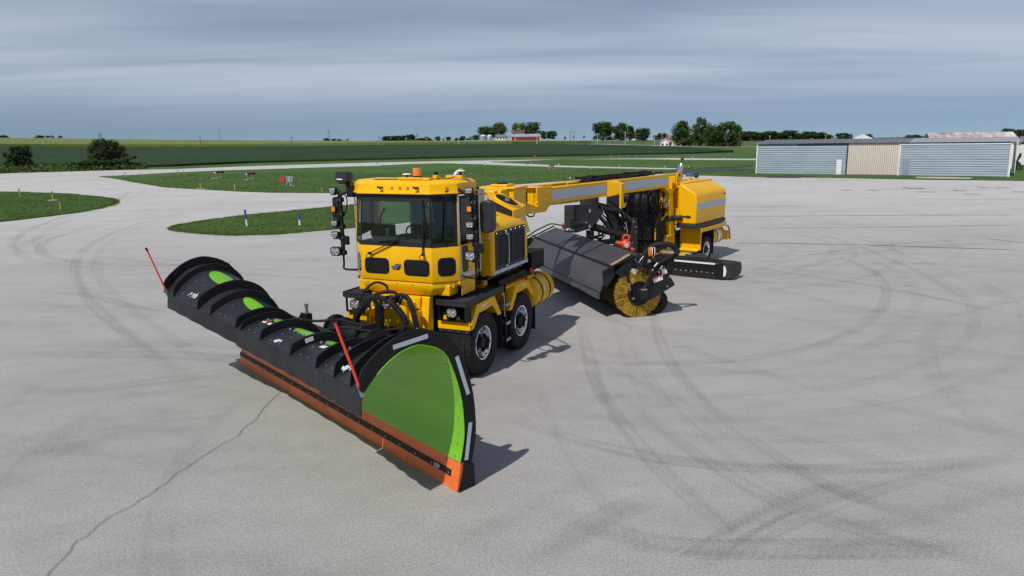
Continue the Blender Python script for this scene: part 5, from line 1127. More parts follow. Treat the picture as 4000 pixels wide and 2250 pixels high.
# engine housing ----------------------------------------------------
g = M(); X0, X1, YH = -0.50, -2.16, 1.20
YR = -0.12
sec = lambda x, dz: [(x, YR, 1.67), (x, YH, 1.67), (x, YH, 2.50+dz), (x, YH-0.10, 2.62+dz), (x, 0.55, 2.80+dz), (x, YR+0.08, 2.80+dz), (x, YR, 2.70+dz)]
g.rings([sec(X0, 0.03), sec(X0-0.9, 0.02), sec(X1+0.2, -0.03), [(x+ (0.16 if False else 0), y, z) for x, y, z in sec(X1, -0.06)]])
hood = g.build('engine_housing', 'yellow', t, 0.05, seg=3)
for s in (1, ):
    y = s*YH
    g = M(); w = s*0.014
    fr = lambda x0, x1, z0, z1: g.box(x0, x1, min(y, y+w), max(y, y+w), z0, z1)
    fr(-1.98, -0.62, 2.39, 2.47); fr(-1.98, -0.62, 1.76, 1.84); fr(-0.70, -0.62, 1.84, 2.39); fr(-1.98, -1.92, 1.84, 2.39); fr(-1.42, -1.36, 1.84, 2.39)
    gr = g.build('grille_frame', 'charcoal', hood)
    g = M(); g.box(-1.92, -0.70, min(y-s*0.02, y+s*0.003), max(y-s*0.02, y+s*0.003), 1.84, 2.39); g.build('radiator_core', 'radiator', hood)
    for k in range(1, 5):
        z = 1.84+0.55*k/5
        for a, b in ((-1.36, -0.70), (-1.92, -1.42)):
            g = M(); g.cyl((a, y+s*0.008, z), (b, y+s*0.008, z), 0.0065, n=6); g.build('grille_bar', 'charcoal', gr)
    g = M(); g.box(-0.86, -0.84, min(y, y+s*0.006), max(y, y+s*0.006), 1.84, 2.39); g.build('grille_shutter', 'black_paint', gr)
    g = M(); g.tube([(-1.02, y+s*0.02, 2.47), (-1.02, y+s*0.04, 2.40), (-1.10, y+s*0.045, 2.385), (-1.12, y+s*0.045, 2.33), (-1.12, y+s*0.045, 1.84), (-1.02, y+s*0.02, 1.80)], 0.011, 8); g.build('grille_handle', 'chrome', hood)
    for k in range(7):
        for z in (2.44, 1.79):
            g = M(); g.lathe([(0.001, s*0.026), (0.009, s*0.024), (0.010, s*0.012)], (-0.66-k*0.21, y, z), 'y', 6); g.build('bolt', 'zinc_bolt', hood)
    g = M(); g.box(-2.14, -0.52, min(y-s*0.002, y+s*0.006), max(y-s*0.002, y+s*0.006), 1.69, 1.755); g.build('reflective_stripe', 'tape', hood)
g = M(); g.box(-2.1, -0.48, -0.6, 1.1, 1.60, 1.668); g.build('housing_base', 'black_paint', t)
g = M(); g.box(-0.48, -0.30, -0.70, 0.70, 1.55, 2.25); g.build('cab_bulkhead', 'yellow', t, 0.02)
emblem(hood, (-1.93, YH-0.02, 2.555), (-1, 0.02, 0), (0, -0.5, 1), 0.12, 'decal_grey')
lettering('maker_letters', 'mb', 0.08, (-2.06, YH-0.02, 2.555), (-1, 0.02, 0), (0, -0.5, 1), 'decal_grey', hood)
# angled cooling fan on top of the housing
U = Vector((-0.10, 0.52, -0.26)).normalized(); V = Vector((-1, -0.06, 0.05)).normalized(); N = V.cross(U).normalized()
if N.z < 0: N = -N
c0 = Vector((-1.62, 0.55, 3.00))
def fp(a, b, n=0.0): return c0+V*a+U*b+N*n
FW, FL = 0.74, 0.60
g = M()
g.loft([fp(0, 0, 0), fp(FW, 0, 0), fp(FW, FL, 0), fp(0, FL, 0)], [fp(0, 0, 0.015), fp(FW, 0, 0.015), fp(FW, FL, 0.015), fp(0, FL, 0.015)])
low = lambda a, b: Vector((fp(a, b).x, fp(a, b).y, fp(a, b).z-0.22))
g.loft([fp(0, FL-0.015), fp(FW, FL-0.015), fp(FW, FL), fp(0, FL)], [low(0, FL-0.015), low(FW, FL-0.015), low(FW, FL), low(0, FL)])
g.loft([fp(FW-0.015, 0), fp(FW, 0), fp(FW, FL), fp(FW-0.015, FL)], [low(FW-0.015, 0), low(FW, 0), low(FW, FL), low(FW-0.015, FL)])
g.loft([low(-0.05, -0.1), low(FW, -0.1), low(FW, FL), low(-0.05, FL)], [p-Vector((0, 0, 0.25)) for p in (low(-0.05, -0.1), low(FW, -0.1), low(FW, FL+0.1), low(-0.05, FL+0.1))])
fan = g.build('fan_housing', 'yellow', t)
g = M(); g.loft([fp(0.02, 0.02, -0.02), fp(FW-0.03, 0.02, -0.02), fp(FW-0.03, FL-0.03, -0.02), fp(0.02, FL-0.03, -0.02)], [low(0.02, 0.02), low(FW-0.03, 0.02), low(FW-0.03, FL-0.03), low(0.02, FL-0.03)]); g.build('fan_core', 'radiator', fan)
g = M(); cc = (FW*0.52, FL*0.5); R1 = 0.245
circ = lambda r, n: [fp(cc[0]+r*math.cos(2*PI*i/32), cc[1]+r*math.sin(2*PI*i/32), n) for i in range(32)]
g.rings([circ(R1+0.025, 0.015), circ(R1+0.02, 0.045), circ(R1, 0.047), circ(R1, 0.02)], False); g.build('fan_ring', 'yellow', fan, smooth=True)
g = M(); g.rings([circ(R1, 0.020), circ(0.01, 0.021)], False); g.build('fan_dark', 'radiator', fan)
for i in range(7):
    a = 2*PI*i/7; g = M()
    pa = lambda r, d, n: fp(cc[0]+r*math.cos(a+d), cc[1]+r*math.sin(a+d), n)
    g.loft([pa(0.05, -0.3, 0.024), pa(0.05, 0.3, 0.030), pa(0.235, 0.28, 0.030), pa(0.235, -0.22, 0.024)], [pa(0.05, -0.3, 0.028), pa(0.05, 0.3, 0.034), pa(0.235, 0.28, 0.034), pa(0.235, -0.22, 0.028)]); g.build('fan_blade', 'satin_black', fan)
g = M(); g.cyl(fp(*cc, 0.02), fp(*cc, 0.055), 0.055, n=14); g.build('fan_motor', 'galvanised', fan)
for i in range(3):
    g = M(); g.cyl(fp(*cc, 0.05), fp(cc[0]+R1*math.cos(2*PI*i/3), cc[1]+R1*math.sin(2*PI*i/3), 0.046), 0.006, n=6); g.build('fan_guard_bar', 'satin_black', fan)

# walkways, fenders, steps, headlights ------------------------------
HEX = None
for s in (1, -1):
    yo = s*1.26; yi = s*0.66
    B = lambda g, x0, x1, a, b, z0, z1: g.box(x0, x1, min(a, b), max(a, b), z0, z1)
    g = M(); B(g, -0.85, 0.66, yi, yo-s*0.01, 1.415, 1.43); B(g, -0.85, 0.66, yo-s*0.02, yo, 1.36, 1.46); B(g, -0.85, 0.66, yi, yi+s*0.02, 1.36, 1.46); B(g, 0.64, 0.66, yi, yo, 1.36, 1.46); B(g, -0.85, -0.83, yi, yo, 1.36, 1.46)
    wk = g.build('walkway', 'charcoal', t)
    g = M()                                                     # serrated grip ribs of the tread plate
    for i in range(48):
        x = -0.82+i*0.0305
        for j in range(12):
            y = yi+s*(0.035+j*0.046); 
            g.loft([(x, y, 1.43), (x+0.018, y, 1.43), (x+0.018, y+s*0.026, 1.43), (x, y+s*0.026, 1.43)], [(x+0.005, y+s*0.004, 1.444), (x+0.013, y+s*0.004, 1.444), (x+0.013, y+s*0.022, 1.444), (x+0.005, y+s*0.022, 1.444)])
    gr = g.build('grip_studs', 'charcoal', wk); gr['kind'] = 'stuff'
    # fender: two arches joined
    def arch(pts, nm):
        g = M(); w0, w1 = yo-s*0.44, yo
        for (xa, za), (xb, zb) in zip(pts[:-1], pts[1:]):
            g.loft([(xa, w0, za), (xa, w1, za), (xb, w1, zb), (xb, w0, zb)], [(xa, w0, za+0.012), (xa, w1, za+0.012), (xb, w1, zb+0.012), (xb, w0, zb+0.012)])
        out = [(x, z) for x, z in pts]; inn = []
        cx = sum(p[0] for p in pts)/len(pts)
        for x, z in pts: inn.append((x+(cx-x)*0.22, z-0.15 if z > 1.2 else z))
        for i in range(len(pts)-1):
            q = [out[i], out[i+1], inn[i+1], inn[i]]; g.prism(q, 'y', yo-s*0.012, yo+s*0.004)
        return g.build(nm, 'yellow', t)
    arch([(0.55, 0.95), (0.30, 1.315), (-0.42, 1.335), (-0.70, 0.95)], 'fender')
    arch([(-1.06, 0.92), (-1.36, 1.34), (-2.02, 1.35), (-2.34, 0.98)], 'fender')
    g = M(); B(g, -2.36, -0.9, yi, yo-s*0.02, 1.36, 1.39); g.build('fender_deck', 'yellow', t)
    g = M()
    for i in range(9):
        for j in range(6):
            g.lathe([(0.016, 0.0), (0.013, 0.008), (0.001, 0.009)], (-0.38+i*0.075, yo-s*(0.05+j*0.065), 1.338), 'z', 6)
    gr = g.build('grip_studs', 'yellow', t); gr['kind'] = 'stuff'
    # front plate with tabs, mud flaps
    g = M(); g.prism([(yo, 0.93), (yo, 1.065), (yo-s*0.18, 1.065), (yo-s*0.2, 1.16), (yo-s*0.25, 1.16), (yo-s*0.27, 1.065), (yo-s*0.44, 1.065), (yo-s*0.455, 1.17), (yo-s*0.5, 1.17), (yo-s*0.52, 1.065), (yo-s*0.62, 1.065), (yo-s*0.62, 0.93)], 'x', 0.55, 0.565); B(g, 0.42, 0.56, yo, yo-s*0.62, 0.93, 0.945); fe = g.build('fender_front', 'yellow', t, 0.004)
    g = M(); B(g, 0.535, 0.548, yo-s*0.01, yo-s*0.61, 0.50, 0.935); B(g, 0.548, 0.566, yo-s*0.01, yo-s*0.61, 0.875, 0.925); mf = g.build('mud_flap', 'rubber', t)
    for k in range(4):
        g = M(); g.lathe([(0.001, 0.03), (0.013, 0.026), (0.015, 0.016)], (0.55, yo-s*(0.06+0.165*k), 0.90), 'x', 8); g.build('bolt', 'steel', mf)
    for x, z0 in ((-0.72, 0.26), (-2.36, 0.24)):
        g = M(); B(g, x-0.012, x, yo, yo-s*0.42, z0, 1.0); B(g, x-0.02, x+0.006, yo, yo-s*0.42, 0.95, 1.06); g.build('mud_flap', 'rubber', t)
    # ladder with serrated steps between the wheels
    g = M(); B(g, -0.93, -0.90, yo-s*0.0, yo-s*0.03, 0.30, 1.45); B(g, -1.14, -1.11, yo-s*0.1, yo-s*0.13, 0.30, 1.36); B(g, -1.14, -0.90, yo-s*0.34, yo-s*0.36, 0.3, 1.4); g.build('ladder', 'black_paint', t)
    for z in (0.40, 0.72, 1.08):
        g = M()
        for i in range(5): 
            x = -0.93-0.045*i; B(g, x, x-0.012, yo-s*0.01, yo-s*0.27, z-0.03, z)
        B(g, -0.90, -1.12, yo-s*0.0, yo-s*0.012, z-0.05, z+0.0); B(g, -0.90, -1.12, yo-s*0.27, yo-s*0.28, z-0.05, z); g.build('step', 'galvanised', t)
    g = M(); g.lathe([(0.03, 0), (0.03, s*0.02), (0.001, s*0.022)], (-0.80, yo-s*0.02, 1.30), 'y', 10); g.build('side_marker', 'amber', t, smooth=True)
    g = M()
    for k in range(9): g.sphere((-0.87, yo-s*0.01, 1.28-k*0.05), 0.018, 6, 4, (1, 0.6, 1.5))
    g.build('chain', 'galvanised', t)
    # headlight box
    g = M(); B(g, 0.44 if s > 0 else 0.60, 0.64, yo-s*0.04, yo-s*0.06, 1.10, 1.37); B(g, 0.44, 0.46, yo-s*(0.30 if s < 0 else 0.04), yo-s*0.56, 1.10, 1.37); B(g, 0.44, 0.66, yo-s*0.04, yo-s*0.56, 1.35, 1.365); B(g, 0.44, 0.62, yo-s*0.04, yo-s*0.56, 1.08, 1.10); B(g, 0.44, 0.64, yo-s*0.54, yo-s*0.56, 1.10, 1.37); (B(g, 0.46, 0.56, yo-s*0.38, yo-s*0.54, 1.10, 1.30)); g.build('lamp_bracket', 'black_paint', t)
    lamp(t, 'headlight', (0.655, yo-s*(0.30 if s > 0 else 0.25), 1.235), 0.21, 0.165, 0.16, (1, -s*0.02, -0.02), r=0.06)
    # latches between cab and deck
    g = M(); B(g, 0.30, 0.62, yo-s*0.56, yo-s*0.34, 1.52, 1.70); B(g, 0.36, 0.52, yo-s*0.52, yo-s*0.30, 1.64, 1.80); g.cyl((0.42, yo-s*0.34, 1.72), (0.42, yo-s*0.22, 1.72), 0.05); g.build('cab_latch', 'yellow', t, 0.012)
    g = M(); B(g, 0.46, 0.52, yo-s*0.30, yo-s*0.26, 1.69, 1.75); g.build('latch_bolt', 'steel', t)
    g = M(); B(g, -0.9, -2.2, yo-s*0.5, yo-s*0.12, 1.395, 1.52); g.build('cable_tray', 'black_paint', t, 0.02)
g = M(); g.box(-1.97, -1.90, 1.17, 1.27, 1.355, 1.43); g.build('red_marker', 'red_lens', t)
g = M(); g.box(-0.05, 0.12, 1.266, 1.272, 1.25, 1.285); g.build('fender_decal', 'white_tape', t)
g = M(); g.box(-1.85, -1.70, 1.266, 1.272, 1.275, 1.31); g.build('fender_decal', 'white_tape', t)
# grey panel and yellow uprights seen under the cab
g = M(); g.box(-0.2, 0.35, 0.50, 0.62, 1.05, 1.52); g.box(-0.2, 0.35, -0.62, -0.5, 1.05, 1.52); g.build('side_panel', 'charcoal', t, 0.02)
g = M()
for s in (1, -1):
    g.loft([(0.95, s*0.44, 0.55), (0.70, s*0.44, 0.55), (0.70, s*0.62, 0.55), (0.95, s*0.62, 0.55)], [(0.72, s*0.40, 1.50), (0.58, s*0.40, 1.50), (0.58, s*0.58, 1.50), (0.72, s*0.58, 1.50)])
    g.box(0.75, 1.10, min(s*0.40, s*0.46), max(s*0.40, s*0.46), 0.55, 1.28)
g.box(0.62, 0.80, -0.44, 0.44, 1.30, 1.50); g.box(0.78, 0.95, -0.36, 0.36, 1.0, 1.42)
g.lathe([(0.30, 0), (0.30, 0.10), (0.22, 0.16), (0.001, 0.17)], (0.93, 0.02, 1.26), 'x', 24)
g.box(0.9, 1.02, -0.42, -0.12, 1.02, 1.16); g.box(0.9, 1.06, 0.20, 0.42, 0.98, 1.10)
g.build('front_frame', 'yellow', t, 0.012)
g = M(); g.box(0.95, 1.12, -0.62, 0.62, 0.62, 1.02); g.box(1.02, 1.22, -0.50, 0.50, 0.50, 0.66); g.build('hitch_plate', 'black_paint', t, 0.015)
# hitch arch, lift cylinder, hoses
g = M()
def plate_arc(x, pts, w):
    for (a, b) in zip(pts[:-1], pts[1:]): g.bar((x, a[0], a[1]), (x, b[0], b[1]), 0.10, w, (1, 0, 0))
apts = [(-0.55, 0.95), (-0.50, 1.20), (-0.36, 1.40), (-0.16, 1.55), (0.02, 1.58), (0.16, 1.55), (0.34, 1.42), (0.48, 1.24), (0.49, 1.0)]
for (a, b) in zip(apts[:-1], apts[1:]): g.bar((1.34, a[0], a[1]), (1.34, b[0], b[1]), 0.075, 0.10, (1, 0, 0))
g.box(1.02, 1.36, -0.60, -0.52, 0.80, 1.02); g.box(1.02, 1.36, 0.46, 0.54, 0.80, 1.05)
g.box(1.30, 1.40, -0.10, -0.06, 1.44, 1.62); g.box(1.30, 1.40, 0.12, 0.16, 1.44, 1.62)
g.build('lift_arch', 'satin_black', t, 0.008)
g = M(); g.cyl((1.40, 0.03, 1.50), (1.42, 0.02, 0.98), 0.075, n=18); g.cyl((1.42, 0.02, 0.98), (1.44, 0.02, 0.72), 0.045, n=14); g.cyl((1.40, 0.03, 1.38), (1.40, 0.03, 1.42), 0.085, n=18); g.build('lift_cylinder', 'black_paint', t, smooth=True)
g = M(); g.cyl((1.40, -0.09, 1.47), (1.40, 0.20, 1.47), 0.022); g.cyl((1.41, -0.14, 1.50), (1.41, -0.14, 1.36), 0.02); g.cyl((1.40, 0.17, 1.47), (1.40, 0.23, 1.47), 0.034); g.build('lift_pin', 'chrome', t, smooth=True)
for i, (pts, r) in enumerate((
        ([(1.20, -0.56, 0.80), (1.22, -0.54, 1.05), (1.26, -0.48, 1.35), (1.22, -0.40, 1.62), (1.12, -0.22, 1.78), (1.05, -0.05, 1.72), (1.02, -0.06, 1.58)], 0.022),
        ([(1.22, -0.52, 0.85), (1.28, -0.50, 1.15), (1.26, -0.42, 1.42), (1.2, -0.25, 1.56), (1.12, -0.02, 1.63), (1.1, 0.16, 1.62), (1.12, 0.14, 1.54), (1.10, -0.1, 1.50), (1.0, -0.22, 1.40)], 0.032),
        ([(1.05, 0.14, 1.44), (1.1, 0.22, 1.58), (1.14, 0.34, 1.60), (1.18, 0.46, 1.56), (1.22, 0.56, 1.42), (1.22, 0.60, 1.25), (1.20, 0.62, 1.10)], 0.036),
        ([(1.05, 0.18, 1.40), (1.12, 0.30, 1.55), (1.18, 0.44, 1.52), (1.24, 0.54, 1.36), (1.24, 0.58, 1.18), (1.22, 0.60, 0.95)], 0.024),
        ([(1.24, -0.58, 0.75), (1.25, -0.60, 1.0), (1.20, -0.60, 1.25), (1.10, -0.5, 1.42)], 0.024),
        ([(1.3, -0.50, 0.70), (1.32, -0.50, 0.95), (1.30, -0.46, 1.2), (1.2, -0.40, 1.35)], 0.02),
        ([(1.02, -0.06, 1.58), (1.06, 0.05, 1.62), (1.10, 0.18, 1.60)], 0.014))):
    g = M(); g.tube(pts, r, 8); g.build('hydraulic_hose', 'rubber', t, smooth=True)
g = M()
for p in ((1.22, 0.60, 1.12), (1.24, 0.56, 1.14), (1.22, 0.63, 1.02), (1.25, -0.56, 1.02), (1.2, 0.66, 0.92), (1.22, -0.60, 1.15)): g.cyl(p, (p[0], p[1]+0.005, p[2]-0.11), 0.02, n=8)
g.build('hose_fittings', 'steel', t)
g = M(); g.box(1.05, 1.2, 0.56, 0.68, 0.55, 1.05); g.cyl((1.12, 0.72, 0.45), (1.12, 0.72, 1.0), 0.05); g.build('valve_block', 'black_paint', t, 0.01)
# lamp masts ---------------------------------------------------------
for s, X, lampz in ((1, 0.50, (3.30, 3.0, 2.74, 2.545, 2.225)), (-1, 0.55, (3.27, 2.94, 2.69, 2.49, 2.185))):
    y0 = s*1.37 if s > 0 else -1.27
    g = M(); g.tube([(0.36, s*1.04, 1.83), (0.46, s*(1.25 if s > 0 else 1.15), 1.83), (X, y0, 1.86), (X, y0, 1.96), (X, y0, 2.2)], 0.020, 8)
    g.bar((X, y0, 2.1), (X, y0, 3.22), 0.055, 0.06, (1, 0, 0)); g.bar((X, y0, 3.18), (0.40, s*1.02, 3.30), 0.05, 0.05)
    for z in (2.15, 2.42, 2.62, 2.85, 3.1): g.box(X-0.05, X+0.04, y0-0.05, y0+0.05, z-0.04, z+0.04)
    ms = g.build('lamp_mast', 'satin_black', t, 0.006)
    g = M()
    for z in (2.15, 2.42, 2.62, 2.85, 3.1):
        for d in (-0.03, 0.03): g.lathe([(0.001, 0.012), (0.010, 0.010), (0.011, 0)], (X+0.042, y0+d, z), 'x', 6)
    g.build('mast_bolts', 'steel', ms)
    yl = s*1.32 if s > 0 else -1.36
    for k, z in enumerate(lampz):
        xk = X+0.10
        if k == 1: lamp(t, 'warning_lamp', (xk, yl, z), 0.095, 0.105, 0.06, (1, 0, 0), 'amber', 0.02)
        elif k == 4: lamp(t, 'headlight', (xk+0.02, yl, z), 0.20, 0.165, 0.14, (1, -0.05*s, -0.05), r=0.06)
        else: lamp(t, 'work_lamp', (xk, yl, z), 0.155, 0.105, 0.08, (1, -0.08, -0.05), r=0.022)
        g = M(); g.bar((xk-0.04, yl, z-0.07), (X, y0, z-0.05), 0.03, 0.04); g.box(xk-0.06, xk, yl-0.05, yl+0.05, z-0.085, z-0.07); g.build('lamp_arm', 'satin_black', ms)
    g = M(); g.tube([(X+0.03, y0, 3.25), (X, y0+0.06*s, 3.0), (X-0.02, y0-0.03, 2.7), (X-0.02, y0+0.04, 2.4)], 0.010, 6); g.tube([(X+0.02, y0-0.06, 3.3), (X-0.05, y0-0.10*s, 3.15), (X-0.04, y0-0.08*s, 2.9), (X-0.02, y0-0.02, 2.75)], 0.010, 6); g.build('mast_cable', 'black_paint', ms)
    g = M(); g.tube([(X+0.05, yl, 3.28), (0.46, s*1.16, 3.27), (0.42, s*1.08, 3.26)], 0.006, 6); g.build('blue_cable', 'blue_lens', ms)
    g = M(); g.box(X-0.06, X+0.05, y0+s*0.02, y0+s*0.13, 2.27, 2.42) if s > 0 else g.box(X-0.03, X+0.03, y0+0.02, y0+0.13, 2.30, 2.45); g.build('junction_box', 'black_paint', ms)
# search lamp above the right-hand mast, camera housing on that mast
g = M(); g.rings([[(0.52+x, -1.16+a*k, 3.50+b*k) for a, b in rrect(0.26, 0.19, 0.05)] for x, k in ((0.12, 0.9), (0.10, 1.0), (-0.02, 1.0), (-0.16, 0.55))]); sl = g.build('search_lamp', 'mirror_shell', t, smooth=True)
g = M(); g.box(0.615, 0.645, -1.25, -1.13, 3.455, 3.475); g.build('lamp_lettering_plate', 'white', sl)
g = M(); g.cyl((0.48, -1.12, 3.30), (0.50, -1.14, 3.42), 0.04); g.box(0.40, 0.56, -1.12, -0.98, 3.15, 3.36); g.box(0.42, 0.6, -1.26, -1.02, 3.385, 3.40); g.build('search_lamp_bracket', 'black_paint', t, 0.008)
g = M(); g.rings([[(x, -1.345+a, 2.90+b) for a, b in rrect(0.12, 0.50, 0.05)] for x in (0.50, 0.60)]); g.build('camera_housing', 'satin_black', t, smooth=True)
# mirrors and vertical rails
for s in (1, -1):
    if s > 0:
        ring_ = lambda x, k: [(x, 1.50+a*k, 2.85+b*(0.5+0.5*k)) for a, b in rrect(0.23, 0.54, 0.09)]
        g = M(); g.rings([ring_(0.36, 0.85), ring_(0.34, 1.0), ring_(0.20, 1.0), ring_(0.17, 0.9)]); mr = g.build('mirror', 'mirror_shell', t, smooth=True)
        g = M(); g.tube([(-0.20, 1.07, 3.18), (-0.05, 1.20, 3.20), (0.2, 1.45, 3.22), (0.27, 1.50, 3.13)], 0.015, 8); g.build('mirror_arm', 'galvanised', t, smooth=True); g = M(); g.tube([(0.27, 1.52, 2.58), (0.25, 1.48, 2.46), (0.05, 1.22, 2.36), (-0.14, 1.08, 2.30)], 0.015, 8); g.build('mirror_arm', 'galvanised', t, smooth=True)
    g = M(); g.box(-0.30, -0.245, min(s*1.0, s*1.07), max(s*1.0, s*1.07), 1.75, 3.3); g.build('door_gasket', 'black_paint', t)
    g = M(); g.tube([(-0.22, s*1.075, 3.22), (-0.22, s*1.095, 3.15), (-0.22, s*1.095, 1.92), (-0.22, s*1.07, 1.86)], 0.014, 8); g.build('grab_rail', 'steel', t, smooth=True)
# behind the cab: exhaust, grey reservoir, pivot tower
g = M(); g.tube([(-1.3, 0.02, 2.75), (-1.3, 0.02, 3.2), (-1.32, 0.05, 3.42), (-1.38, 0.10, 3.50), (-1.44, 0.14, 3.53)], 0.06, 14); g.build('exhaust_pipe', 'galvanised', t, smooth=True)
g = M(); g.box(-0.95, -0.62, 0.62, 0.86, 2.92, 3.22); g.build('reservoir', 'galvanised', t, 0.02)
g = M(); g.box(-0.92, -0.65, 0.66, 0.82, 2.78, 2.92); g.build('reservoir_base', 'white', t)
g = M(); g.cyl((-0.55, 1.0, 1.50), (-0.55, 1.0, 1.72), 0.055); g.tube([(-0.55, 1.0, 1.60), (-0.55, 0.98, 1.50), (-0.60, 0.85, 1.45), (-0.7, 0.7, 1.45)], 0.05, 10); g.build('filler_neck', 'yellow', t, smooth=True)
g = M(); g.cyl((-0.55, 1.0, 1.72), (-0.55, 1.0, 1.79), 0.045); g.build('filler_cap', 'black_paint', t)
g = M(); g.box(-3.95, -3.25, -0.42, 0.42, 1.62, 3.05); g.box(-3.25, -2.55, -0.30, 0.30, 2.70, 3.06); g.box(-4.0, -3.2, -0.46, 0.46, 3.05, 3.09); g.box(-3.80, -3.40, -0.2, 0.2, 3.09, 3.14)
g.prism([(-2.98, 2.66), (-2.70, 2.66), (-2.66, 2.95), (-2.72, 3.05), (-2.84, 3.08), (-2.94, 3.03), (-3.0, 2.95)], 'y', 0.30, 0.36)
g.build('pivot_tower', 'yellow', t, 0.015)
g = M(); g.cyl((-3.6, 0, 3.14), (-3.6, 0, 3.17), 0.13, n=16); g.build('pivot_cap', 'black_paint', t)
g = M(); g.cyl((-3.6, 0, 3.16), (-3.6, 0, 3.30), 0.02); g.build('whip_antenna', 'blue_lens', t)
# side tank with straps, black box, odds and ends behind the second axle
g = M(); g.lathe([(0.001, -0.52), (0.28, -0.50), (0.335, -0.46), (0.34, -0.42), (0.34, 0.42), (0.335, 0.46), (0.28, 0.50), (0.001, 0.52)], (-2.82, 1.0, 0.97), 'x', 36); tk = g.build('side_tank', 'yellow', t, smooth=True)
for dx in (-0.22, 0.22):
    g = M(); g.lathe([(0.342, -0.025), (0.349, -0.025), (0.349, 0.025), (0.342, 0.025)], (-2.82+dx, 1.0, 0.97), 'x', 36, False); g.build('tank_strap', 'black_paint', tk)
g = M(); g.cyl((-2.74, 1.02, 1.28), (-2.74, 1.05, 1.42), 0.06, 0.055); g.build('tank_neck', 'yellow', tk, smooth=True)
g = M(); g.lathe([(0.07, 0), (0.07, 0.05), (0.001, 0.055)], (-2.74, 1.05, 1.42), 'z', 16); g.build('tank_cap', 'green_cap', tk, smooth=True)
g = M(); g.loft([(-2.75, 1.345, 1.0), (-2.65, 1.345, 1.0), (-2.65, 1.32, 1.12), (-2.75, 1.32, 1.12)], [(-2.75, 1.349, 1.0), (-2.65, 1.349, 1.0), (-2.65, 1.324, 1.12), (-2.75, 1.324, 1.12)]); g.build('tank_decal', 'white_tape', tk)
g = M(); g.box(-3.25, -2.55, 0.62, 1.12, 1.42, 1.80); g.build('battery_box', 'black_paint', t, 0.01)
g = M(); g.tube([(-2.5, 1.05, 1.38), (-2.55, 1.1, 1.45), (-2.62, 1.08, 1.52)], 0.03, 6); g.build('red_hose', 'red_paint', t)
g = M(); g.box(-2.6, -2.2, 0.5, 1.1, 1.30, 1.45); g.tube([(-2.2, 1.1, 1.4), (-2.5, 1.2, 1.36), (-2.9, 1.05, 1.33)], 0.02, 6); g.build('pipe_bundle', 'black_paint', t)
# ------------------------------------------------------------------ snow plow (local x forward, y = -s along the blade, near end at y = 0)
p = thing('snow_plow', (-0.68877, 7.94287, 0), -(PI/2+math.radians(49.572)), 'wide black snow plow with lime green inside, orange cutting edge and red marker rods', 'plow')
PL = 6.99
def tab(s, pts):
    for (a, x), (b_, y) in zip(pts[:-1], pts[1:]):
        if a <= s <= b_:
            k = (s-a)/(b_-a); return x+(y-x)*k
    return pts[0][1] if s < pts[0][0] else pts[-1][1]
def apex(s): return tab(s, [(0, 1.90), (0.3, 1.83), (0.9, 1.66), (1.6, 1.49), (2.2, 1.41), (2.6, 1.395), (4.3, 1.395), (4.6, 1.43), (5.1, 1.60), (5.5, 1.70), (6.3, 1.87), (6.99, 1.94)])
def lip(s):
    n_ = tab(s, [(0, 1.15), (0.5, 1.09), (1.1, 0.98), (1.7, 0.89), (2.4, 0.85), (4.4, 0.85), (4.9, 0.95), (5.5, 1.07), (6.3, 1.13), (6.99, 1.15)])
    return n_, 1.525-0.745*(1.15-n_)
def profile(s):
    s = min(PL, max(0, s)); A = apex(s); nl_, zl = lip(s); na = 0.30+0.10*(A-1.4)/0.5
    P = [(-0.05, 0.37), (-0.10, 0.56), (-0.125, 0.78), (-0.10, 0.60*A), (-0.01, 0.78*A), (0.13, 0.93*A), (na, A), (na+0.24*(nl_-na), zl+(A-zl)*0.97+0.015), (na+0.48*(nl_-na), zl+(A-zl)*0.80+0.022), (na+0.72*(nl_-na), zl+(A-zl)*0.50+0.02), (na+0.88*(nl_-na), zl+(A-zl)*0.22+0.012), (nl_, zl)]
    return spline([Vector((x, 0, z)) for x, z in P], 3)
NP = len(profile(1))
def skin(s, i, off=0.0):
    """point i of the profile at s, moved outward by off"""
    P = profile(s); i0 = int(min(NP-1, max(0, math.floor(i)))); i1 = min(NP-1, i0+1); k = i-i0
    q = P[i0]*(1-k)+P[i1]*k; a = P[max(0, i0-1)]; b = P[min(NP-1, i1+1)]
    d = (b-a).normalized(); n = Vector((-d.z, 0, d.x))
    return Vector((q.x+n.x*off, -s, q.z+n.z*off))
SS = [PL*i/40 for i in range(41)]
def surf(off, s_list, i_list):
    vs = [skin(s, i, off) for s in s_list for i in i_list]; n = len(i_list)
    return vs, [(a*n+b, a*n+b+1, (a+1)*n+b+1, (a+1)*n+b) for a in range(len(s_list)-1) for b in range(n-1)]
g = M(); g.add(*surf(0.0, SS, range(NP))); mb_ = g.build('moldboard', 'lime', p, smooth=True)
g = M(); va, fa = surf(0.012, SS, range(NP)); vb, fb = surf(0.034, SS, range(NP)); g.add(va, fa); g.add(vb, fb)
n = NP; N2 = len(SS); o = len(va)
for b in range(n-1): g.f += [(b, b+1, o+b+1, o+b), ((N2-1)*n+b, (N2-1)*n+b+1, o+(N2-1)*n+b+1, o+(N2-1)*n+b)]
for a in range(N2-1): g.f += [(a*n, (a+1)*n, o+(a+1)*n, o+a*n), (a*n+n-1, (a+1)*n+n-1, o+(a+1)*n+n-1, o+a*n+n-1)]
back = g.build('moldboard_back', 'plow_black', p, smooth=True)
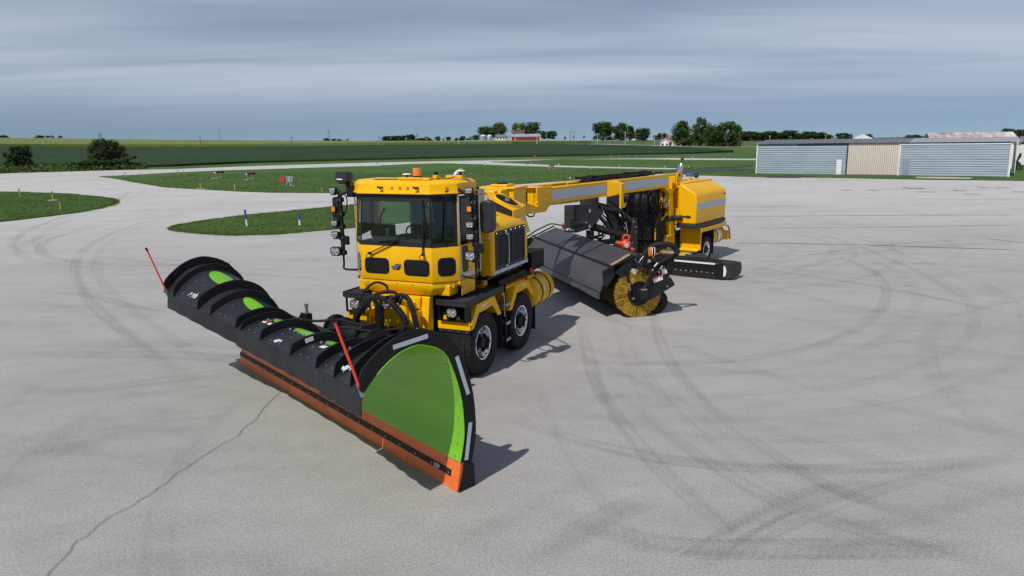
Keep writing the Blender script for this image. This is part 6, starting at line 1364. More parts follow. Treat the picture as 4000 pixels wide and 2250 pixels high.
def rib(s, h, th, i0=3, i1=NP-1, base=0.02):
    """curved stiffener standing on the back of the moldboard"""
    g = M(); R = []
    for i in range(i0, i1+1):
        e = 1.0 if i < i1-3 else max(0.25, (i1-i+0.6)/4)
        R.append([skin(s-th/2, i, base), skin(s+th/2, i, base), skin(s+th/2, i, base+h*e), skin(s-th/2, i, base+h*e)])
        for k in (0, 1, 2, 3):
            v = R[-1][k]; R[-1][k] = Vector((v.x, -(s-th/2 if k in (0, 3) else s+th/2), v.z))
    g.rings(R); return g.build('rib', 'black_paint', back)
for s, h, th in ((6.97, 0.15, 0.035), (6.55, 0.11, 0.03), (5.50, 0.15, 0.035), (5.15, 0.12, 0.03), (4.45, 0.14, 0.035), (4.28, 0.11, 0.03), (3.53, 0.13, 0.05), (2.50, 0.13, 0.05), (1.62, 0.13, 0.05), (0.90, 0.13, 0.05)): rib(s, h, th)
rib(0.012, 0.16, 0.03, 0)
rib(0.30, 0.14, 0.03, 1)
# edge bead of the lime sheet at the near end
g = M(); g.tube([skin(-0.002, i, 0.0)+Vector((0, 0.004, 0)) for i in range(0, NP-5)], 0.007, 6, 0); g.build('sheet_edge', 'lime', mb_)
# reflective strips on the near end plate
def strip(i0, i1, o0, o1):
    g = M(); A = [skin(0, i0, o0), skin(0, i1, o0), skin(0, i1, o1), skin(0, i0, o1)]
    g.loft([Vector((v.x, 0.003, v.z)) for v in A], [Vector((v.x, 0.006, v.z)) for v in A]); g.build('reflective_strip', 'tape', p)
a0, a1 = skin(0, 1.2, 0.06), skin(0, 6.6, 0.06)
def strip2(pa, pb, w):
    d = (pb-pa).normalized(); n = Vector((-d.z, 0, d.x))*w/2
    A = [pa-n, pb-n, pb+n, pa+n]; g = M(); g.loft([Vector((v.x, 0.004, v.z)) for v in A], [Vector((v.x, 0.0075, v.z)) for v in A]); g.build('reflective_strip', 'tape', p)
strip2(skin(0, 0.6, 0.09), skin(0, 6.4, 0.10), 0.05); strip2(skin(0, 9.2, 0.11), skin(0, 13.4, 0.11), 0.05); strip2(skin(0, 17.6, 0.11), skin(0, 23.6, 0.10), 0.05)
# bolts on the lime sheet
for i in range(1, 17, 2):
    q = skin(0.10, i, -0.002); g = M(); g.sphere(q, 0.015, 8, 5); g.build('bolt', 'zinc_bolt', mb_)
for i, s in ((5, 1.52), (5, 1.60), (8, 1.50), (8, 1.58), (11, 1.48), (11, 1.56), (14, 1.46), (14, 1.54)):
    g = M(); g.sphere(skin(s, i, -0.002), 0.011, 6, 4); g.build('bolt', 'zinc_bolt', mb_)
# bolts on the back
for s in (6.3, 6.0, 5.7, 5.0, 4.85, 4.6, 4.1, 3.85, 3.65, 3.3, 3.0, 2.75, 2.3, 2.05, 1.8, 1.4, 1.15, 0.75, 0.5):
    for i in ((NP-4, ) if (int(s*20) % 2) else (NP-4, NP-9)):
        g = M(); g.sphere(skin(s, i, 0.036), 0.013, 6, 4); g.build('bolt', 'zinc_bolt', back)
for s in (4.15, 4.05, 3.35, 3.2, 3.05, 2.9, 2.35, 2.2, 1.45, 1.3, 0.7):
    g = M(); g.sphere(skin(s, NP-12, 0.045), 0.02, 6, 4, (1, 1, 1.3)); g.build('bolt', 'zinc_bolt', back)
# lime windows in the black back skin
for s0, L, i0, dw in ((5.98, 0.40, NP-14.0, 2.4), (4.80, 0.30, NP-14.0, 2.3), (3.90, 0.26, NP-14.5, 1.9), (2.98, 0.40, NP-14.2, 1.9), (2.05, 0.34, NP-14.2, 1.8)):
    ring_ = [skin(s0+L*math.cos(a), i0+dw*math.sin(a), 0.037) for a in [2*PI*k/24 for k in range(24)]]
    rows = []
    for f in (1.0, 0.8, 0.55, 0.25): rows.append([skin(s0+f*L*math.cos(a), i0+f*dw*math.sin(a), 0.0375) for a in [2*PI*k/24 for k in range(24)]])
    g = M(); g.rings(rows, False); k = len(g.v)-24; g.f.append(tuple(range(k, k+24))); g.build('lime_window', 'lime', back, smooth=True)
# stickers on the back skin
def patch(nm, s0, s1, i0, i1, m, off=0.039):
    g = M(); g.loft([skin(s0, i0, off), skin(s1, i0, off), skin(s1, i1, off), skin(s0, i1, off)], [skin(s0, i0, off+0.002), skin(s1, i0, off+0.002), skin(s1, i1, off+0.002), skin(s0, i1, off+0.002)]); g.build(nm, m, back)
patch('warning_sticker', 4.16, 4.05, NP-11.5, NP-10.6, 'red_paint'); patch('warning_sticker', 4.16, 4.05, NP-10.6, NP-9.8, 'white'); patch('warning_sticker', 3.98, 3.93, NP-11.2, NP-9.9, 'antenna_cream'); patch('warning_sticker', 3.93, 3.83, NP-11.2, NP-9.9, 'white')
patch('warning_sticker', 2.22, 2.17, NP-11.2, NP-9.8, 'antenna_cream'); patch('warning_sticker', 2.17, 2.06, NP-11.2, NP-9.8, 'white')
g = M(); q0 = skin(2.475, NP-11, 0.10); q1 = skin(2.475, NP-8.6, 0.10); dn = Vector((q1.z-q0.z, 0, -(q1.x-q0.x))).normalized()*0.03
g.loft([q0+dn, q1+dn, q1-dn, q0-dn], [v+Vector((0, 0.003, 0)) for v in (q0+dn, q1+dn, q1-dn, q0-dn)]); g.build('lift_point_plate', 'white', back)
for s in (6.02, 3.02, 0.60):
    A = skin(s, NP-5, 0.04); B = skin(s, NP-7, 0.04); ud = (B-A)
    emblem(back, A+Vector((0, -0.09, 0)), (0, 1, 0), ud, 0.17, 'white')
    lettering('maker_letters', 'mb', 0.17, A+Vector((0, 0.12, -0.012))+ud*0.25, (0, 1, 0), ud, 'white', back)
# rubber deflector hanging from the lip
for s0, s1, hb in ((6.86, 4.40, 0.215), (4.43, 1.50, 0.235), (1.48, 0.03, 0.265)):
    g = M(); K = 18; R0 = []
    for i in range(K+1):
        s = s0+(s1-s0)*i/K; w = 0.006*math.sin(i*1.7); nl_, zl = lip(s); zb = zl-hb; e = nl_-1.15; f_ = zl-1.525
        R0.append([(1.12+e, -s, 1.56+f_), (1.165+e, -s, 1.535+f_), (1.185+w+e, -s, 1.42+f_), (1.195+w*1.5+e, -s, zb), (1.183+w*1.5+e, -s, zb), (1.173+w+e, -s, 1.42+f_), (1.15+e, -s, 1.515+f_), (1.12+e, -s, 1.545+f_)])
    g.rings(R0); g.build('deflector_flap', 'flap_rubber', p, smooth=True)
# cutting edge in segments: upper band, strap, lower band
cuts = [0.0, 1.10, 2.20, 3.50, 4.80, 5.9, PL-0.02]
for a, b in zip(cuts[:-1], cuts[1:]):
    a += 0.004; b -= 0.004
    g = M(); R0 = lambda s: [(0.0, -s, 0.0), (-0.045, -s, 0.0), (-0.125, -s, 0.40), (-0.075, -s, 0.40)]
    g.loft(R0(a), R0(b)); o = g.build('cutting_edge', 'orange_edge', p, 0.004)
    g = M(); S0 = lambda s: [(-0.028, -s, 0.155), (-0.014, -s, 0.158), (-0.028, -s, 0.228), (-0.042, -s, 0.225)]
    g.loft(S0(max(a, 0.16)), S0(b+0.003)); st = g.build('clamp_strap', 'black_paint', o)
    k = int((b-a)/0.3)
    for i in range(k):
        s = a+(b-a)*(i+0.5)/k
        g = M(); g.sphere((-0.02, -s, 0.192), 0.012, 6, 4); g.build('bolt', 'steel', st)
        for z in (0.31, 0.335):
            g = M(); x = -z*0.1875-0.0; g.lathe([(0.001, 0.004), (0.007, 0.003)], (-0.058+(0.31-z)*0.2, -s-0.1, z), 'x', 6); g.build('bolt_hole', 'radiator', o)
lettering('painted_letters', 'USF', 0.075, (-0.012, -0.43, 0.195), (0, 1, 0), (-0.2, 0, 1), 'white', p)
# marker rods
for s, m2 in ((0.03, 0.0), (6.86, 0.02)):
    g = M(); a = Vector((1.15, -s, 1.50)); b = Vector((1.42, -s-0.01, 2.38)); k = (b-a)
    g.cyl(a+k*0.12, a+k*0.955, 0.016, 0.014, 10); r = g.build('marker_rod', 'marker_red', p, smooth=True)
    g = M(); g.cyl(a+k*0.945, b+k*0.01, 0.019, n=10); g.build('rod_cap', 'black_paint', r)
    g = M(); g.bar(a-k*0.02, a+k*0.16, 0.05, 0.012, (0, 1, 0)); g.build('rod_clamp', 'galvanised', r)
# end foot and frame behind
g = M(); g.loft([(-0.02, 0.02, 0.0), (-0.27, 0.0, 0.0), (-0.27, -0.10, 0.0), (-0.02, -0.06, 0.0)], [(-0.12, 0.012, 0.34), (-0.26, 0.0, 0.30), (-0.26, -0.06, 0.30), (-0.12, -0.05, 0.34)]); g.build('end_shoe', 'black_paint', p)
g = M(); g.cyl((-0.95, -4.75, 0.95), (-0.95, -3.45, 0.95), 0.17, n=24)
for y in (-4.78, -4.45, -3.75, -3.42): g.cyl((-0.95, y-0.02, 0.95), (-0.95, y+0.02, 0.95), 0.235, n=24)
g.build('pivot_tube', 'satin_black', p, smooth=True)
g = M()
for y in (-4.78, -4.45, -3.75, -3.42): g.bar((-0.95, y, 0.90), (-0.25, y, 0.75), 0.05, 0.30)
g.bar((-0.28, -6.2, 0.72), (-0.28, -0.8, 0.72), 0.16, 0.16); g.bar((-0.20, -6.2, 1.2), (-0.20, -0.8, 1.2), 0.12, 0.12)
g.bar((-0.95, -4.1, 0.95), (-1.7, -4.05, 0.72), 0.55, 0.14); g.bar((-1.1, -3.6, 0.95), (-2.05, -3.1, 0.86), 0.12, 0.14); g.bar((-1.1, -4.6, 0.95), (-1.9, -5.0, 0.8), 0.12, 0.14)
g.build('push_frame', 'black_paint', p, 0.01)
g = M(); g.box(-0.945, -0.935, -3.40, -3.395, 0.9, 0.95); g.build('frame_sticker', 'white', p)
g = M(); g.cyl((-0.9, -3.4, 1.0), (-1.75, -2.75, 0.98), 0.055, n=14); g.cyl((-0.75, -3.5, 1.02), (-1.0, -3.32, 1.0), 0.03, n=10); g.build('angle_cylinder', 'satin_black', p, smooth=True)
g = M(); g.cyl((-0.62, -3.62, 1.03), (-0.78, -3.5, 1.02), 0.028); g.build('angle_rod', 'chrome', p)
# parking jack
g = M(); g.box(-0.66, -0.54, -5.22, -5.06, 0.6, 1.20); g.prism([(-5.7, 0.75), (-5.14, 0.75), (-5.14, 1.16), (-5.35, 1.18), (-5.55, 1.0)], 'x', -0.62, -0.58); g.build('parking_jack', 'black_paint', p, 0.008)
g = M(); g.cyl((-0.60, -5.14, 1.20), (-0.60, -5.14, 1.34), 0.025); g.cyl((-0.60, -5.14, 1.33), (-0.60, -5.14, 1.37), 0.04, n=8); g.build('jack_screw', 'galvanised', p)
g = M(); g.tube([(-0.3, -4.9, 1.2), (-0.55, -4.7, 1.15), (-0.8, -4.3, 1.2), (-1.0, -3.9, 1.15), (-1.3, -3.7, 1.2)], 0.022, 8); g.tube([(-0.3, -4.2, 1.1), (-0.6, -3.9, 1.18), (-1.0, -3.5, 1.12), (-1.5, -3.3, 1.15)], 0.02, 8); g.build('hydraulic_hose', 'rubber', p, smooth=True)
# ------------------------------------------------------------------ rear unit: boom, engine body and air blower
b = thing('broom_carrier', (5.48615, 24.31708, 0), -(PI/2+math.radians(36.5)), 'yellow rear engine unit with long boom and low black air blower, behind the broom', 'trailer')
for s in (1, -1): wheel(b, 0.0, s*1.03, 0.45, s, 0.45, 0.255, 0.33)
g = M(); g.cyl((0, -0.95, 0.45), (0, 0.95, 0.45), 0.08); g.box(-1.9, 2.6, -0.45, -0.33, 0.62, 0.86); g.box(-1.9, 2.6, 0.33, 0.45, 0.62, 0.86)
for x in (-1.8, -0.6, 0.8, 2.0, 2.5): g.box(x, x+0.1, -0.34, 0.34, 0.64, 0.84)
g.build('chassis', 'black_paint', b)
# boom: two rails with cross pieces
for s in (1, -1):
    g = M(); y0, y1 = sorted((s*0.45, s*0.33)); 
    g.box(0.86, 8.80, y0, y1, 2.56, 2.97); ra = g.build('boom_rail', 'yellow', b, 0.02)
    yy = s*0.45
    for x0, x1 in ((8.15, 5.50), (4.86, 1.50)):
        g = M(); g.box(x1, x0, min(yy, yy+s*0.004), max(yy, yy+s*0.004), 2.655, 2.88); g.build('reflective_panel', 'tape', ra)
g = M()
for x in (8.6, 7.0, 3.2, 1.2): g.box(x, x+0.12, -0.33, 0.33, 2.62, 2.90)
g.tube([(7.4, 0.40, 2.97), (7.4, 0.40, 3.02), (6.9, 0.40, 3.02), (6.9, 0.40, 2.97)], 0.014, 6, 0); g.build('boom_cross_member', 'yellow', b, 0.01)
# head block at the front of the boom
g = M()
for s in (1, -1):
    y0, y1 = sorted((s*0.452, s*0.40))
    g.prism([(8.80, 3.0), (8.16, 2.985), (8.16, 2.62), (8.42, 2.40), (9.75, 2.42), (9.75, 2.62), (8.80, 2.62)], 'y', y0, y1)
g.box(8.66, 8.80, -0.40, 0.40, 2.60, 2.985); g.box(8.45, 9.70, -0.40, 0.40, 2.40, 2.46); g.box(8.5, 8.9, -0.42, 0.42, 2.985, 3.005)
hd = g.build('boom_head', 'yellow', b, 0.015)
g = M(); g.cyl((9.45, 0.0, 2.35), (9.45, 0.0, 3.02), 0.16, n=20); g.box(8.95, 9.5, -0.12, 0.12, 2.62, 2.70); g.box(8.95, 9.5, -0.12, 0.12, 2.88, 2.92); g.build('pivot_pin', 'yellow', b, 0.01)
g = M(); g.box(8.80, 8.92, -0.06, 0.18, 2.66, 2.88); g.cyl((8.8, 0.05, 2.77), (9.5, 0.1, 2.77), 0.05); g.build('steer_cylinder', 'black_paint', b)
for z in (2.68, 2.86):
    g = M(); g.box(8.25, 8.45, 0.450, 0.459, z-0.02, z+0.02); g.build('slot_cover', 'yellow', hd, 0.01)
g = M(); g.bar((8.86, 0.38, 2.58), (8.82, 0.52, 2.58), 0.12, 0.04); g.bar((8.84, 0.40, 2.60), (8.84, 0.50, 2.66), 0.05, 0.04); g.build('boom_lock', 'yellow', hd, 0.006)
g = M(); g.tube([(8.4, 0.1, 2.42), (8.5, 0.15, 2.30), (8.7, 0.15, 2.30), (8.8, 0.1, 2.42)], 0.018, 6); g.build('hydraulic_hose', 'rubber', b)
# hanging hook bracket
g = M(); g.loft([(5.46, 0.452, 2.54), (5.46, 0.452, 2.985), (5.43, 0.452, 2.985), (5.43, 0.452, 2.54)], [(5.20, 0.70, 2.60), (5.20, 0.70, 2.86), (5.17, 0.70, 2.86), (5.17, 0.70, 2.60)])
g.prism([(5.20, 2.88), (4.98, 2.88), (4.98, 2.66), (5.05, 2.60), (5.05, 2.36), (4.98, 2.33), (4.94, 2.36), (4.90, 2.34), (4.91, 2.27), (5.02, 2.22), (5.20, 2.26)], 'y', 0.69, 0.75)
g.loft([(5.43, 0.45, 2.975), (5.0, 0.45, 2.975), (4.98, 0.70, 2.87), (5.2, 0.70, 2.87)], [(5.43, 0.45, 2.985), (5.0, 0.45, 2.985), (4.98, 0.70, 2.88), (5.2, 0.70, 2.88)])
g.build('parking_hook', 'yellow', b, 0.006)
# lug at the rear end of the boom
g = M()
for s in (1, -1):
    y0, y1 = sorted((s*0.46, s*0.50))
    g.prism([(1.05, 2.50), (0.98, 2.98), (0.80, 3.02), (0.70, 2.97), (0.70, 2.85), (0.85, 2.52)], 'y', y0, y1)
    y0, y1 = sorted((s*0.45, s*0.56))
    for x in (1.46, 1.26): g.box(x, x+0.035, y0, y1, 2.50, 2.90)
g.build('boom_lug', 'yellow', b, 0.008)
g = M()
for x, z, q in ((0.92, 2.60, 0.022), (0.92, 2.74, 0.022), (0.92, 2.88, 0.022), (0.80, 2.91, 0.045)):
    g = M(); g.cyl((x, 0.499, z), (x, 0.506, z), q, n=12); g.build('lug_hole', 'radiator', b)
# hoses lying on the boom
for k in range(9):
    pts = []; y0 = RND.uniform(-0.28, 0.28); z0 = RND.uniform(2.96, 3.03)
    x = 5.8
    while x > 1.6:
        pts.append((x, y0+RND.uniform(-0.08, 0.08), z0+RND.uniform(-0.02, 0.05))); x -= 0.45
    g = M(); g.tube(pts, RND.choice((0.018, 0.024, 0.03)), 6); g.build('hydraulic_hose', 'rubber', b, smooth=True)
g = M(); g.tube([(5.9, 0.1, 2.93), (5.75, 0.12, 3.06), (5.6, 0.0, 3.09), (5.5, -0.1, 3.04), (5.6, -0.15, 2.95)], 0.03, 8); g.tube([(5.85, -0.05, 2.93), (5.7, 0.05, 3.08), (5.45, 0.15, 3.08), (5.3, 0.2, 3.0)], 0.026, 8); g.build('hydraulic_hose', 'rubber', b, smooth=True)
g = M(); g.prism([(3.0, 2.97), (1.9, 3.0), (1.7, 3.06), (1.72, 2.97)], 'y', -0.33, -0.31); g.build('boom_side_plate', 'yellow', b)
# rear mast that carries the boom
g = M()
for s in (1, -1):
    g.loft([(1.55, s*0.30, 0.60), (1.05, s*0.30, 0.60), (1.05, s*0.50, 0.60), (1.55, s*0.50, 0.60)], [(1.62, s*0.30, 1.05), (1.02, s*0.30, 1.05), (1.02, s*0.50, 1.05), (1.62, s*0.50, 1.05)])
    g.loft([(1.32, s*0.33, 1.05), (1.00, s*0.33, 1.05), (1.00, s*0.48, 1.05), (1.32, s*0.48, 1.05)], [(1.52, s*0.33, 2.35), (1.24, s*0.33, 2.35), (1.24, s*0.48, 2.35), (1.52, s*0.48, 2.35)])
    g.loft([(1.52, s*0.33, 2.35), (1.24, s*0.33, 2.35), (1.24, s*0.48, 2.35), (1.52, s*0.48, 2.35)], [(1.80, s*0.30, 2.555), (0.98, s*0.30, 2.555), (0.98, s*0.48, 2.555), (1.80, s*0.48, 2.555)])
g.box(0.78, 0.98, -0.55, 0.55, 1.3, 2.5); g.box(1.05, 1.2, -0.3, 0.3, 0.7, 0.9)
g.bar((1.9, 0.40, 1.55), (1.3, 0.40, 1.85), 0.06, 0.06)
g.build('rear_mast', 'yellow', b, 0.015)
g = M()
for i in range(4):
    for j in range(2): g.cyl((1.56-0.10*i, 0.499, 0.92-0.14*j), (1.56-0.10*i, 0.506, 0.92-0.14*j), 0.022, n=8)
g.build('mast_holes', 'radiator', b)
# engine body
side = [(0.60, 2.63), (0.74, 2.60), (1.14, 2.36), (1.20, 2.26), (1.20, 1.38), (0.62, 1.38)]
for s in (1, -1):
    g = M(); r0 = [(1.05, s*y, z) for y, z in side]; r1 = [(0.97+0.08, s*y, z) for y, z in side]
    mk = lambda x, k: [(x, s*(0.9+(y-0.9)*k), 2.0+(z-2.0)*k) for y, z in side]
    g.rings([mk(1.05, 1.0), mk(-1.52, 1.0)]); eb = g.build('engine_body', 'yellow', b, 0.05, seg=3)
    g = M(); g.box(-1.50, 1.03, min(s*1.199, s*1.205), max(s*1.199, s*1.205), 1.84, 2.03); g.build('reflective_panel', 'tape', eb)
    g = M(); g.box(-1.54, 1.07, min(s*0.55, s*1.21), max(s*0.55, s*1.21), 1.24, 1.375); g.build('body_sill', 'charcoal', b, 0.02)
    g = M(); g.box(-1.62, 0.62, min(s*0.85, s*1.22), max(s*0.85, s*1.22), 1.17, 1.21); g.box(-1.62, 0.62, min(s*1.205, s*1.225), max(s*1.205, s*1.225), 1.08, 1.21); g.build('fender', 'yellow', b, 0.008)
    g = M(); g.box(0.60, 0.625, min(s*0.50, s*1.22), max(s*0.50, s*1.22), 0.50, 1.235); g.loft([(0.625, s*0.50, 0.56), (0.625, s*1.20, 0.56), (0.625, s*1.10, 0.45), (0.625, s*0.50, 0.45)], [(0.76, s*0.50, 0.50), (0.76, s*1.18, 0.50), (0.72, s*1.08, 0.44), (0.72, s*0.50, 0.44)]); pn_ = g.build('front_fender_plate', 'yellow', b, 0.01)
    for k in range(3):
        g = M(); g.lathe([(0.001, 0.02), (0.014, 0.015), (0.015, 0)], (0.625, s*(0.65+0.2*k), 0.60), 'x', 8); g.build('bolt', 'zinc_bolt', pn_)
    g = M(); g.box(-0.55, -0.535, min(s*0.80, s*1.19), max(s*0.80, s*1.19), 0.25, 1.17); g.build('mud_flap', 'rubber', b)
    g = M(); g.lathe([(0.001, -0.5), (0.26, -0.48), (0.30, -0.42), (0.30, 0.42), (0.26, 0.48), (0.001, 0.5)], (-1.15, s*0.90, 0.80), 'x', 28); tk = g.build('side_tank', 'yellow', b, smooth=True)
    for dx in (-0.3, 0.25):
        g = M(); g.lathe([(0.302, -0.025), (0.308, -0.025), (0.308, 0.025), (0.302, 0.025)], (-1.15+dx, s*0.90, 0.80), 'x', 28, False); g.build('tank_strap', 'black_paint', tk)
    g = M(); g.lathe([(0.3015, -0.10), (0.304, -0.10), (0.304, 0.12), (0.3015, 0.12)], (-1.05, s*0.90, 0.80), 'x', 28, False); g.build('tank_label', 'white_tape', tk)
g = M(); g.box(-1.72, 0.74, -0.60, 0.60, 2.585, 2.645); g.box(-1.72, 0.74, 0.585, 0.605, 2.56, 2.655); g.box(-1.52, 0.98, -0.62, 0.62, 1.38, 2.585); rp = g.build('roof_hatch', 'yellow', b, 0.01)
for x in (0.55, -1.5):
    g = M(); g.box(x-0.07, x+0.07, 0.600, 0.625, 2.585, 2.64); g.build('hatch_latch', 'steel', rp)
g = M(); g.tube([(-1.72, 0.55, 2.65), (-1.74, 0.55, 2.70), (-1.74, 0.48, 2.72)], 0.015, 6); g.build('hatch_handle', 'yellow', rp)
emblem(b, (-1.28, 1.2, 2.20), (-1, 0, 0), (0, 0, 1), 0.15, 'decal_grey'); lettering('maker_letters', 'mb', 0.11, (-1.42, 1.203, 2.20), (-1, 0, 0), (0, 0, 1), 'decal_grey', b)
g = M(); g.lathe([(0.21, 0), (0.21, 0.17), (0.19, 0.20), (0.001, 0.205)], (0.10, 0.0, 2.70), 'z', 24); g.build('intake_cap', 'steel', b, smooth=True)
g = M(); g.tube([(-0.35, 0.0, 2.6), (-0.35, 0.0, 2.95), (-0.36, 0.02, 3.10), (-0.40, 0.04, 3.18)], 0.09, 14); g.build('exhaust_pipe', 'steel', b, smooth=True)
g = M(); g.lathe([(0.13, 0), (0.13, 0.10), (0.001, 0.11)], (-1.0, 0.08, 2.76), 'z', 20); g.build('beacon', 'blue_lens', b, smooth=True)
g = M(); g.lathe([(0.135, -0.02), (0.135, 0.0), (0.04, -0.04), (0.04, -0.11)], (-1.0, 0.08, 2.76), 'z', 16); g.build('beacon_base', 'white_tape', b)
for y, x in ((-0.18, -0.85), (0.20, -1.30)):
    g = M(); g.cyl((x, y, 2.65), (x, y, 2.74), 0.045); g.build('lamp_post', 'yellow', b)
    g = M(); g.sphere((x, y, 2.78), 0.085, 10, 7); g.build('rear_lamp', 'mirror_shell', b, smooth=True)
g = M(); g.box(-1.05, -0.85, -0.05, 0.16, 2.645, 2.71); g.build('beacon_stand', 'yellow', b, 0.01)
g = M(); g.box(-2.18, -1.95, 0.80, 1.15, 0.55, 0.85); g.box(-2.0, -1.6, 0.9, 1.0, 0.62, 0.72); g.build('rear_bumper', 'yellow', b, 0.008)
g = M(); g.box(-1.95, -1.60, -0.9, 0.9, 1.08, 1.22); g.build('rear_cross_member', 'yellow', b, 0.01)
g = M(); g.tube([(-1.95, 1.12, 1.02), (-2.02, 1.13, 1.03), (-2.1, 1.15, 0.9), (-2.2, 1.16, 0.55)], 0.025, 8); g.build('red_hose', 'red_paint', b)
g = M(); g.cyl((1.06, 0.70, 1.62), (1.06, 1.0, 1.62), 0.02); g.cyl((1.06, 0.88, 1.62), (1.06, 1.02, 1.62), 0.035); g.build('body_latch', 'black_paint', b)
# blower machinery between mast and body
g = M(); g.box(1.50, 2.40, -0.70, 0.16, 1.70, 2.50); g.build('machinery_panel', 'black_paint', b, 0.02)
g = M(); g.box(1.55, 2.35, -0.62, 0.40, 0.95, 1.80); g.box(1.6, 2.3, -0.75, 0.35, 0.55, 0.96); g.build('blower_case', 'black_paint', b, 0.02)
g = M()
for z in (1.72, 1.0):
    for k in range(4): g.sphere((2.355, -0.5+0.22*k, z), 0.014, 6, 4)
g.build('case_bolts', 'steel', b)
g = M(); g.cyl((2.15, -0.75, 2.18), (2.15, 0.22, 2.18), 0.32, n=26); g.cyl((2.15, 0.22, 2.18), (2.15, 0.28, 2.18), 0.27, n=26); g.cyl((2.15, 0.2, 2.18), (2.15, 0.34, 2.18), 0.08, n=12); g.build('blower_drum', 'satin_black', b, smooth=True)
g = M(); g.box(2.6, 2.64, -1.0, -0.55, 0.8, 2.45); g.box(2.5, 2.6, -1.15, -0.7, 1.2, 2.5); g.build('side_shield', 'satin_black', b, 0.01)
g = M(); g.box(2.642, 2.648, -0.66, -0.60, 1.3, 2.42); g.build('reflective_strip', 'white_tape', b)
g = M(); g.box(2.36, 2.40, 0.42, 0.46, 1.0, 1.35); g.box(1.8, 2.6, -0.6, 0.5, 0.45, 0.56); g.build('inner_frame', 'yellow', b)
g = M(); g.cyl((1.55, 0.25, 1.55), (1.05, 0.72, 1.58), 0.085, n=16); g.cyl((1.9, -0.1, 1.55), (1.45, 0.34, 1.57), 0.095, n=16); g.build('air_duct', 'charcoal', b, smooth=True)
for k in range(14):
    a = Vector((RND.uniform(1.5, 2.4), RND.uniform(-0.4, 0.4), RND.uniform(1.9, 2.5))); c = Vector((RND.uniform(1.3, 2.5), RND.uniform(0.0, 0.5), RND.uniform(0.7, 1.9)))
    m_ = (a+c)/2+Vector((RND.uniform(0, 0.3), RND.uniform(0, 0.25), RND.uniform(-0.2, 0.2)))
    g = M(); g.tube([a, m_, c], RND.choice((0.015, 0.022, 0.03)), 6, 6); g.build('hydraulic_hose', 'rubber', b, smooth=True)
g = M()
for (x, y, z, l) in ((1.85, 0.45, 2.2, 0.25), (1.7, 0.45, 2.35, 0.3), (2.0, 0.4, 2.4, 0.2), (1.4, 0.5, 0.95, 0.22), (1.75, 0.45, 0.95, 0.2)): g.cyl((x, y, z), (x-0.02, y, z-l), 0.018, n=6)
g.cyl((1.95, 0.52, 2.05), (1.45, 0.56, 2.12), 0.02); g.cyl((1.95, 0.52, 1.98), (1.45, 0.56, 2.05), 0.02); g.build('steel_fittings', 'steel', b)
# air nozzle: long low duct sticking out to the left
g = M(); prof_ = [(2.60, 0.06), (2.60, 0.50), (2.30, 0.56), (1.95, 0.50), (1.85, 0.30), (1.95, 0.10)]
g.prism([(x, z) for x, z in prof_], 'y', -0.6, 2.60); nz = g.build('air_nozzle', 'black_paint', b, 0.03)
R_ = []
for k in range(9):
    a = PI/2*k/8; R_.append([(2.25+(x-2.25)*1.0-(0.28*(1-math.cos(a)) if x > 2.4 else 0), 2.60+0.40*math.sin(a), 0.30+(z-0.30)*(1-0.16*(1-math.cos(a)))) for x, z in prof_])
g = M(); g.rings(R_); g.build('nozzle_end', 'charcoal', b, smooth=True)
g = M(); g.box(2.602, 2.612, 1.20, 2.46, 0.44, 0.485); g.build('reflective_strip', 'white_tape', nz)
g = M(); g.box(2.602, 2.616, 1.15, 2.50, 0.0, 0.22); g.build('nozzle_skirt', 'rubber', nz)
g = M(); g.loft([(2.61, 2.50, 0.05), (2.61, 2.72, 0.05), (2.61, 2.72, 0.48), (2.61, 2.50, 0.48)], [(2.625, 2.50, 0.05), (2.615, 2.72, 0.05), (2.615, 2.72, 0.48), (2.625, 2.50, 0.48)]); g.build('nozzle_cheek', 'black_paint', nz)
g = M(); g.prism([(2.72, 0.10), (2.775, 0.14), (2.80, 0.26), (2.775, 0.38), (2.72, 0.44)], 'x', 2.50, 2.606); g.build('reflective_disc', 'white_tape', nz)
for k in range(8):
    g = M(); g.sphere((2.62, 1.25+0.165*k, 0.19), 0.017, 8, 5); g.build('bolt', 'steel', nz)
g = M(); g.loft([(2.30, 1.55, 0.56), (2.05, 1.55, 0.56), (2.05, 2.05, 0.56), (2.30, 2.05, 0.56)], [(2.28, 1.70, 0.66), (2.12, 1.70, 0.66), (2.12, 1.92, 0.66), (2.28, 1.92, 0.66)]); g.build('nozzle_bracket', 'charcoal', b)
g = M(); g.cyl((2.1, 0.5, 0.62), (2.1, 1.5, 0.60), 0.03); g.cyl((2.35, 0.5, 0.60), (2.4, 1.2, 0.62), 0.02); g.build('nozzle_cylinder', 'steel', b)
g = M(); g.box(1.8, 2.2, 0.6, 1.35, 0.56, 0.60); g.build('nozzle_deck', 'yellow', b)
# broom carriage under the boom
g = M(); g.cyl((5.62, 0.0, 2.30), (5.62, 0.0, 2.70), 0.26, n=26); g.build('swivel_post', 'charcoal', b, smooth=True)
lettering('sign_letters', '32-14', SIGN[2]*0.95, (0, -0.068, 0.12+SIGN[2]*0.5), (1, 0, 0), (0, 0, 1), 'sign_white', SIGN[0])
